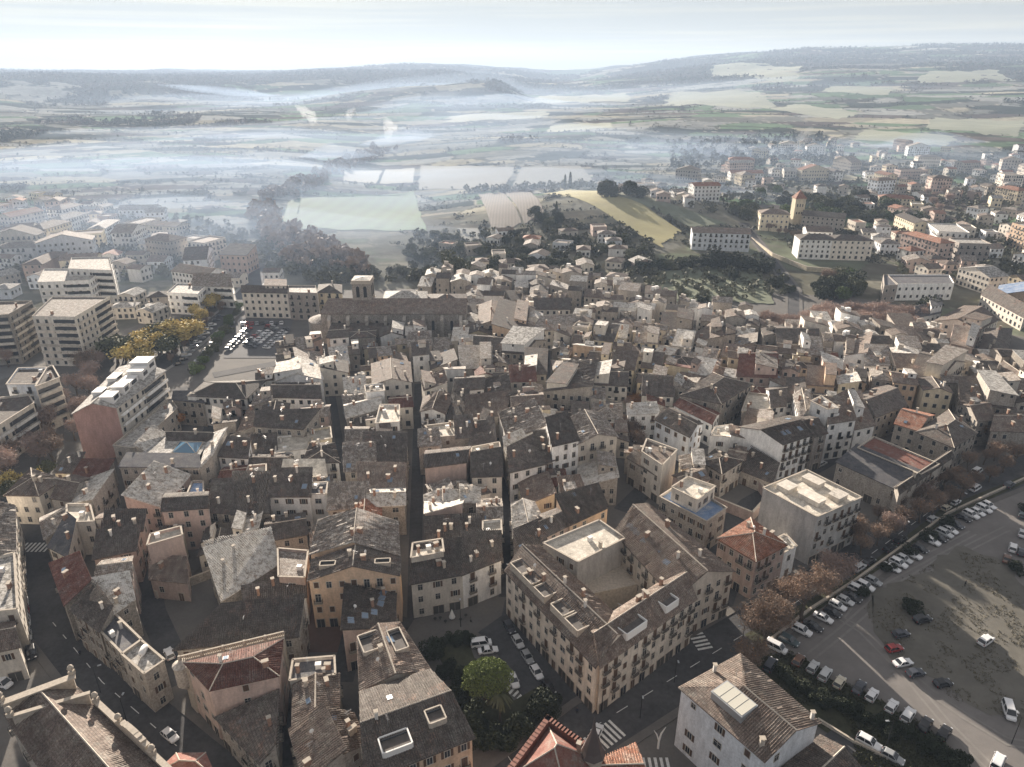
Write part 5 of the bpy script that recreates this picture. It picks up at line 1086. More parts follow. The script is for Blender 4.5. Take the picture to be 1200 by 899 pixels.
def infields(x, y, m=0):
    o = np.zeros(np.shape(x), bool)
    for q in FPOLY:
        ins = np.zeros(np.shape(x), bool)
        for a, b in zip(q, q[1:]+q[:1]):
            with np.errstate(all='ignore'): ins ^= ((a.y > y) != (b.y > y)) & (x < (b.x-a.x)*(y-a.y)/(b.y-a.y)+a.x)
        o |= ins
    return o
def wood(x, y):
    r = np.hypot(x, y); az = np.arctan2(x, y)
    a = fbm(x/330, y/330, 61)+.22*(fbm(x/70, y/70, 62)-.5)
    th = .60-.10*sst(2600, 4200, r)-.30*sst(3400, 4300, r)*sst(.12, -.05, az)-.12*sst(.02, .3, az)*sst(2300, 4500, r)
    hill2 = np.exp(-((y-2850)/300)**2)*sst(-.36, -.12, az)*sst(.03, -.03, az)
    o = (a > th+.17*sst(3300, 1900, r)-.14*hill2) & (r > 640)
    return o & ~infields(x, y)
PAL_F = dict(frost=(.26, .265, .25), straw=(.31, .29, .225), green=(.115, .165, .10), plough=(.10, .085, .076), scrub=(.045, .052, .042), pale=(.165, .165, .145))
def fieldcol(x, y):
    i, e = vor(x, y); k = FKIND[i]; r = np.hypot(x, y); az = np.arctan2(x, y); right = sst(.0, .3, az)
    c = np.empty((len(k), 3)); lim = np.stack([.24-.10*right, .36-.12*right, .52-.06*right, .66+.06*right, .80+.04*right], 1)
    sel = (k[:, None] > lim).sum(1); tab = np.array([PAL_F[n] for n in ('frost', 'straw', 'pale', 'green', 'plough', 'scrub')]); c = tab[sel]*FTONE[i][:, None]
    w_ = wood(x, y); n = fbm(x/35, y/35, 71)[:, None]; st_ = vnoise(x*np.cos(FANG[i]*3)/9+y*np.sin(FANG[i]*3)/9, FANG[i]*50, 88)[:, None]; c = c*(.74+.36*n+.16*st_); c[w_] = np.array((.055, .055, .04))*(.7+.6*n[w_])
    hed = (e < (4+r*.004)) & (FANG[i] > .45); c[hed] = c[hed]*.3+np.array((.028, .03, .02))
    track = (e < (2+r*.0015)) & (FANG[i] < .25); c[track] = (.30, .28, .235)
    az_ = az; c *= 1+.35*sst(2200, 900, r)[:, None]*0; near = r < 640; c[near] = c[near]*.35+np.array((.10, .095, .075))
    return c
nA, nR = len(AZ), len(RR); vx = np.stack([TX_.ravel(), TY_.ravel(), ZZ.ravel()], 1)
fc = np.full((len(vx), 3), .16)
front = (np.cos(AA).ravel() > .3) & (RG.ravel() > 380); fc[front] = fieldcol(vx[front, 0], vx[front, 1])
me = bpy.data.meshes.new('terrain'); ii = np.arange(nR-1)[:, None]*nA+np.arange(nA)[None, :]; jj = np.arange(nR-1)[:, None]*nA+(np.arange(nA)[None, :]+1) % nA
fq = np.stack([ii, jj, jj+nA, ii+nA], -1).reshape(-1, 4)[:, ::-1]
me.vertices.add(len(vx)); me.vertices.foreach_set('co', vx.ravel()); me.loops.add(fq.size); me.loops.foreach_set('vertex_index', fq.ravel())
me.polygons.add(len(fq)); me.polygons.foreach_set('loop_start', np.arange(0, fq.size, 4)); me.polygons.foreach_set('loop_total', np.full(len(fq), 4)); me.update(calc_edges=True); me.validate()
me.polygons.foreach_set('use_smooth', [True]*len(me.polygons))
at = me.color_attributes.new('ground', 'FLOAT_COLOR', 'POINT'); at.data.foreach_set('color', np.concatenate([fc, np.ones((len(fc), 1))], 1).ravel())
m, nt, b = newmat('terrain'); b.inputs['Roughness'].default_value = 1.0; b.inputs['Specular IOR Level'].default_value = 0
ca_ = nd(nt, 'ShaderNodeVertexColor'); ca_.layer_name = 'ground'; g = nd(nt, 'ShaderNodeNewGeometry'); n1 = nd(nt, 'ShaderNodeTexNoise'); n1.inputs['Scale'].default_value = .06; n1.inputs['Detail'].default_value = 8; n1.inputs['Roughness'].default_value = .7
nt.links.new(g.outputs['Position'], n1.inputs[0]); h = nd(nt, 'ShaderNodeMapRange'); h.inputs[1].default_value = .3; h.inputs[2].default_value = .7; h.inputs[3].default_value = .72; h.inputs[4].default_value = 1.28
sc = nd(nt, 'ShaderNodeVectorMath', operation='SCALE'); nt.links.new(n1.outputs[0], h.inputs[0]); nt.links.new(ca_.outputs[0], sc.inputs[0]); nt.links.new(h.outputs[0], sc.inputs['Scale']); nt.links.new(sc.outputs[0], b.inputs['Base Color'])
bu = nd(nt, 'ShaderNodeBump'); bu.inputs['Strength'].default_value = .6; bu.inputs['Distance'].default_value = 1.0; nt.links.new(n1.outputs[0], bu.inputs['Height']); nt.links.new(bu.outputs[0], b.inputs['Normal'])
me.materials.append(m); link('terrain', me, kind='structure')
# draped sheets: particular fields, paths
def groundmat(name, col, c2=None, scale=.5, wave=None):
    m, nt, b = newmat(name); b.inputs['Roughness'].default_value = .92; b.inputs['Specular IOR Level'].default_value = .15; g = nd(nt, 'ShaderNodeNewGeometry')
    n1 = nd(nt, 'ShaderNodeTexNoise'); n1.inputs['Scale'].default_value = scale; n1.inputs['Detail'].default_value = 8; n1.inputs['Roughness'].default_value = .68; nt.links.new(g.outputs['Position'], n1.inputs[0])
    n2 = nd(nt, 'ShaderNodeTexNoise'); n2.inputs['Scale'].default_value = scale*.13; n2.inputs['Detail'].default_value = 4; nt.links.new(g.outputs['Position'], n2.inputs[0])
    ad = nd(nt, 'ShaderNodeMath', operation='ADD'); nt.links.new(n1.outputs[0], ad.inputs[0]); nt.links.new(n2.outputs[0], ad.inputs[1])
    h = nd(nt, 'ShaderNodeMapRange'); h.inputs[1].default_value = .72; h.inputs[2].default_value = 1.28; nt.links.new(ad.outputs[0], h.inputs[0])
    mx = nd(nt, 'ShaderNodeMix', data_type='RGBA'); nt.links.new(h.outputs[0], mx.inputs[0]); c2 = c2 or tuple(x*.6 for x in col); mx.inputs[6].default_value = (*c2, 1); mx.inputs[7].default_value = (*col, 1); out = mx.outputs[2]
    if wave:
        wv = nd(nt, 'ShaderNodeTexWave'); wv.inputs['Scale'].default_value = wave; wv.inputs['Distortion'].default_value = 1.2; nt.links.new(g.outputs['Position'], wv.inputs[0])
        m2 = nd(nt, 'ShaderNodeMix', data_type='RGBA', blend_type='MULTIPLY'); m2.inputs[0].default_value = .3; nt.links.new(out, m2.inputs[6]); nt.links.new(wv.outputs[0], m2.inputs[7]); out = m2.outputs[2]
    nt.links.new(out, b.inputs['Base Color']); bu = nd(nt, 'ShaderNodeBump'); bu.inputs['Strength'].default_value = .4; bu.inputs['Distance'].default_value = .15; nt.links.new(n1.outputs[0], bu.inputs['Height']); nt.links.new(bu.outputs[0], b.inputs['Normal']); return m
def drape(name, pts, mat, lift, n=14, kind='structure'):
    """quad sheet over the land"""
    mb = MB(); a, b, c, d = [Vector((p[0], p[1])) for p in pts]; vs = {}
    for i in range(n+1):
        for j in range(n+1):
            s_, t_ = i/n, j/n; jx = (fbm(i*.3+pts[0].x, j*.3+pts[0].y, 5, 3)-.5)*(.16 if mat.name == 'frosted_meadow' else .06); s_ += float(jx); t_ += float((fbm(i*.3+pts[0].x, j*.3+7, 15, 3)-.5)*(.3 if mat.name == 'frosted_meadow' else .08)); p = (a*(1-s_)+b*s_)*(1-t_)+(d*(1-s_)+c*s_)*t_; vs[i, j] = (p.x, p.y, Tz(p.x, p.y)+lift)
    for i in range(n):
        for j in range(n): mb.face([vs[i, j], vs[i+1, j], vs[i+1, j+1], vs[i, j+1]])
    return mb.build(name, mat, None, kind=kind)
FM = {'mead': groundmat('frosted_meadow', (.29, .30, .225), (.20, .215, .16), .02), 'wheat': groundmat('winter_wheat', (.045, .11, .038), (.03, .078, .028), .035, .02), 'lit': groundmat('sunlit_meadow', (.36, .325, .165), (.24, .215, .11), .06), 'soil': groundmat('ploughed_soil', (.15, .128, .108), (.11, .095, .08), .3, .12),  # sun-yellow of the lit meadow is put into its colour
      'white': groundmat('frosted_field', (.28, .275, .245), (.22, .215, .19), .1), 'gr': groundmat('frosted_grass', (.19, .21, .15), (.12, .13, .09), .2), 'pale': groundmat('pale_field', (.14, .14, .122), (.112, .112, .10), .05)}
for nm, mt, px in FIELDS:
    drape(nm, [P(px[i], px[i+1]) for i in range(0, 8, 2)], FM[mt], .4, 24)
# ------------------------------------------------------------------ town ground, roads, pavements
M_ASPH = groundmat('asphalt', (.092, .092, .095), (.044, .044, .048), .9); M_PAVE = groundmat('paving', (.15, .14, .13), (.11, .105, .1), 1.5); M_DIRT = groundmat('packed_dirt', (.20, .187, .178), (.145, .135, .13), .3); M_GRASS = groundmat('winter_grass', (.075, .075, .045), (.035, .037, .024), .9)
M_MARK = simple('road_paint', (.62, .62, .6), .7, noise=.25, nscale=3); M_KERB = simple('kerb_stone', (.26, .25, .235), .85, noise=.2, nscale=2)
def ragged(pts, amp=2.2, st=2.0):
    out = []
    for a, b in zip(pts, pts[1:]+pts[:1]):
        n = max(1, int((b-a).length/st)); out += [(a.lerp(b, k/n).x+amp*2*(float(fbm(a.lerp(b, k/n).x/5, a.lerp(b, k/n).y/5, 7, 3))-.5), a.lerp(b, k/n).y+amp*2*(float(fbm(a.lerp(b, k/n).x/5, a.lerp(b, k/n).y/5, 19, 3))-.5)) for k in range(n)]
    return out
def sheet(name, pts, z, mat, kind='structure'):
    mb = MB(); mb.face([(p[0], p[1], z) for p in ccw(list(pts))]); return mb.build(name, mat, None, kind=kind)
sheet('town_paving', gl(-60, 960, 1260, 960, 1300, 420, 1000, 348, 700, 334, 420, 340, 250, 345, -60, 470), .05, M_PAVE)
def ribbon(name, pl, wd, z, mat, off=0.0, kind='structure', thick=0):
    mb = MB(); L_, R_ = [], []
    for i, p in enumerate(pl):
        a, b = pl[max(i-1, 0)], pl[min(i+1, len(pl)-1)]; d = Vector((b.x-a.x, b.y-a.y)).normalized(); nn = Vector((-d.y, d.x)); L_.append((p.x+nn.x*(off+wd/2), p.y+nn.y*(off+wd/2))); R_.append((p.x+nn.x*(off-wd/2), p.y+nn.y*(off-wd/2)))
    for i in range(len(pl)-1):
        z0, z1 = (z+(Tz(*L_[i]) if False else 0), z)
        q = [R_[i], R_[i+1], L_[i+1], L_[i]]; mb.face([(x, y, z+Tz(x, y)) for x, y in q])
        if thick:
            for a, b in ((R_[i], R_[i+1]), (L_[i+1], L_[i])): mb.face([(*a, z-thick+Tz(*a)), (*b, z-thick+Tz(*b)), (*b, z+Tz(*b)), (*a, z+Tz(*a))])
    return mb.build(name, mat, None, kind=kind)
def dense(pl, st=6):
    out = []
    for a, b in zip(pl, pl[1:]):
        n = max(1, int((b-a).length/st)); out += [a.lerp(b, k/n) for k in range(n)]
    return out+[pl[-1]]
for i, (pl, wd) in enumerate(STREETS):
    d_ = dense(pl); big = wd >= 9
    ribbon('road' if big else 'lane', d_, wd-(3.2 if big else 0), .10+.005*i, M_ASPH)
    if big:
        for sgn in (-1, 1): ribbon('pavement', d_, 1.7, .24+.003*i, M_PAVE if i % 2 else M_KERB, sgn*(wd/2-.75), thick=.14)
def dashes(name, pl, off, z, L1, gap, wd):
    mb = MB(); d_ = dense(pl, 1.0); acc = 0
    for a, b in zip(d_, d_[1:]):
        acc += (b-a).length
        if acc % (L1+gap) < L1:
            v = (b-a).normalized(); nn = Vector((-v.y, v.x, 0)); q = [a+nn*(off-wd/2), b+nn*(off-wd/2), b+nn*(off+wd/2), a+nn*(off+wd/2)]; mb.face([(p.x, p.y, z) for p in q])
    mb.build(name, M_MARK, None, kind='structure')
dashes('road_marking', gl(62, 730, 120, 800, 260, 920), 0, .16, 2.5, 4, .16); dashes('road_marking', gl(560, 960, 700, 850, 870, 745, 1000, 665, 1110, 585), 0, .17, 3, 4, .15)
def zebra(u, v, du, dv, n, ln, wd=.55, gap=.55):
    c = G(u, v); d = (G(u+du, v+dv)-c).normalized(); nn = Vector((-d.y, d.x, 0)); mb = MB()
    for k in range(n):
        p = c+d*((k-(n-1)/2)*(wd+gap)); q = [p-d*wd/2-nn*ln/2, p+d*wd/2-nn*ln/2, p+d*wd/2+nn*ln/2, p-d*wd/2+nn*ln/2]; mb.face([(x.x, x.y, .175) for x in q])
    mb.build('zebra_crossing', M_MARK, None, kind='structure')
zebra(706, 866, 14, -10, 8, 4.5); zebra(42, 642, 10, 0, 7, 4); zebra(800, 722, -8, -10, 7, 3.6); zebra(818, 748, -8, -12, 7, 3.6); zebra(606, 812, 10, 6, 5, 2.6); zebra(762, 897, 10, 0, 7, 3)
sheet('square_paving', gl(478, 728, 590, 702, 606, 728, 540, 742, 512, 760, 556, 905, 530, 905, 492, 780), .14, M_PAVE)
sheet('square_road', gl(592, 703, 700, 830, 652, 872, 600, 800, 575, 752, 560, 742, 588, 722), .18, M_ASPH)
sheet('garden_bed', gl(504, 752, 545, 742, 556, 772, 575, 780, 602, 822, 640, 800, 652, 840, 600, 872, 566, 868, 530, 800), .20, M_GRASS)
mb = MB()
for a, b in (((592, 882), (640, 852)), ((640, 852), (648, 862)), ((592, 882), (600, 894)), ((612, 869), (620, 880))):
    p, q = G(*a), G(*b); d = q-p; mb.box(((p.x+q.x)/2, (p.y+q.y)/2, .19), (d.length, .14, .02), math.atan2(d.y, d.x))
mb.build('parking_bay_line', M_MARK, None, kind='structure')
sheet('car_park_dirt', CARPARK, .22, M_DIRT); GRASSP = gl(1010, 712, 1045, 684, 1135, 642, 1170, 660, 1198, 700, 1260, 780, 1260, 880, 1176, 840, 1120, 822, 1075, 790, 1040, 760); EMBP = gl(872, 770, 930, 768, 1000, 808, 1080, 850, 1165, 930, 1040, 930, 985, 872, 925, 828)
sheet('car_park_grass', ragged(GRASSP, 4.5), .27, groundmat('thin_grass', (.165, .155, .135), (.11, .104, .09), .4))
sheet('embankment_grass', ragged(EMBP, 2.2), .30, M_GRASS); sheet('verge_grass', gl(872, 745, 890, 760, 1000, 690, 1115, 606, 1205, 565, 1205, 556, 1105, 596, 1000, 676), .31, M_GRASS)
sheet('lower_road', gl(960, 868, 975, 856, 1060, 905, 1090, 960, 1020, 960), .33, M_ASPH); sheet('parking_lot', PLOT, .20, groundmat('lot_asphalt', (.13, .13, .135), (.1, .1, .105), .8)); sheet('red_courtyard', gl(355, 765, 405, 765, 405, 705, 362, 705), .16, groundmat('red_earth', (.13, .085, .072), (.09, .06, .05), 1))
# walls and hedges along the car park
def wall_run(name, label, cat, pl, ht, th, mat, base=0):
    mb = MB()
    for a, b in zip(pl, pl[1:]): d = b-a; mb.box(((a.x+b.x)/2, (a.y+b.y)/2, base+ht/2), (d.length+.1, th, ht), math.atan2(d.y, d.x)); mb.box(((a.x+b.x)/2, (a.y+b.y)/2, base+ht+.06), (d.length+.2, th+.16, .12), math.atan2(d.y, d.x), 1)
    o = mb.build(name, [mat, M_STONE]); tag(o, label, cat); return o
wall_run('low_wall', 'long low retaining wall between the tree lined road and the dirt car park', 'wall', gl(880, 770, 950, 716, 1000, 684, 1110, 604, 1200, 563), 1.0, .4, WALL['g'])
wall_run('low_wall', 'low railing wall beside the lower road under the grass embankment', 'wall', gl(958, 846, 1000, 872, 1040, 892), .9, .25, WALL['c'])
wall_run('courtyard_wall', 'low stone wall closing the dark courtyard beside the alley', 'wall', gl(184, 702, 252, 676), 2.4, .4, WALL['t'])
wall_run('garden_wall', 'ruined pink garden wall round the overgrown court', 'wall', gl(832, 592, 880, 612, 900, 590, 886, 572), 3.4, .5, WALL['p'])
wall_run('retaining_wall', 'pale retaining wall along the sloping road to the institute', 'wall', gl(880, 283, 905, 302, 945, 318, 1000, 322), 3, .6, WALL['y'])

M_TRK = groundmat('worn_track', (.235, .222, .21), (.18, .17, .16), .6)
for k, tr in enumerate((gl(1165, 905, 1110, 850, 1060, 790, 1010, 740, 985, 725, 1000, 700, 1060, 668, 1140, 625), gl(950, 770, 985, 742, 1030, 702, 1100, 660, 1180, 620), gl(1240, 880, 1180, 870, 1130, 840, 1090, 812, 1050, 778))):
    for o_ in (-.9, .9): ribbon('tyre_track', dense(tr, 4), .55, .245+k*.004, M_TRK, o_)
# ------------------------------------------------------------------ vegetation
def leafmat(name, col, var=.35, tr=0):
    m, nt, b = newmat(name); b.inputs['Roughness'].default_value = .8; b.inputs['Specular IOR Level'].default_value = .2; oi = nd(nt, 'ShaderNodeObjectInfo'); g = nd(nt, 'ShaderNodeNewGeometry')
    n = nd(nt, 'ShaderNodeTexNoise'); n.inputs['Scale'].default_value = 1.1; n.inputs['Detail'].default_value = 3; nt.links.new(g.outputs['Position'], n.inputs[0]); a = nd(nt, 'ShaderNodeMath', operation='ADD'); nt.links.new(n.outputs[0], a.inputs[0]); nt.links.new(oi.outputs['Random'], a.inputs[1])
    h = nd(nt, 'ShaderNodeMapRange'); h.inputs[1].default_value = .3; h.inputs[2].default_value = 1.7; h.inputs[3].default_value = 1-var; h.inputs[4].default_value = 1+var; nt.links.new(a.outputs[0], h.inputs[0])
    sc = nd(nt, 'ShaderNodeVectorMath', operation='SCALE'); sc.inputs[0].default_value = col; nt.links.new(h.outputs[0], sc.inputs['Scale']); nt.links.new(sc.outputs[0], b.inputs['Base Color']); return m
LM_ = {'twig': leafmat('twigs_brown', (.21, .155, .12)), 'pink': leafmat('twigs_pink', (.35, .265, .23)), 'russet': leafmat('leaves_russet', (.24, .14, .085)), 'orange': leafmat('leaves_orange', (.40, .20, .085)), 'yellow': leafmat('leaves_yellow', (.52, .41, .15)), 'green': leafmat('leaves_green', (.085, .12, .035)), 'dark': leafmat('leaves_dark', (.032, .04, .022)), 'pine': leafmat('needles_pine', (.125, .155, .045)), 'olive': leafmat('leaves_olive', (.09, .095, .05))}
M_BARK = simple('bark', (.11, .085, .065), .9, noise=.3, nscale=4)
def quads(c, sx, sy, rg, up=0):
    """random small faces at the points c"""
    n = len(c); a = rg.normal(size=(n, 3)); a[:, 2] *= (1-up); a /= np.linalg.norm(a, axis=1, keepdims=True)+1e-9; r = rg.normal(size=(n, 3)); b = np.cross(a, r); b /= np.linalg.norm(b, axis=1, keepdims=True)+1e-9
    sx = np.broadcast_to(sx, n)[:, None]; sy = np.broadcast_to(sy, n)[:, None]
    v = np.stack([c-a*sx-b*sy, c+a*sx-b*sy*.6, c+a*sx*.8+b*sy, c-a*sx*.7+b*sy*.8], 1).reshape(-1, 3); return v
def qmesh(name, v, mats, mi=None):
    me = bpy.data.meshes.new(name); n = len(v)//4; me.vertices.add(len(v)); me.vertices.foreach_set('co', np.ascontiguousarray(v, np.float32).ravel()); me.loops.add(n*4); me.loops.foreach_set('vertex_index', np.arange(n*4, dtype=np.int32))
    me.polygons.add(n); me.polygons.foreach_set('loop_start', np.arange(0, n*4, 4, dtype=np.int32)); me.polygons.foreach_set('loop_total', np.full(n, 4, np.int32))
    for m in mats: me.materials.append(m)
    if mi is not None: me.polygons.foreach_set('material_index', mi.astype(np.int32))
    me.update(calc_edges=True); return me
def skeleton(rd, h, spread, levels=3, trunk=.32):
    mb = MB(); tips = []
    def grow(p, d, ln, r, lv):
        n = 3; pts = [p]; 
        for k in range(n): d = (d+Vector((rd.gauss(0, .12), rd.gauss(0, .12), rd.gauss(.05, .06)))).normalized(); p = p+d*ln/n; pts.append(p)
        mb.tube(pts, [r*(1-.5*k/n) for k in range(n+1)], 5 if lv == 0 else 3); 
        if lv >= 2: tips.extend(pts[1:])
        if lv < levels:
            for k in range(5 if lv == 0 else 4):
                t = rd.uniform(.45, 1); q = pts[0].lerp(pts[-1], t) if lv else pts[-1].lerp(pts[-2], rd.uniform(0, .8)); a = rd.uniform(0, 6.28); s = spread*rd.uniform(.6, 1.2)
                nd_ = (d+Vector((math.cos(a)*s, math.sin(a)*s, rd.uniform(.0, .35)))).normalized(); grow(q, nd_, ln*rd.uniform(.55, .8), r*.45, lv+1)
    grow(Vector((0, 0, -.3)), Vector((0, 0, 1)), h*.36, trunk, 0); return mb, tips
TREE_T = {}
def tmpl(kind, i, mat, h=9, rad=3.6):
    key = (kind, i, mat)
    if key in TREE_T: return TREE_T[key]
    rd = random.Random(i*7+len(kind)); rg = np.random.default_rng(i*13+len(kind)); extra = []
    if kind == 'bare':
        mb, tips = skeleton(rd, h, .75); tp = np.array([tuple(t) for t in tips]); n = 3400; c = tp[rg.integers(0, len(tp), n)]+rg.normal(scale=(.55, .55, .5), size=(n, 3)); v = quads(c, rg.uniform(.22, .5, n), .034, rg); mats = [LM_[mat], LM_['orange']]
        mi = np.zeros(n); extra_n = 700 if mat in ('twig2',) else 120; c2 = tp[rg.integers(0, len(tp), extra_n)]+rg.normal(scale=.5, size=(extra_n, 3)); v = np.concatenate([v, quads(c2, .13, .1, rg)]); mi = np.concatenate([mi, np.ones(extra_n)])
    elif kind == 'bigbare':
        mb, tips = skeleton(rd, h, .85, 4, .45); tp = np.array([tuple(t) for t in tips]); n = 11000; c = tp[rg.integers(0, len(tp), n)]+rg.normal(scale=(.45, .45, .4), size=(n, 3)); v = quads(c, rg.uniform(.2, .45, n), .02, rg); c2 = tp[rg.integers(0, len(tp), 1500)]+rg.normal(scale=.35, size=(1500, 3)); v = np.concatenate([v, quads(c2, .1, .08, rg)]); mats = [LM_[mat], LM_['russet']]; mi = np.concatenate([np.zeros(n), np.ones(1500)])
    elif kind == 'leafy':
        mb, tips = skeleton(rd, h, .7); tp = np.array([tuple(t) for t in tips]); n = 2400; c = tp[rg.integers(0, len(tp), n)]+rg.normal(scale=(.6, .6, .45), size=(n, 3)); v = quads(c, rg.uniform(.14, .34, n), rg.uniform(.1, .24, n), rg); mats = [LM_[mat], LM_['dark']]; mi = (rg.random(n) < .08)*1
    elif kind == 'round':
        mb = MB(); mb.tube([(0, 0, -.3), (0, 0, h*.3), (0, 0, h*.55)], [.25, .2, .1], 6); lob = [(rg.normal(scale=.42, size=3)*np.array((1, 1, .7))*rad+np.array((0, 0, h*.58)), rad*rg.uniform(.35, .6)) for _ in range(11)]; cs = []
        for c0, r in lob: q = rg.normal(size=(240, 3)); q /= np.linalg.norm(q, axis=1, keepdims=True); cs.append(c0+q*r*rg.uniform(.75, 1.05, (240, 1)))
        c = np.concatenate(cs); c = c[c[:, 2] > .2]; n = len(c); v = quads(c, rg.uniform(.14, .32, n), rg.uniform(.12, .26, n), rg); mats = [LM_[mat], LM_['dark']]; mi = (rg.random(n) < .15)*1
    elif kind == 'umbrella':
        mb, _ = skeleton(rd, h*.9, .9, 2, .4); cs = []
        for kk in range(64):
            a = kk*2.399; r = rad*math.sqrt((kk+.5)/64)*.95+rd.uniform(-.2, .2); cz = h*.72+(1-(r/rad)**2)*h*.25; q = rg.normal(size=(190, 3)); q /= np.linalg.norm(q, axis=1, keepdims=True); q[:, 2] = np.abs(q[:, 2])*1.0-.25; cs.append(np.array((math.cos(a)*r, math.sin(a)*r, cz-.6))+q*np.array((1.15, 1.15, .95))*rg.uniform(.8, 1.1, (190, 1)))
        c = np.concatenate(cs); n = len(c); v = quads(c, rg.uniform(.1, .22, n), rg.uniform(.06, .12, n), rg); mats = [LM_[mat], LM_['dark']]; mi = (rg.random(n) < .1)*1
    elif kind == 'cypress':
        mb = MB(); mb.tube([(0, 0, -.3), (0, 0, h*.9)], [.18, .03], 5); n = 1300; z = rg.random(n); r = .9*np.sin(np.pi*np.clip(z*.86+.12, 0, 1))**.8*rg.uniform(.6, 1.05, n); a = rg.random(n)*6.28; c = np.stack([np.cos(a)*r, np.sin(a)*r, .4+z*(h-.4)], 1); v = quads(c, rg.uniform(.12, .25, n), rg.uniform(.2, .4, n), rg); mats = [LM_[mat], LM_['green']]; mi = (rg.random(n) < .15)*1
    elif kind == 'palm':
        mb = MB(); mb.tube([(0, 0, -.3), (.1, 0, h*.5), (0, .1, h)], [.3, .22, .2], 7); vs = []
        for k in range(26):
            a = k*2.4; up = rd.uniform(-.2, .9)
            for j in range(8):
                t = (j+.5)/8; rr = 2.4*t; z = h+up*2*t-2.2*t*t; c0 = np.array((math.cos(a)*rr, math.sin(a)*rr, z)); d = np.array((math.cos(a), math.sin(a), up-2*t)); s = np.array((-math.sin(a), math.cos(a), -.3)); w_ = .38*(1-t*.7); vs += [c0-d*.18-s*w_, c0+d*.18-s*w_, c0+d*.18+s*w_, c0-d*.18+s*w_]
        v = np.array(vs); mats = [LM_[mat]]; mi = np.zeros(len(v)//4)
    TREE_T[key] = (mb.mesh('trunk', [M_BARK]), qmesh('crown', v, mats, np.asarray(mi)), h); return TREE_T[key]
TREES = []
def tree(u, v, kind, mat, ht, label, group=None, name=None, i=None, p=None, wide=1.0):
    p = P(u, v) if p is None else p; i = random.randint(0, 3) if i is None else i; base = {'bigbare': 16, 'bare': 9, 'leafy': 8, 'round': 5, 'umbrella': 11, 'cypress': 10, 'palm': 7}[kind]
    a, b, h = tmpl(kind, i, mat, base, 3.6 if kind != 'umbrella' else 5.2); s = ht/base
    o = thing(name or {'bare': 'bare_tree', 'bigbare': 'bare_tree', 'leafy': 'tree', 'round': 'shrub', 'umbrella': 'umbrella_pine', 'cypress': 'cypress', 'palm': 'palm_tree'}[kind], label, 'shrub' if kind == 'round' and ht < 4 else 'tree', (p.x, p.y, p.z), random.uniform(0, 6.28), group); o.scale = (s*wide, s*wide, s)
    link('trunk', a, o); link('crown', b, o); TREES.append(o); return o
rt = random.Random(3)
def trow(pts, kind, mat, ht, what, group, wide=1.0, jit=2.5):
    for k, (u, v) in enumerate(pts):
        m = mat if isinstance(mat, str) else rt.choice(mat); c = {'twig': 'brown', 'pink': 'pinkish', 'orange': 'orange', 'yellow': 'yellow', 'green': 'green', 'dark': 'dark', 'olive': 'olive green', 'pine': 'bright green'}[m]
        tree(u+rt.uniform(-jit, jit), v+rt.uniform(-jit*.6, jit*.6), kind, m, ht*rt.uniform(.82, 1.15), f"{c} {'bare winter tree' if kind=='bare' else 'tree' if kind!='round' else 'bushy shrub'}, {ordn(k)} {what}", group, wide=wide)
def along(a, b, n): return [(a[0]+(b[0]-a[0])*k/max(1, n-1), a[1]+(b[1]-a[1])*k/max(1, n-1)) for k in range(n)]
# the planted square
tree(572, 826, 'umbrella', 'pine', 10.5, 'big bright green umbrella pine standing in the planted square', wide=.95); tree(586, 846, 'palm', 'olive', 7.5, 'palm tree in front of the umbrella pine in the square')
for k, (u, v, h_) in enumerate(((512, 768, 4), (522, 790, 3.2), (540, 802, 3.2), (548, 752, 2.6), (566, 872, 4.4), (590, 872, 4.2), (612, 866, 4.5), (630, 842, 5.2), (646, 836, 4), (538, 822, 3.6), (532, 754, 2.6), (556, 856, 4.4))):
    tree(u, v, 'round', 'dark', h_, f"dark evergreen shrub in the square, {ordn(k)} going round from the cafe corner", 'evergreen shrubs in the square', 'evergreen_shrub')
# bare trees along the avenue and the car park
tree(892, 770, 'bigbare', 'twig', 21, 'large spreading bare tree with last russet leaves beside the zebra crossing', 'avenue trees', i=0, wide=1.05); tree(940, 728, 'bigbare', 'twig', 19, 'large bare tree with few leaves behind the russet one, near the villa', 'avenue trees', i=1, wide=1.05)
trow([(876, 790), (960, 700), (985, 690), (905, 742), (922, 716), (965, 672), (1000, 640), (1040, 625), (1075, 590), (1105, 575)], 'bare', ('twig', 'pink'), 10, 'of those between the villa and the market hall', 'avenue trees')
trow(along((1010, 650), (1190, 545), 12), 'bare', 'twig', 8.5, 'along the avenue going up from the villa', 'avenue trees')
trow(along((1030, 612), (1150, 545), 8), 'bare', 'twig', 8, 'on the far pavement of the avenue by the market hall', 'avenue trees'); trow([(1130, 505), (1150, 520), (1175, 512), (1190, 530), (1165, 540)], 'bare', 'twig', 10, 'before the long stone house', 'avenue trees')
trow(along((1040, 668), (1110, 618), 4), 'round', 'dark', 3, 'in the hedge above the row of parked cars', 'hedge shrubs'); trow(along((890, 790), (1130, 900), 15), 'round', 'dark', 2.6, 'down the grass embankment', 'embankment shrubs', jit=7)
trow([(1200, 600), (1192, 672), (1010, 700), (1065, 715)], 'round', 'dark', 2.6, 'in the rough grass of the car park', 'car park shrubs')
trow([(738, 520), (744, 528), (730, 512)], 'bare', 'twig', 11, 'in the small plaza by the pale blue house', 'plaza trees'); trow([(652, 500), (664, 497), (640, 498)], 'bare', 'pink', 8, 'before the dark roofed stone palace', 'palace trees')
trow([(676, 508), (690, 510), (700, 512), (686, 505), (712, 514)], 'leafy', 'orange', 9.5, 'on the plaza behind the tall cream house', 'orange trees'); trow([(738, 482), (728, 478), (745, 484)], 'bare', ('orange', 'pink'), 9, 'behind the frosty white house', 'orange trees')
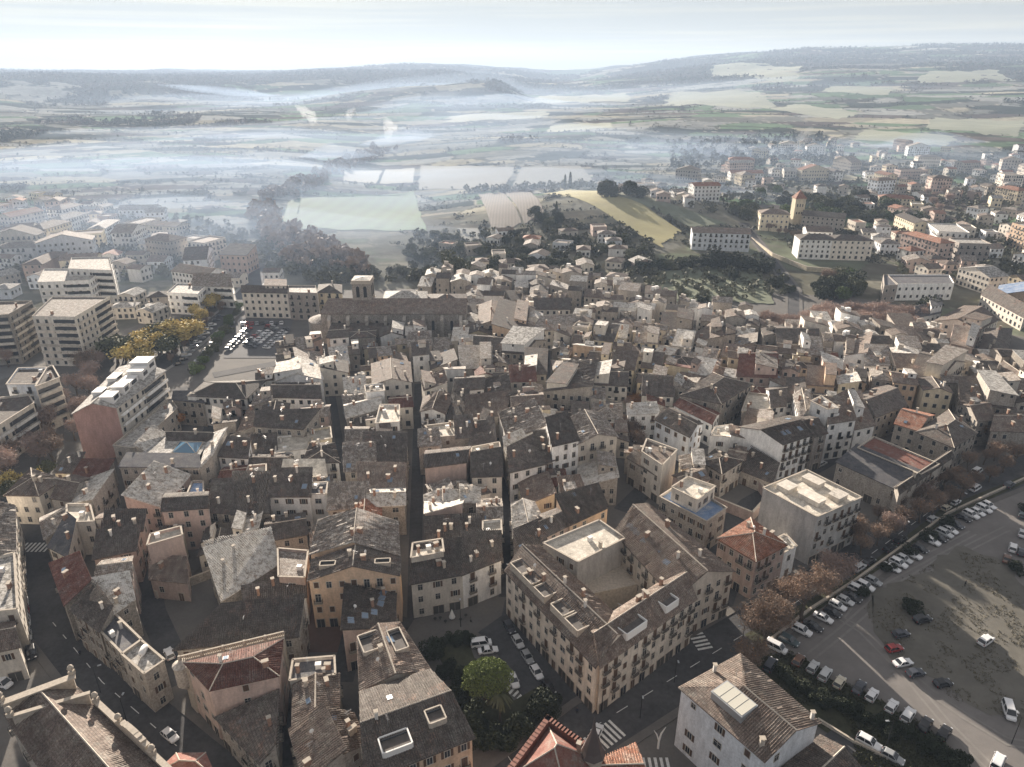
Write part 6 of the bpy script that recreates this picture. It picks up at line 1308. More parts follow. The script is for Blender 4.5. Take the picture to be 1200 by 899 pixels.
tree(211, 503, 'leafy', 'orange', 7.5, 'red leaved tree in the courtyard beside the grey stone house'); tree(425, 408, 'bare', 'pink', 10, 'pinkish bare tree against the church nave', 'church trees')
# hazy side: pink winter trees and yellow poplars
trow([(18, 560), (40, 548), (30, 530), (62, 530), (84, 515), (70, 505), (50, 505), (92, 495), (78, 480), (90, 462), (104, 455), (96, 440), (60, 545), (12, 545), (110, 470), (22, 518)], 'bare', ('pink', 'pink', 'twig'), 12, 'in the pink belt beside the balconied flats', 'pink belt trees', 1.15, 6)
trow([(8, 590), (20, 580), (40, 575), (55, 560)], 'leafy', ('olive', 'yellow'), 8, 'at the foot of the pink belt', 'pink belt trees'); trow([(62, 398), (40, 402), (20, 408), (80, 405), (100, 440), (120, 432), (110, 445), (12, 430)], 'bare', 'pink', 10, 'between the tall flats', 'pink belt trees')
trow([(140, 428), (150, 422), (162, 428), (172, 420), (185, 416), (196, 418), (205, 408), (214, 404), (188, 405), (225, 400), (176, 408), (160, 412), (146, 416), (168, 432), (192, 410), (208, 400), (155, 432), (200, 414)], 'leafy', ('yellow', 'yellow', 'olive'), 12.5, 'in the yellow clump by the boulevard', 'yellow boulevard trees', 1.35); trow([(222, 385), (236, 380), (230, 372), (242, 368), (250, 362)], 'leafy', ('yellow', 'olive'), 10, 'further up the boulevard', 'yellow boulevard trees')
trow(along((232, 440), (280, 362), 12), 'round', ('olive', 'green'), 3.6, 'in the boulevard planting strip', 'boulevard shrubs'); trow(along((200, 425), (262, 362), 10), 'bare', 'twig', 6, 'beside the parked cars of the boulevard', 'boulevard trees')
# upper edge of the old town: the avenue of clipped trees
trow(along((952, 388), (1072, 391), 17), 'bare', 'pink', 12, 'in the front line of the clipped avenue', 'clipped avenue trees', 1.25); trow(along((958, 377), (1074, 379), 15), 'bare', 'pink', 12, 'in the rear line of the clipped avenue', 'clipped avenue trees', 1.25)
trow(along((838, 384), (950, 386), 16), 'bare', 'pink', 10.5, 'on the town edge promenade', 'promenade trees', 1.1); trow(along((715, 356), (830, 372), 8), 'bare', 'twig', 8, 'before the blue shed', 'promenade trees'); trow(along((555, 342), (660, 346), 12), 'bare', 'pink', 8.5, 'in the pink belt behind the six windowed gable', 'town edge trees', 1.15)
tree(1081, 374, 'round', 'dark', 9, 'round dark clipped evergreen beside the clipped avenue', 'evergreens', 'evergreen_tree'); trow([(1132, 438), (1142, 440), (1152, 436), (1160, 442), (1148, 444), (1166, 438), (1172, 446)], 'bare', ('pink', 'orange'), 10, 'in the russet group before the long cream hall', 'russet trees')
trow([(970, 340), (982, 345), (990, 352), (998, 340), (965, 352), (1005, 345), (995, 330), (975, 348), (986, 336), (960, 345), (992, 344), (978, 330)], 'round', ('olive', 'green', 'dark'), 8, 'in the green clump above the clipped avenue', 'green clump'); tree(968, 335, 'bare', 'twig', 13, 'tall pale bare poplar above the clipped avenue', 'green clump')
trow([(905, 335), (912, 338), (925, 342), (835, 330), (862, 325), (858, 330), (800, 352), (822, 355), (845, 356)], 'round', ('dark', 'olive'), 5, 'on the frosted hillside below the slab flats', 'hillside bushes'); trow(along((826, 312), (892, 316), 10), 'round', 'dark', 8, 'in the dark bank under the pale blue slab flats', 'hillside bushes', 1.3); trow(along((752, 318), (820, 312), 9), 'round', ('dark', 'olive'), 6, 'along the hill path left of the slab flats', 'hillside bushes', 1.2)
# pine park, convent garden
trow([(905+170*rt.random(), 236+24*rt.random()) for _ in range(30)], 'round', ('green', 'dark', 'olive'), 9, 'in the pine park behind the institute', 'pine park trees', 1.25, 0); trow([(892, 232), (900, 226), (880, 235), (912, 228), (872, 245), (862, 252), (875, 258), (885, 250)], 'round', ('green', 'olive'), 8, 'in the convent garden', 'convent garden trees')
trow([(1085, 232), (1095, 236), (1105, 230), (1110, 240), (1090, 245), (1100, 250)], 'bare', 'pink', 13, 'in the russet belt behind the pine park', 'russet belt'); trow(along((895, 268), (935, 282), 7), 'bare', 'twig', 8, 'in the convent forecourt', 'convent forecourt trees')
tree(662, 222, 'cypress', 'dark', 15, 'slim dark cypress, first of the pair on the hilltop field edge', 'hilltop cypresses'); tree(668, 221, 'cypress', 'dark', 17, 'slim dark cypress, taller of the pair on the hilltop field edge', 'hilltop cypresses'); trow([(710, 228), (716, 229), (708, 231), (735, 226), (740, 230), (752, 232)], 'round', 'dark', 11, 'round the hilltop farm', 'hilltop evergreens', .9); trow([(650, 258), (630, 252), (644, 264), (634, 262), (655, 262)], 'round', ('dark', 'olive'), 7, 'beside the ploughed strips', 'garden trees'); tree(652, 252, 'cypress', 'dark', 11, 'dark cypress beside the white garden house', 'garden trees')
tree(532, 326, 'round', 'olive', 12, 'pale green conical tree before the town edge', 'garden trees')
trow([(rt.uniform(470, 760), rt.uniform(276, 334)) for _ in range(84)], 'round', ('olive', 'dark', 'olive'), 5.5, 'scattered among the garden plots', 'garden plot trees', 1.1, 0)
NT = len(TREES)
# far and uncounted woods: one mass per colour
def mass(name, label, xs, ys, size, per, col, kind='stuff', sq=.8):
    n = len(xs); zs = T(xs, ys); size = np.broadcast_to(size, n); c = np.stack([xs, ys, zs+size*.55], 1); c = np.repeat(c, per, 0); s = np.repeat(size, per)
    q = RNG.normal(size=(len(c), 3)); q /= np.linalg.norm(q, axis=1, keepdims=True); q *= RNG.uniform(.5, 1, (len(c), 1)); c = c+q*np.stack([s*.55, s*.55, s*.5*np.ones_like(s)], 1); v = quads(c, s*RNG.uniform(.14, .26, len(s)), s*RNG.uniform(.12, .22, len(s)), RNG)
    o = link(name, qmesh(name, v, [col]), kind=kind); tag(o, label, 'trees'); return o
def cand(n, r0, r1, half=.74):
    r = np.exp(RNG.uniform(math.log(r0), math.log(r1), n)*1.0); a = RNG.uniform(-half, half, n); return np.sin(a)*r, np.cos(a)*r
x, y = cand(100000, 640, 7500); k = wood(x, y); x, y = x[k], y[k]; r = np.hypot(x, y); tone = fbm(x/160, y/160, 91); ev = tone+RNG.normal(scale=.06, size=len(x)) > .49
mass('woodland', 'dark evergreen woods on the far slopes', x[ev], y[ev], ((5.5+r*.0012)*RNG.uniform(.7, 1.3, len(r)))[ev], 8, leafmat('wood_evergreen', (.036, .046, .03))); mass('woodland', 'brown leafless woods on the far slopes', x[~ev], y[~ev], ((5+r*.0012)*RNG.uniform(.7, 1.3, len(r)))[~ev], 8, leafmat('wood_bare', (.105, .088, .07)))
x, y = cand(420000, 520, 4600); k = fbm(x/120, y/120, 77) > .40; x, y = x[k], y[k]; i_, e_ = vor(x, y); r = np.hypot(x, y); k = (e_ < 1.5+r*.0011) & (FANG[i_] > .45) & ~wood(x, y) & ~infields(x, y); x, y, r = x[k], y[k], r[k]; print('HEDGE', len(x))
mass('hedgerow', 'hedgerow trees along the field borders', x, y, (1.9+r*.0008)*RNG.uniform(.6, 1.5, len(r)), 7, leafmat('hedge_tree', (.06, .062, .045)))
def pmass(zone, n, size, per, col, name, label):
    us = [z[0] for z in zone]; vs = [z[1] for z in zone]; xs, ys = [], []
    while len(xs) < n:
        u, v = random.uniform(min(us), max(us)), random.uniform(min(vs), max(vs))
        if not inpoly(u, v, zone): continue
        p = P(u, v)
        if not clear_of(p.x, p.y, 2.5) or any(inpoly(p.x, p.y, f_) for f_ in FPOLY[10:16]): n -= .2; continue
        xs.append(p.x); ys.append(p.y)
    xs, ys = np.array(xs), np.array(ys); return mass(name, label, xs, ys, size*RNG.uniform(.7, 1.3, len(xs)), per, col)
LB, LE = leafmat('riverside_bare', (.27, .205, .16)), leafmat('riverside_green', (.10, .10, .065))
pmass([(292, 240), (316, 236), (335, 268), (420, 296), (432, 324), (345, 318), (300, 272)], 120, 8, 30, LB, 'riverside_wood', 'leafless riverside wood below the green field'); pmass([(228, 285), (300, 270), (420, 320), (560, 325), (560, 335), (360, 332), (240, 300)], 210, 5, 34, LE, 'riverside_wood', 'grey green riverside thicket before the church')
pmass([(300, 235), (330, 220), (440, 170), (470, 175), (345, 232)], 170, 8, 24, LB, 'riverside_wood', 'leafless poplars running away beside the green field'); pmass([(20, 235), (270, 262), (290, 300), (200, 330), (0, 330)], 190, 6, 20, LE, 'suburb_greenery', 'gardens between the hazy suburb houses')
pmass([(780, 200), (1210, 180), (1210, 345), (1050, 325), (1050, 262), (800, 255)], 420, 5.5, 20, LE, 'suburb_greenery', 'gardens between the eastern suburb houses'); pmass([(780, 165), (960, 158), (1000, 190), (790, 202)], 240, 8, 18, leafmat('suburb_dark', (.042, .048, .032)), 'suburb_greenery', 'dark trees round the misty upper suburb')
pmass([(480, 275), (760, 265), (770, 330), (700, 338), (480, 332)], 420, 4, 20, LE, 'garden_thicket', 'low thicket between the garden plots'); pmass([(748, 305), (900, 300), (935, 345), (820, 356), (752, 345)], 220, 3.2, 18, LE, 'garden_thicket', 'scrub on the frosted hillside'); pmass([(545, 222), (720, 214), (720, 219), (548, 228)], 130, 5, 18, LE, 'garden_thicket', 'hedge behind the ploughed strips')
def tufts(poly, n, hgt, col, name, label):
    xs_ = [p.x for p in poly]; ys_ = [p.y for p in poly]; pt = []
    while len(pt) < n:
        x_, y_ = random.uniform(min(xs_), max(xs_)), random.uniform(min(ys_), max(ys_))
        if inpoly(x_, y_, poly) and float(vnoise(x_/4, y_/4, 9)) > .45: pt.append((x_, y_, .3+hgt*.4*random.random()))
    c = np.repeat(np.array(pt), 5, 0)+RNG.normal(scale=(hgt*.7, hgt*.7, hgt*.15), size=(n*5, 3)); v = quads(c, hgt*.5, hgt*.22, RNG); tag(link(name, qmesh(name, v, [col]), kind='stuff'), label, 'grass')
tufts(GRASSP, 1500, .3, leafmat('tuft_dry', (.135, .12, .085)), 'grass', 'rough dry grass tufts in the car park'); tufts(EMBP, 3000, .55, leafmat('tuft_dark', (.06, .062, .035)), 'grass', 'dark rank grass on the embankment')
# ------------------------------------------------------------------ cars
def carpaint(n, c): return simple('car_paint_'+n, c, .28, .5)
PAINT = {n: carpaint(n, c) for n, c in dict(white=(.72, .72, .73), grey=(.30, .31, .32), silver=(.48, .49, .5), black=(.015, .015, .018), dark=(.05, .055, .07), red=(.30, .03, .03), cream=(.55, .5, .4), brown=(.16, .09, .06), teal=(.07, .1, .11)).items()}
M_TYRE = simple('tyre', (.02, .02, .02), .8); M_LAMP = simple('headlight_glass', (.7, .72, .75), .1, .8); M_TAIL = simple('tail_lamp', (.25, .02, .02), .2, .6); M_CARGL = simple('car_glass', (.02, .024, .03), .06, .7); M_RIM = simple('wheel_rim', (.4, .4, .42), .3, .5, .7)
def loft(mb, rings, m=0):
    n = len(rings[0]); b = len(mb.v)
    for r in rings: mb.v.extend(r)
    for i in range(len(rings)-1):
        for k in range(n): a = b+i*n; mb.f.append((a+k, a+(k+1) % n, a+n+(k+1) % n, a+n+k)); mb.m.append(m)
    mb.f.append(tuple(b+k for k in reversed(range(n)))); mb.m.append(m); mb.f.append(tuple(b+(len(rings)-1)*n+k for k in range(n))); mb.m.append(m)
def sect(x, w_, z0, z1, rb=.12):
    h = w_/2; return [(x, -h+rb, z0), (x, -h, z0+rb), (x, -h, z1-rb*1.4), (x, -h+rb*1.3, z1), (x, h-rb*1.3, z1), (x, h, z1-rb*1.4), (x, h, z0+rb), (x, h-rb, z0)]
CAR_T = {}
def car_mesh(kind):
    if kind in CAR_T: return CAR_T[kind]
    Ln, W_, H_, belt = {'hatchback': (4.05, 1.78, 1.47, .92), 'saloon': (4.5, 1.8, 1.43, .9), 'suv': (4.5, 1.88, 1.68, 1.05), 'van': (4.7, 1.88, 1.9, 1.1)}[kind]; f, r = Ln/2, -Ln/2; bm = MB(); ld = {'hatchback': .86, 'saloon': .84, 'suv': .98, 'van': 1.0}[kind]
    tail = belt if kind != 'saloon' else belt-.02
    loft(bm, [sect(r, W_*.82, .38, tail-.18), sect(r+.12, W_*.95, .26, tail-.02), sect(r+.7, W_, .22, belt), sect(0, W_, .22, belt), sect(f-1.25, W_, .22, belt-.02), sect(f-.95, W_*.99, .22, ld), sect(f-.25, W_*.93, .26, ld-.12), sect(f, W_*.76, .36, ld-.3)])
    wind = f-1.2 if kind != 'van' else f-.75; tr0 = {'hatchback': r+.1, 'saloon': r+.75, 'suv': r+.1, 'van': r+.06}[kind]; rf0, rf1 = (tr0+.45 if kind != 'van' else tr0+.12), wind-.75; 
    if kind == 'saloon': rf0 = tr0+.7
    def fr(x0, x1, wb, z): return [(x0, -wb/2, z), (x1, -wb/2, z), (x1, wb/2, z), (x0, wb/2, z)]
    gl_ = MB(); a = fr(tr0, wind, W_*.96, belt-.04); b = fr(rf0, rf1, W_*.78, H_-.05)
    for k in range(4): gl_.face([a[k], a[(k+1) % 4], b[(k+1) % 4], b[k]])
    gl_.face(b)
    c = fr(rf0-.05, rf1+.05, W_*.8, H_-.06); d = fr(rf0+.12, rf1-.1, W_*.68, H_); 
    for k in range(4): bm.face([c[k], c[(k+1) % 4], d[(k+1) % 4], d[k]])
    bm.face(d); bm.face(c[::-1])
    for s in (-1, 1):                                                      # pillars
        for xa, xb in ((wind-.02, rf1), (tr0+.03, rf0), ((tr0+wind)/2-.05, (rf0+rf1)/2)): bm.tube([(xa, s*W_*.478, belt-.05), (xb, s*W_*.395, H_-.05)], [.055, .05], 4)
        bm.box((wind-.25, s*(W_/2+.06), belt+.05), (.12, .16, .12))
    wh = MB(); n = 12
    for y0, y1, rr, m_ in ((-.1, .1, .32, 0), (-.115, .115, .2, 1)):
        i0 = len(wh.v)
        for y in (y0, y1): wh.v.extend([(math.cos(2*math.pi*k/n)*rr, y, math.sin(2*math.pi*k/n)*rr) for k in range(n)])
        for k in range(n): wh.f.append((i0+k, i0+(k+1) % n, i0+n+(k+1) % n, i0+n+k)); wh.m.append(m_)
        wh.f.append(tuple(i0+k for k in range(n))); wh.m.append(m_); wh.f.append(tuple(i0+n+k for k in reversed(range(n)))); wh.m.append(m_)
    hl = MB(); hl.box((0, 0, 0), (.22, .36, .14)); tl = MB(); tl.box((0, 0, 0), (.12, .22, .3))
    CAR_T[kind] = dict(body={}, bm=bm, glass=gl_.mesh('window_glass', [M_CARGL]), wheel=wh.mesh('wheel', [M_TYRE, M_RIM]), hl=hl.mesh('headlight', [M_LAMP]), tl=tl.mesh('tail_lamp', [M_TAIL]), dim=(f, r, W_, ld, belt)); return CAR_T[kind]
def car(u, v, du, dv, col, kind, label, group, full=True, z=.3):
    t = car_mesh(kind); p = G(u, v); q = G(u+du, v+dv); a = math.atan2(q.y-p.y, q.x-p.x); o = thing('parked_car' if 'driving' not in label else 'car', label, 'van' if kind == 'van' else 'car', (p.x, p.y, z), a, group)
    if col not in t['body']: t['body'][col] = t['bm'].mesh('body', [PAINT[col]])
    link('body', t['body'][col], o); link('window_glass', t['glass'], o); f, r, W_, ld, belt = t['dim']
    if full:
        for x in (f-.85, r+.8):
            for s in (-1, 1): link('wheel', t['wheel'], o, (x, s*(W_/2-.1), .32))
        for s in (-1, 1): link('headlight', t['hl'], o, (f-.16, s*W_*.33, ld-.22)); link('tail_lamp', t['tl'], o, (r+.06, s*W_*.38, belt-.26))
    return o
rc_ = random.Random(9)
def crow(lst, du, dv, what, group, full=True, z=.3):
    for k, e in enumerate(lst):
        u, v, c = e[:3]; kd = e[3] if len(e) > 3 else rc_.choice(('hatchback', 'hatchback', 'saloon', 'suv')); car(u, v, du*(1), dv, c, kd, f"{c} {kd}, {ordn(k)} {what}", group, full, z)
CG = 'cars in the dirt car park'
crow([(909, 762, 'white', 'van'), (924, 754, 'teal'), (939, 742, 'white', 'suv'), (952, 737, 'black'), (964, 727, 'white'), (975, 721, 'black'), (981, 713, 'white'), (990, 707, 'silver'), (998, 703, 'black'), (1004, 694, 'white', 'suv'), (1013, 690, 'white'), (1023, 684, 'grey'), (1044, 668, 'white'), (1052, 663, 'white', 'suv'), (1059, 658, 'silver'), (1069, 653, 'white'), (1078, 646, 'black'), (1091, 637, 'white', 'suv'), (1099, 633, 'black'), (1106, 628, 'silver'), (1113, 624, 'white'), (1120, 618, 'dark'), (1129, 610, 'black'), (1137, 606, 'white', 'suv'), (1145, 603, 'white'), (1152, 599, 'white', 'suv'), (1158, 595, 'white')], 20, 10, 'along the car park wall, up from the russet tree', CG)
crow([(902, 783, 'dark', 'van'), (935, 777, 'brown'), (952, 785, 'silver'), (966, 794, 'silver'), (983, 803, 'cream'), (1006, 809, 'dark'), (1021, 818, 'white'), (1044, 831, 'white'), (1063, 842, 'white'), (1083, 853, 'black', 'suv'), (1105, 863, 'black', 'suv')], 9, -14, 'along the grass embankment, from the white block', CG)
crow([(1080, 729, 'black', 'suv'), (1055, 746, 'dark'), (1047, 763, 'red', 'hatchback'), (1057, 780, 'white'), (1072, 792, 'dark'), (1104, 804, 'black', 'hatchback')], 14, -3, 'at the edge of the rough grass', CG); car(1154, 754, 14, -10, 'white', 'suv', 'white off-roader with a glass roof alone on the rough grass', CG); car(1181, 837, 5, 16, 'white', 'van', 'white estate car alone below the rough grass', CG); car(1168, 897, 6, -14, 'white', 'van', 'white van at the bottom edge of the car park', CG)
crow([(1186, 645, 'white'), (1179, 658, 'brown'), (1197, 628, 'silver'), (1197, 606, 'teal'), (1196, 650, 'dark')], 3, -14, 'in the loose group at the far end of the car park', CG); crow([(1017, 874, 'white', 'suv'), (1045, 891, 'grey')], 20, 11, 'on the lower road under the embankment', 'cars on the lower road', z=.36)
crow([(1006, 668, 'silver'), (1018, 661, 'black'), (1042, 646, 'black'), (1054, 636, 'black'), (1092, 611, 'silver'), (1108, 598, 'cream'), (1119, 591, 'white'), (1142, 575, 'white', 'van'), (1144, 555, 'white', 'van'), (1182, 571, 'dark')], 16, -10, 'at the avenue kerb above the car park', 'cars along the avenue')
crow([(597, 738, 'dark'), (607, 755, 'silver'), (618, 773, 'grey'), (629, 791, 'white'), (643, 808, 'black')], 10, 16, 'in the line beside the courtyard block', 'cars on the square', z=.2); crow([(564, 757, 'white', 'van'), (572, 765, 'white')], 14, -2, 'parked nose to the hedge of the square', 'cars on the square', z=.22); car(602, 801, 4, 10, 'white', 'hatchback', 'white hatchback half hidden behind the umbrella pine', 'cars on the square', z=.22); car(699, 861, 7, -16, 'white', 'hatchback', 'white hatchback driving over the zebra crossing', None, z=.16)
crow([(27, 673, 'silver'), (28, 692, 'dark'), (29, 708, 'white'), (30, 718, 'red'), (31, 730, 'white', 'van'), (33, 747, 'silver'), (38, 768, 'black')], 2, 14, 'along the kerb of the curving street', 'cars on the curving street', z=.16); car(200, 865, 12, 10, 'white', 'hatchback', 'white hatchback driving down the curving street', None, z=.14); car(199, 769, -6, -14, 'white', 'hatchback', 'black roofed white hatchback in the alley beside the mansion', z=.2, group=None); car(4, 803, 14, 6, 'white', 'van', 'white delivery van beside the civic hall', None, z=.12); car(344, 767, 5, -10, 'white', 'hatchback', 'white hatchback at the mouth of the red courtyard', None, z=.18); crow([(1062, 575-2, 'white'), (962, 546, 'silver'), (930, 553, 'white')], 16, -8, 'in the street behind the big white walled block', 'cars in the back street', z=.2)
# parking lot and boulevard
k = 0
for ri, (a, b, n) in enumerate((((268, 411), (292, 386), 9), ((290, 404), (316, 385), 9), ((296, 408), (322, 386), 9), ((313, 409), (336, 388), 8), ((284, 381), (330, 380), 9))):
    ws = ('in the first lane of the walled parking lot', 'in the second lane of the walled parking lot', 'in the third lane of the walled parking lot', 'in the last lane of the walled parking lot', 'in the far cross lane of the walled parking lot')[ri]
    crow([(*q, rc_.choice(('white', 'white', 'silver', 'grey', 'dark', 'black', 'red')), rc_.choice(('hatchback', 'saloon', 'suv'))) for q in along(a, b, n)], (8, 8, 8, 8, 0)[ri], (1, 1, 1, 1, -6)[ri], ws, 'cars in the walled parking lot', False, .25)
for ri, (a, b, n) in enumerate((((210, 428), (258, 372), 12), ((226, 434), (270, 380), 12), ((238, 362), (290, 318), 9))):
    ws = ('in the inner line of the boulevard', 'in the outer line of the boulevard', 'up the far boulevard')[ri]
    crow([(*q, rc_.choice(('white', 'silver', 'grey', 'dark', 'black')), rc_.choice(('hatchback', 'saloon', 'suv'))) for q in along(a, b, n)], 8, -1, ws, 'cars along the boulevard', False, .2)
# ------------------------------------------------------------------ street lamps, white sculpture, parasol, people
def lamp(u, v, h, label):
    p = P(u, v); t = thing('street_lamp', label, 'street lamp', (p.x, p.y, 0), random.uniform(0, 6), 'street lamps'); mb = MB(); mb.tube([(0, 0, 0), (0, 0, .8), (0, 0, h)], [.12, .09, .06], 6); mb.tube([(0, 0, h-.1), (.5, 0, h+.15), (1.1, 0, h+.1)], [.05, .045, .04], 5); mb.build('pole', M_IRON, t); mb = MB(); mb.box((1.2, 0, h+.06), (.7, .3, .14)); mb.build('lamp_head', M_METAL, t)
for k, (u, v, w_) in enumerate(((1038, 876, 'between the lower road and the embankment'), (600, 690, 'at the long narrow street mouth'), (660, 792, 'by the courtyard block corner'), (868, 762, 'by the russet tree'), (1060, 640, 'above the parked row'), (118, 812, 'behind the civic hall parapet'), (705, 835, 'by the avenue crossing'), (1185, 872, 'at the car park corner'), (10, 690, 'on the outer bend'), (750, 842, 'on the far kerb across from the sculpture'), (790, 800, 'between the courtyard block and the white block'), (905, 735, 'under the large russet tree'), (975, 690, 'by the foot of the avenue'), (1120, 600, 'near the top of the parked row'), (80, 700, 'below the corner row facade'), (150, 850, 'half way down the curving street'), (540, 735, 'by the cafe parasol'))): lamp(u, v, 7, f"slim dark street lamp {w_}")
p = G(771, 878); t = thing('sculpture', 'slender white forked sculpture on the pavement beside the avenue', 'sculpture', (p.x, p.y, .2)); mb = MB(); mb.tube([(0, 0, 0), (0, 0, 2), (.3, 0, 4), (1.0, 0, 5.6)], [.22, .2, .16, .05], 6); mb.build('tall_branch', M_WHITE, t); mb = MB(); mb.tube([(0, 0, 2), (-.5, .1, 3.6), (-1.1, .1, 4.6)], [.17, .13, .05], 6); mb.build('short_branch', M_WHITE, t)
p = G(530, 727); t = thing('parasol', 'closed white parasol on the cafe terrace', 'parasol', (p.x, p.y, .15)); mb = MB(); mb.tube([(0, 0, 0), (0, 0, 3)], [.04, .04], 5); mb.build('pole', M_IRON, t); mb = MB(); mb.tube([(0, 0, .7), (0, 0, .9), (0, 0, 2), (0, 0, 3.1)], [.7, .75, .4, .05], 8); mb.build('canopy', M_WHITE, t)
for k, (u, v) in enumerate(((510, 728), (516, 727), (522, 731), (540, 729), (546, 724))):
    p = G(u, v); t = thing('cafe_table', f"small dark cafe table with two chairs, {ordn(k)} from the long narrow street", 'table', (p.x, p.y, .15), random.uniform(0, 3), 'cafe tables'); mb = MB(); mb.tube([(0, 0, 0), (0, 0, .7)], [.05, .05], 5); mb.tube([(0, 0, .7), (0, 0, .74)], [.4, .4], 10); mb.build('table_top', M_IRON, t)
def person(u, v, rz, label, top, leg):
    p = G(u, v); t = thing('person', label, 'person', (p.x, p.y, .3), rz); J = [(0, 0, .93), (0, 0, 1.2), (0, 0, 1.42), (0, 0, 1.52), (0, .02, 1.66), (.1, 0, .88), (.12, .1, .48), (.12, .02, .06), (.12, .16, .04), (-.1, 0, .88), (-.12, -.06, .48), (-.12, -.22, .08), (-.12, -.08, .04), (.2, 0, 1.38), (.26, .04, 1.1), (.25, .16, .88), (-.2, 0, 1.38), (-.26, -.05, 1.1), (-.25, .02, .86)]
    E = [(0, 1), (1, 2), (2, 3), (3, 4), (0, 5), (5, 6), (6, 7), (7, 8), (0, 9), (9, 10), (10, 11), (11, 12), (2, 13), (13, 14), (14, 15), (2, 16), (16, 17), (17, 18)]; rad = [.15, .14, .16, .06, .11, .1, .07, .05, .05, .1, .07, .05, .05, .07, .05, .04, .07, .05, .04]
    me = bpy.data.meshes.new('body'); me.from_pydata(J, E, []); me.materials.append(top); o = link('body', me, t); sk = o.modifiers.new('skin', 'SKIN'); 
    for i, r in enumerate(rad): me.skin_vertices[0].data[i].radius = (r, r)
    me.skin_vertices[0].data[0].use_root = True; o.modifiers.new('smooth', 'SUBSURF').levels = 1
    mb = MB(); mb.tube([(0, 0, .96), (.0, 0, .86)], [.19, .2], 8); 
    for s, y in ((1, (0, .1, .02)), (-1, (0, -.06, -.22))): mb.tube([(s*.1, y[0], .9), (s*.12, y[1], .48), (s*.12, y[2], .1)], [.115, .085, .07], 7)
    mb.build('trousers', leg, t); mb = MB(); mb.tube([(0, .02, 1.6), (0, .02, 1.7), (0, .0, 1.8)], [.1, .125, .05], 8); mb.build('hair', M_SHUT, t)
person(1130, 688, .4, 'person in dark clothes walking alone across the dirt car park', simple('dark_coat', (.03, .03, .035), .9), M_TYRE); person(552, 731, 2, 'person in a grey coat walking on the square before the white rounded house', simple('grey_coat', (.2, .2, .21), .9), M_TYRE); person(630, 866, 1, 'person in a white jacket beside the hedge of the square', M_WHITE, M_TYRE)
for k_, (u_, v_, w_) in enumerate(((470, 752, 'at the lane below the mossy roof'), (596, 722, 'by the corner of the courtyard block'), (676, 838, 'on the avenue pavement near the spire'), (95, 770, 'on the pavement of the curving street'), (1000, 655, 'on the avenue pavement above the car park'))): person(u_, v_, k_*1.3, f'person in dark winter clothes walking {w_}', simple('navy_coat', (.03, .035, .06), .9), M_TYRE)
# ------------------------------------------------------------------ air
def vol(name, density, aniso, col=(.37, .47, .63)):
    m = bpy.data.materials.new(name); m.use_nodes = True; nt = m.node_tree; nt.nodes.clear(); o = nt.nodes.new('ShaderNodeOutputMaterial'); v = nt.nodes.new('ShaderNodeVolumePrincipled'); v.inputs['Color'].default_value = (*col, 1); v.inputs['Density'].default_value = density; v.inputs['Anisotropy'].default_value = aniso; nt.links.new(v.outputs[0], o.inputs['Volume']); m.cycles.homogeneous_volume = True; return m
zlo = float(ZZ.min()); zhi = float(ZZ.max()); print('TERRAIN', zlo, zhi)
mb = MB(); mb.box((0, 0, (zlo-2+zhi+30)/2), (22400, 22400, zhi+30-zlo+2)); hz = mb.build('haze', vol('haze', HAZE_D, .22), None, kind='stuff')
def bank(name, label, c, rx, ry, rz_, th, dens, seed=0, tilt=0, zl=0):
    """lens of thin mist: thick in the middle, nothing at its rim"""
    mb = MB(); nr, na = 10, 36; ca, sa = math.cos(rz_), math.sin(rz_); top, bot = {}, {}
    for i in range(nr+1):
        for k in range(na):
            f = i/nr; a = 2*math.pi*k/na; wob = 1+.35*(float(fbm(math.cos(a)*1.6+seed*3.1, math.sin(a)*1.6, 7, 3))-.5)*2; x, y = math.cos(a)*rx*f*wob, math.sin(a)*ry*f*wob; X, Y = c.x+x*ca-y*sa, c.y+x*sa+y*ca
            n = float(fbm(X/(rx*.35), Y/(ry*.35), seed+3, 3)); t = th*(1-f*f)**1.5*(.4+1.2*n); gz = Tz(X, Y)+zl; top[i, k] = (X, Y, gz+t*.75+.4+tilt*(x/rx)*th); bot[i, k] = (X, Y, gz+.2-t*.25+tilt*(x/rx)*th) if zl else (X, Y, gz-6)
    for D, flip in ((top, 0), (bot, 1)):
        for i in range(nr):
            for k in range(na):
                q = [D[i, k], D[i+1, k], D[i+1, (k+1) % na], D[i, (k+1) % na]]; q = q[1:] if i == 0 else q
                mb.face(q[::-1] if flip else q)
    for k in range(na): mb.face([top[nr, k], bot[nr, k], bot[nr, (k+1) % na], top[nr, (k+1) % na]])
    me = mb.mesh(name, [vol(name+str(seed), dens, .3)]); bm_ = __import__('bmesh').new(); bm_.from_mesh(me); __import__('bmesh').ops.remove_doubles(bm_, verts=bm_.verts, dist=.001); __import__('bmesh').ops.recalc_face_normals(bm_, faces=bm_.faces); bm_.to_mesh(me); bm_.free()
    o = link(name, me, kind='stuff'); tag(o, label, 'mist'); return o
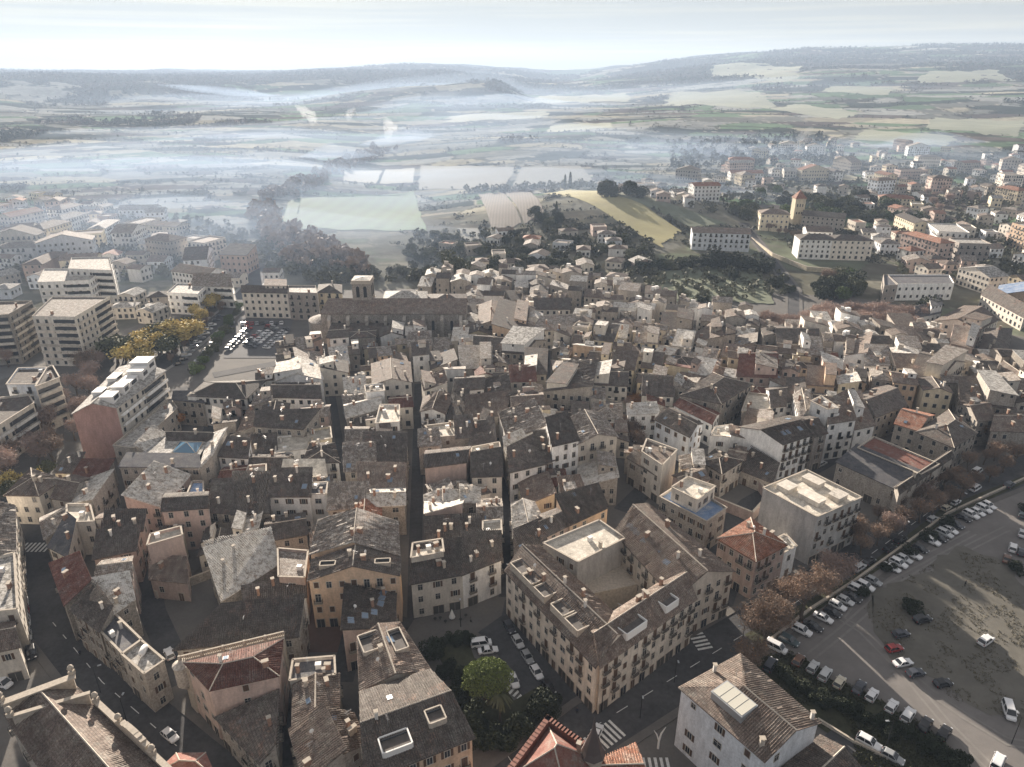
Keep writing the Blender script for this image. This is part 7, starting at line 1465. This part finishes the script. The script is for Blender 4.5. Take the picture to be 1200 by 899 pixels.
for k, (u, v, rx, ry, rz_, th, dn) in enumerate(((560, 128, 420, 620, .1, 46, .0022), (470, 150, 420, 240, .2, 30, .0022), (330, 118, 900, 420, .1, 40, .0016), (250, 160, 420, 140, .1, 26, .0026), (160, 200, 380, 130, .15, 22, .0026), (350, 235, 190, 80, .3, 26, .0030), (860, 170, 260, 90, -.1, 26, .0028), (640, 175, 420, 160, -.1, 22, .0018), (1010, 175, 160, 60, 0, 22, .0028), (90, 270, 170, 70, 0, 22, .0022), (740, 180, 240, 60, 0, 18, .0026), (130, 290, 330, 200, .1, 46, .0016), (330, 300, 180, 130, .1, 36, .0016), (200, 205, 420, 120, .1, 34, .0016), (450, 190, 800, 420, .1, 55, .0011), (90, 235, 620, 330, .05, 60, .0013), (960, 200, 480, 240, -.05, 50, .0012), (600, 110, 1500, 700, .1, 60, .0006), (600, 240, 330, 160, 0, 30, .0009))):
    bank('mist', f"thin bank of morning mist, {ordn(k)} counting from the valley gap", P(u, v), rx, ry, rz_, th, dn*(.5 if k < 11 else .8), k+1)
def plume(label, c, pts, dens, seed):
    """lumpy column of steam through the points (x, y, z, radius)"""
    mb = MB(); n = 14; rings = []
    P_ = [Vector(p[:3]) for p in pts]; m_ = 26
    for i in range(m_+1):
        f = i/m_*(len(pts)-1); a = min(int(f), len(pts)-2); p = P_[a].lerp(P_[a+1], f-a); r = pts[a][3]*(1-f+a)+pts[a+1][3]*(f-a); r *= max(.05, math.sin(math.pi*min(1, max(0, i/m_)))**.4)
        rings.append([tuple(p+Vector((math.cos(t)*r, math.sin(t)*r, math.sin(t*2+i)*r*.25))*(.55+.9*float(fbm(math.cos(t)*1.5+seed, math.sin(t)*1.5+i*.45, seed, 3)))) for t in [2*math.pi*k/n for k in range(n)]])
    loft_ = len(mb.v)
    for rg_ in rings: mb.v.extend([(x+c.x, y+c.y, z+c.z) for x, y, z in rg_])
    for i in range(m_):
        for k in range(n): a = loft_+i*n; mb.f.append((a+k, a+(k+1) % n, a+n+(k+1) % n, a+n+k)); mb.m.append(0)
    mb.f.append(tuple(loft_+k for k in reversed(range(n)))); mb.m.append(0); mb.f.append(tuple(loft_+m_*n+k for k in range(n))); mb.m.append(0)
    tag(mb.build('smoke', vol('plume'+str(seed), dens, .2, (.85, .87, .9)), None, kind='stuff'), label, 'smoke')
plume('white steam puff beyond the river woods', P(366, 150), [(0, 0, 2, 6), (3, 0, 16, 14), (-6, 0, 32, 18), (-22, 5, 44, 14), (-34, 5, 50, 6)], .013, 3)
plume('white steam puff above the bare poplars', P(454, 166), [(0, 0, 2, 5), (2, 0, 14, 10), (8, 0, 26, 14), (2, 5, 40, 9), (-4, 5, 48, 4)], .014, 5)
plume('smaller steam puff behind the river bend', P(408, 143), [(0, 0, 2, 4), (3, 0, 14, 11), (10, 0, 26, 12), (18, 5, 34, 6)], .010, 8)
plume('thin smoke rising among the eastern suburb roofs', P(930, 190), [(0, 0, 4, 2), (3, 0, 18, 5), (8, 0, 34, 8), (20, 5, 46, 10)], .008, 11)
for k, (u, v, rx, ry, th, dn, lb_, zl) in enumerate(((262, 113, 330, 45, 30, .010, 'long white smoke trail drifting over the far fields', 12), (392, 190, 70, 22, 22, .012, 'smoke drifting along the river bend', 8), (1085, 175, 90, 30, 22, .010, 'smoke haze over the upper suburb', 8), (470, 172, 80, 26, 30, .010, 'smoke veil behind the bare poplars', 10))):
    bank('smoke', lb_, P(u, v), rx, ry, -.1, th, dn, k+31, .25, zl)
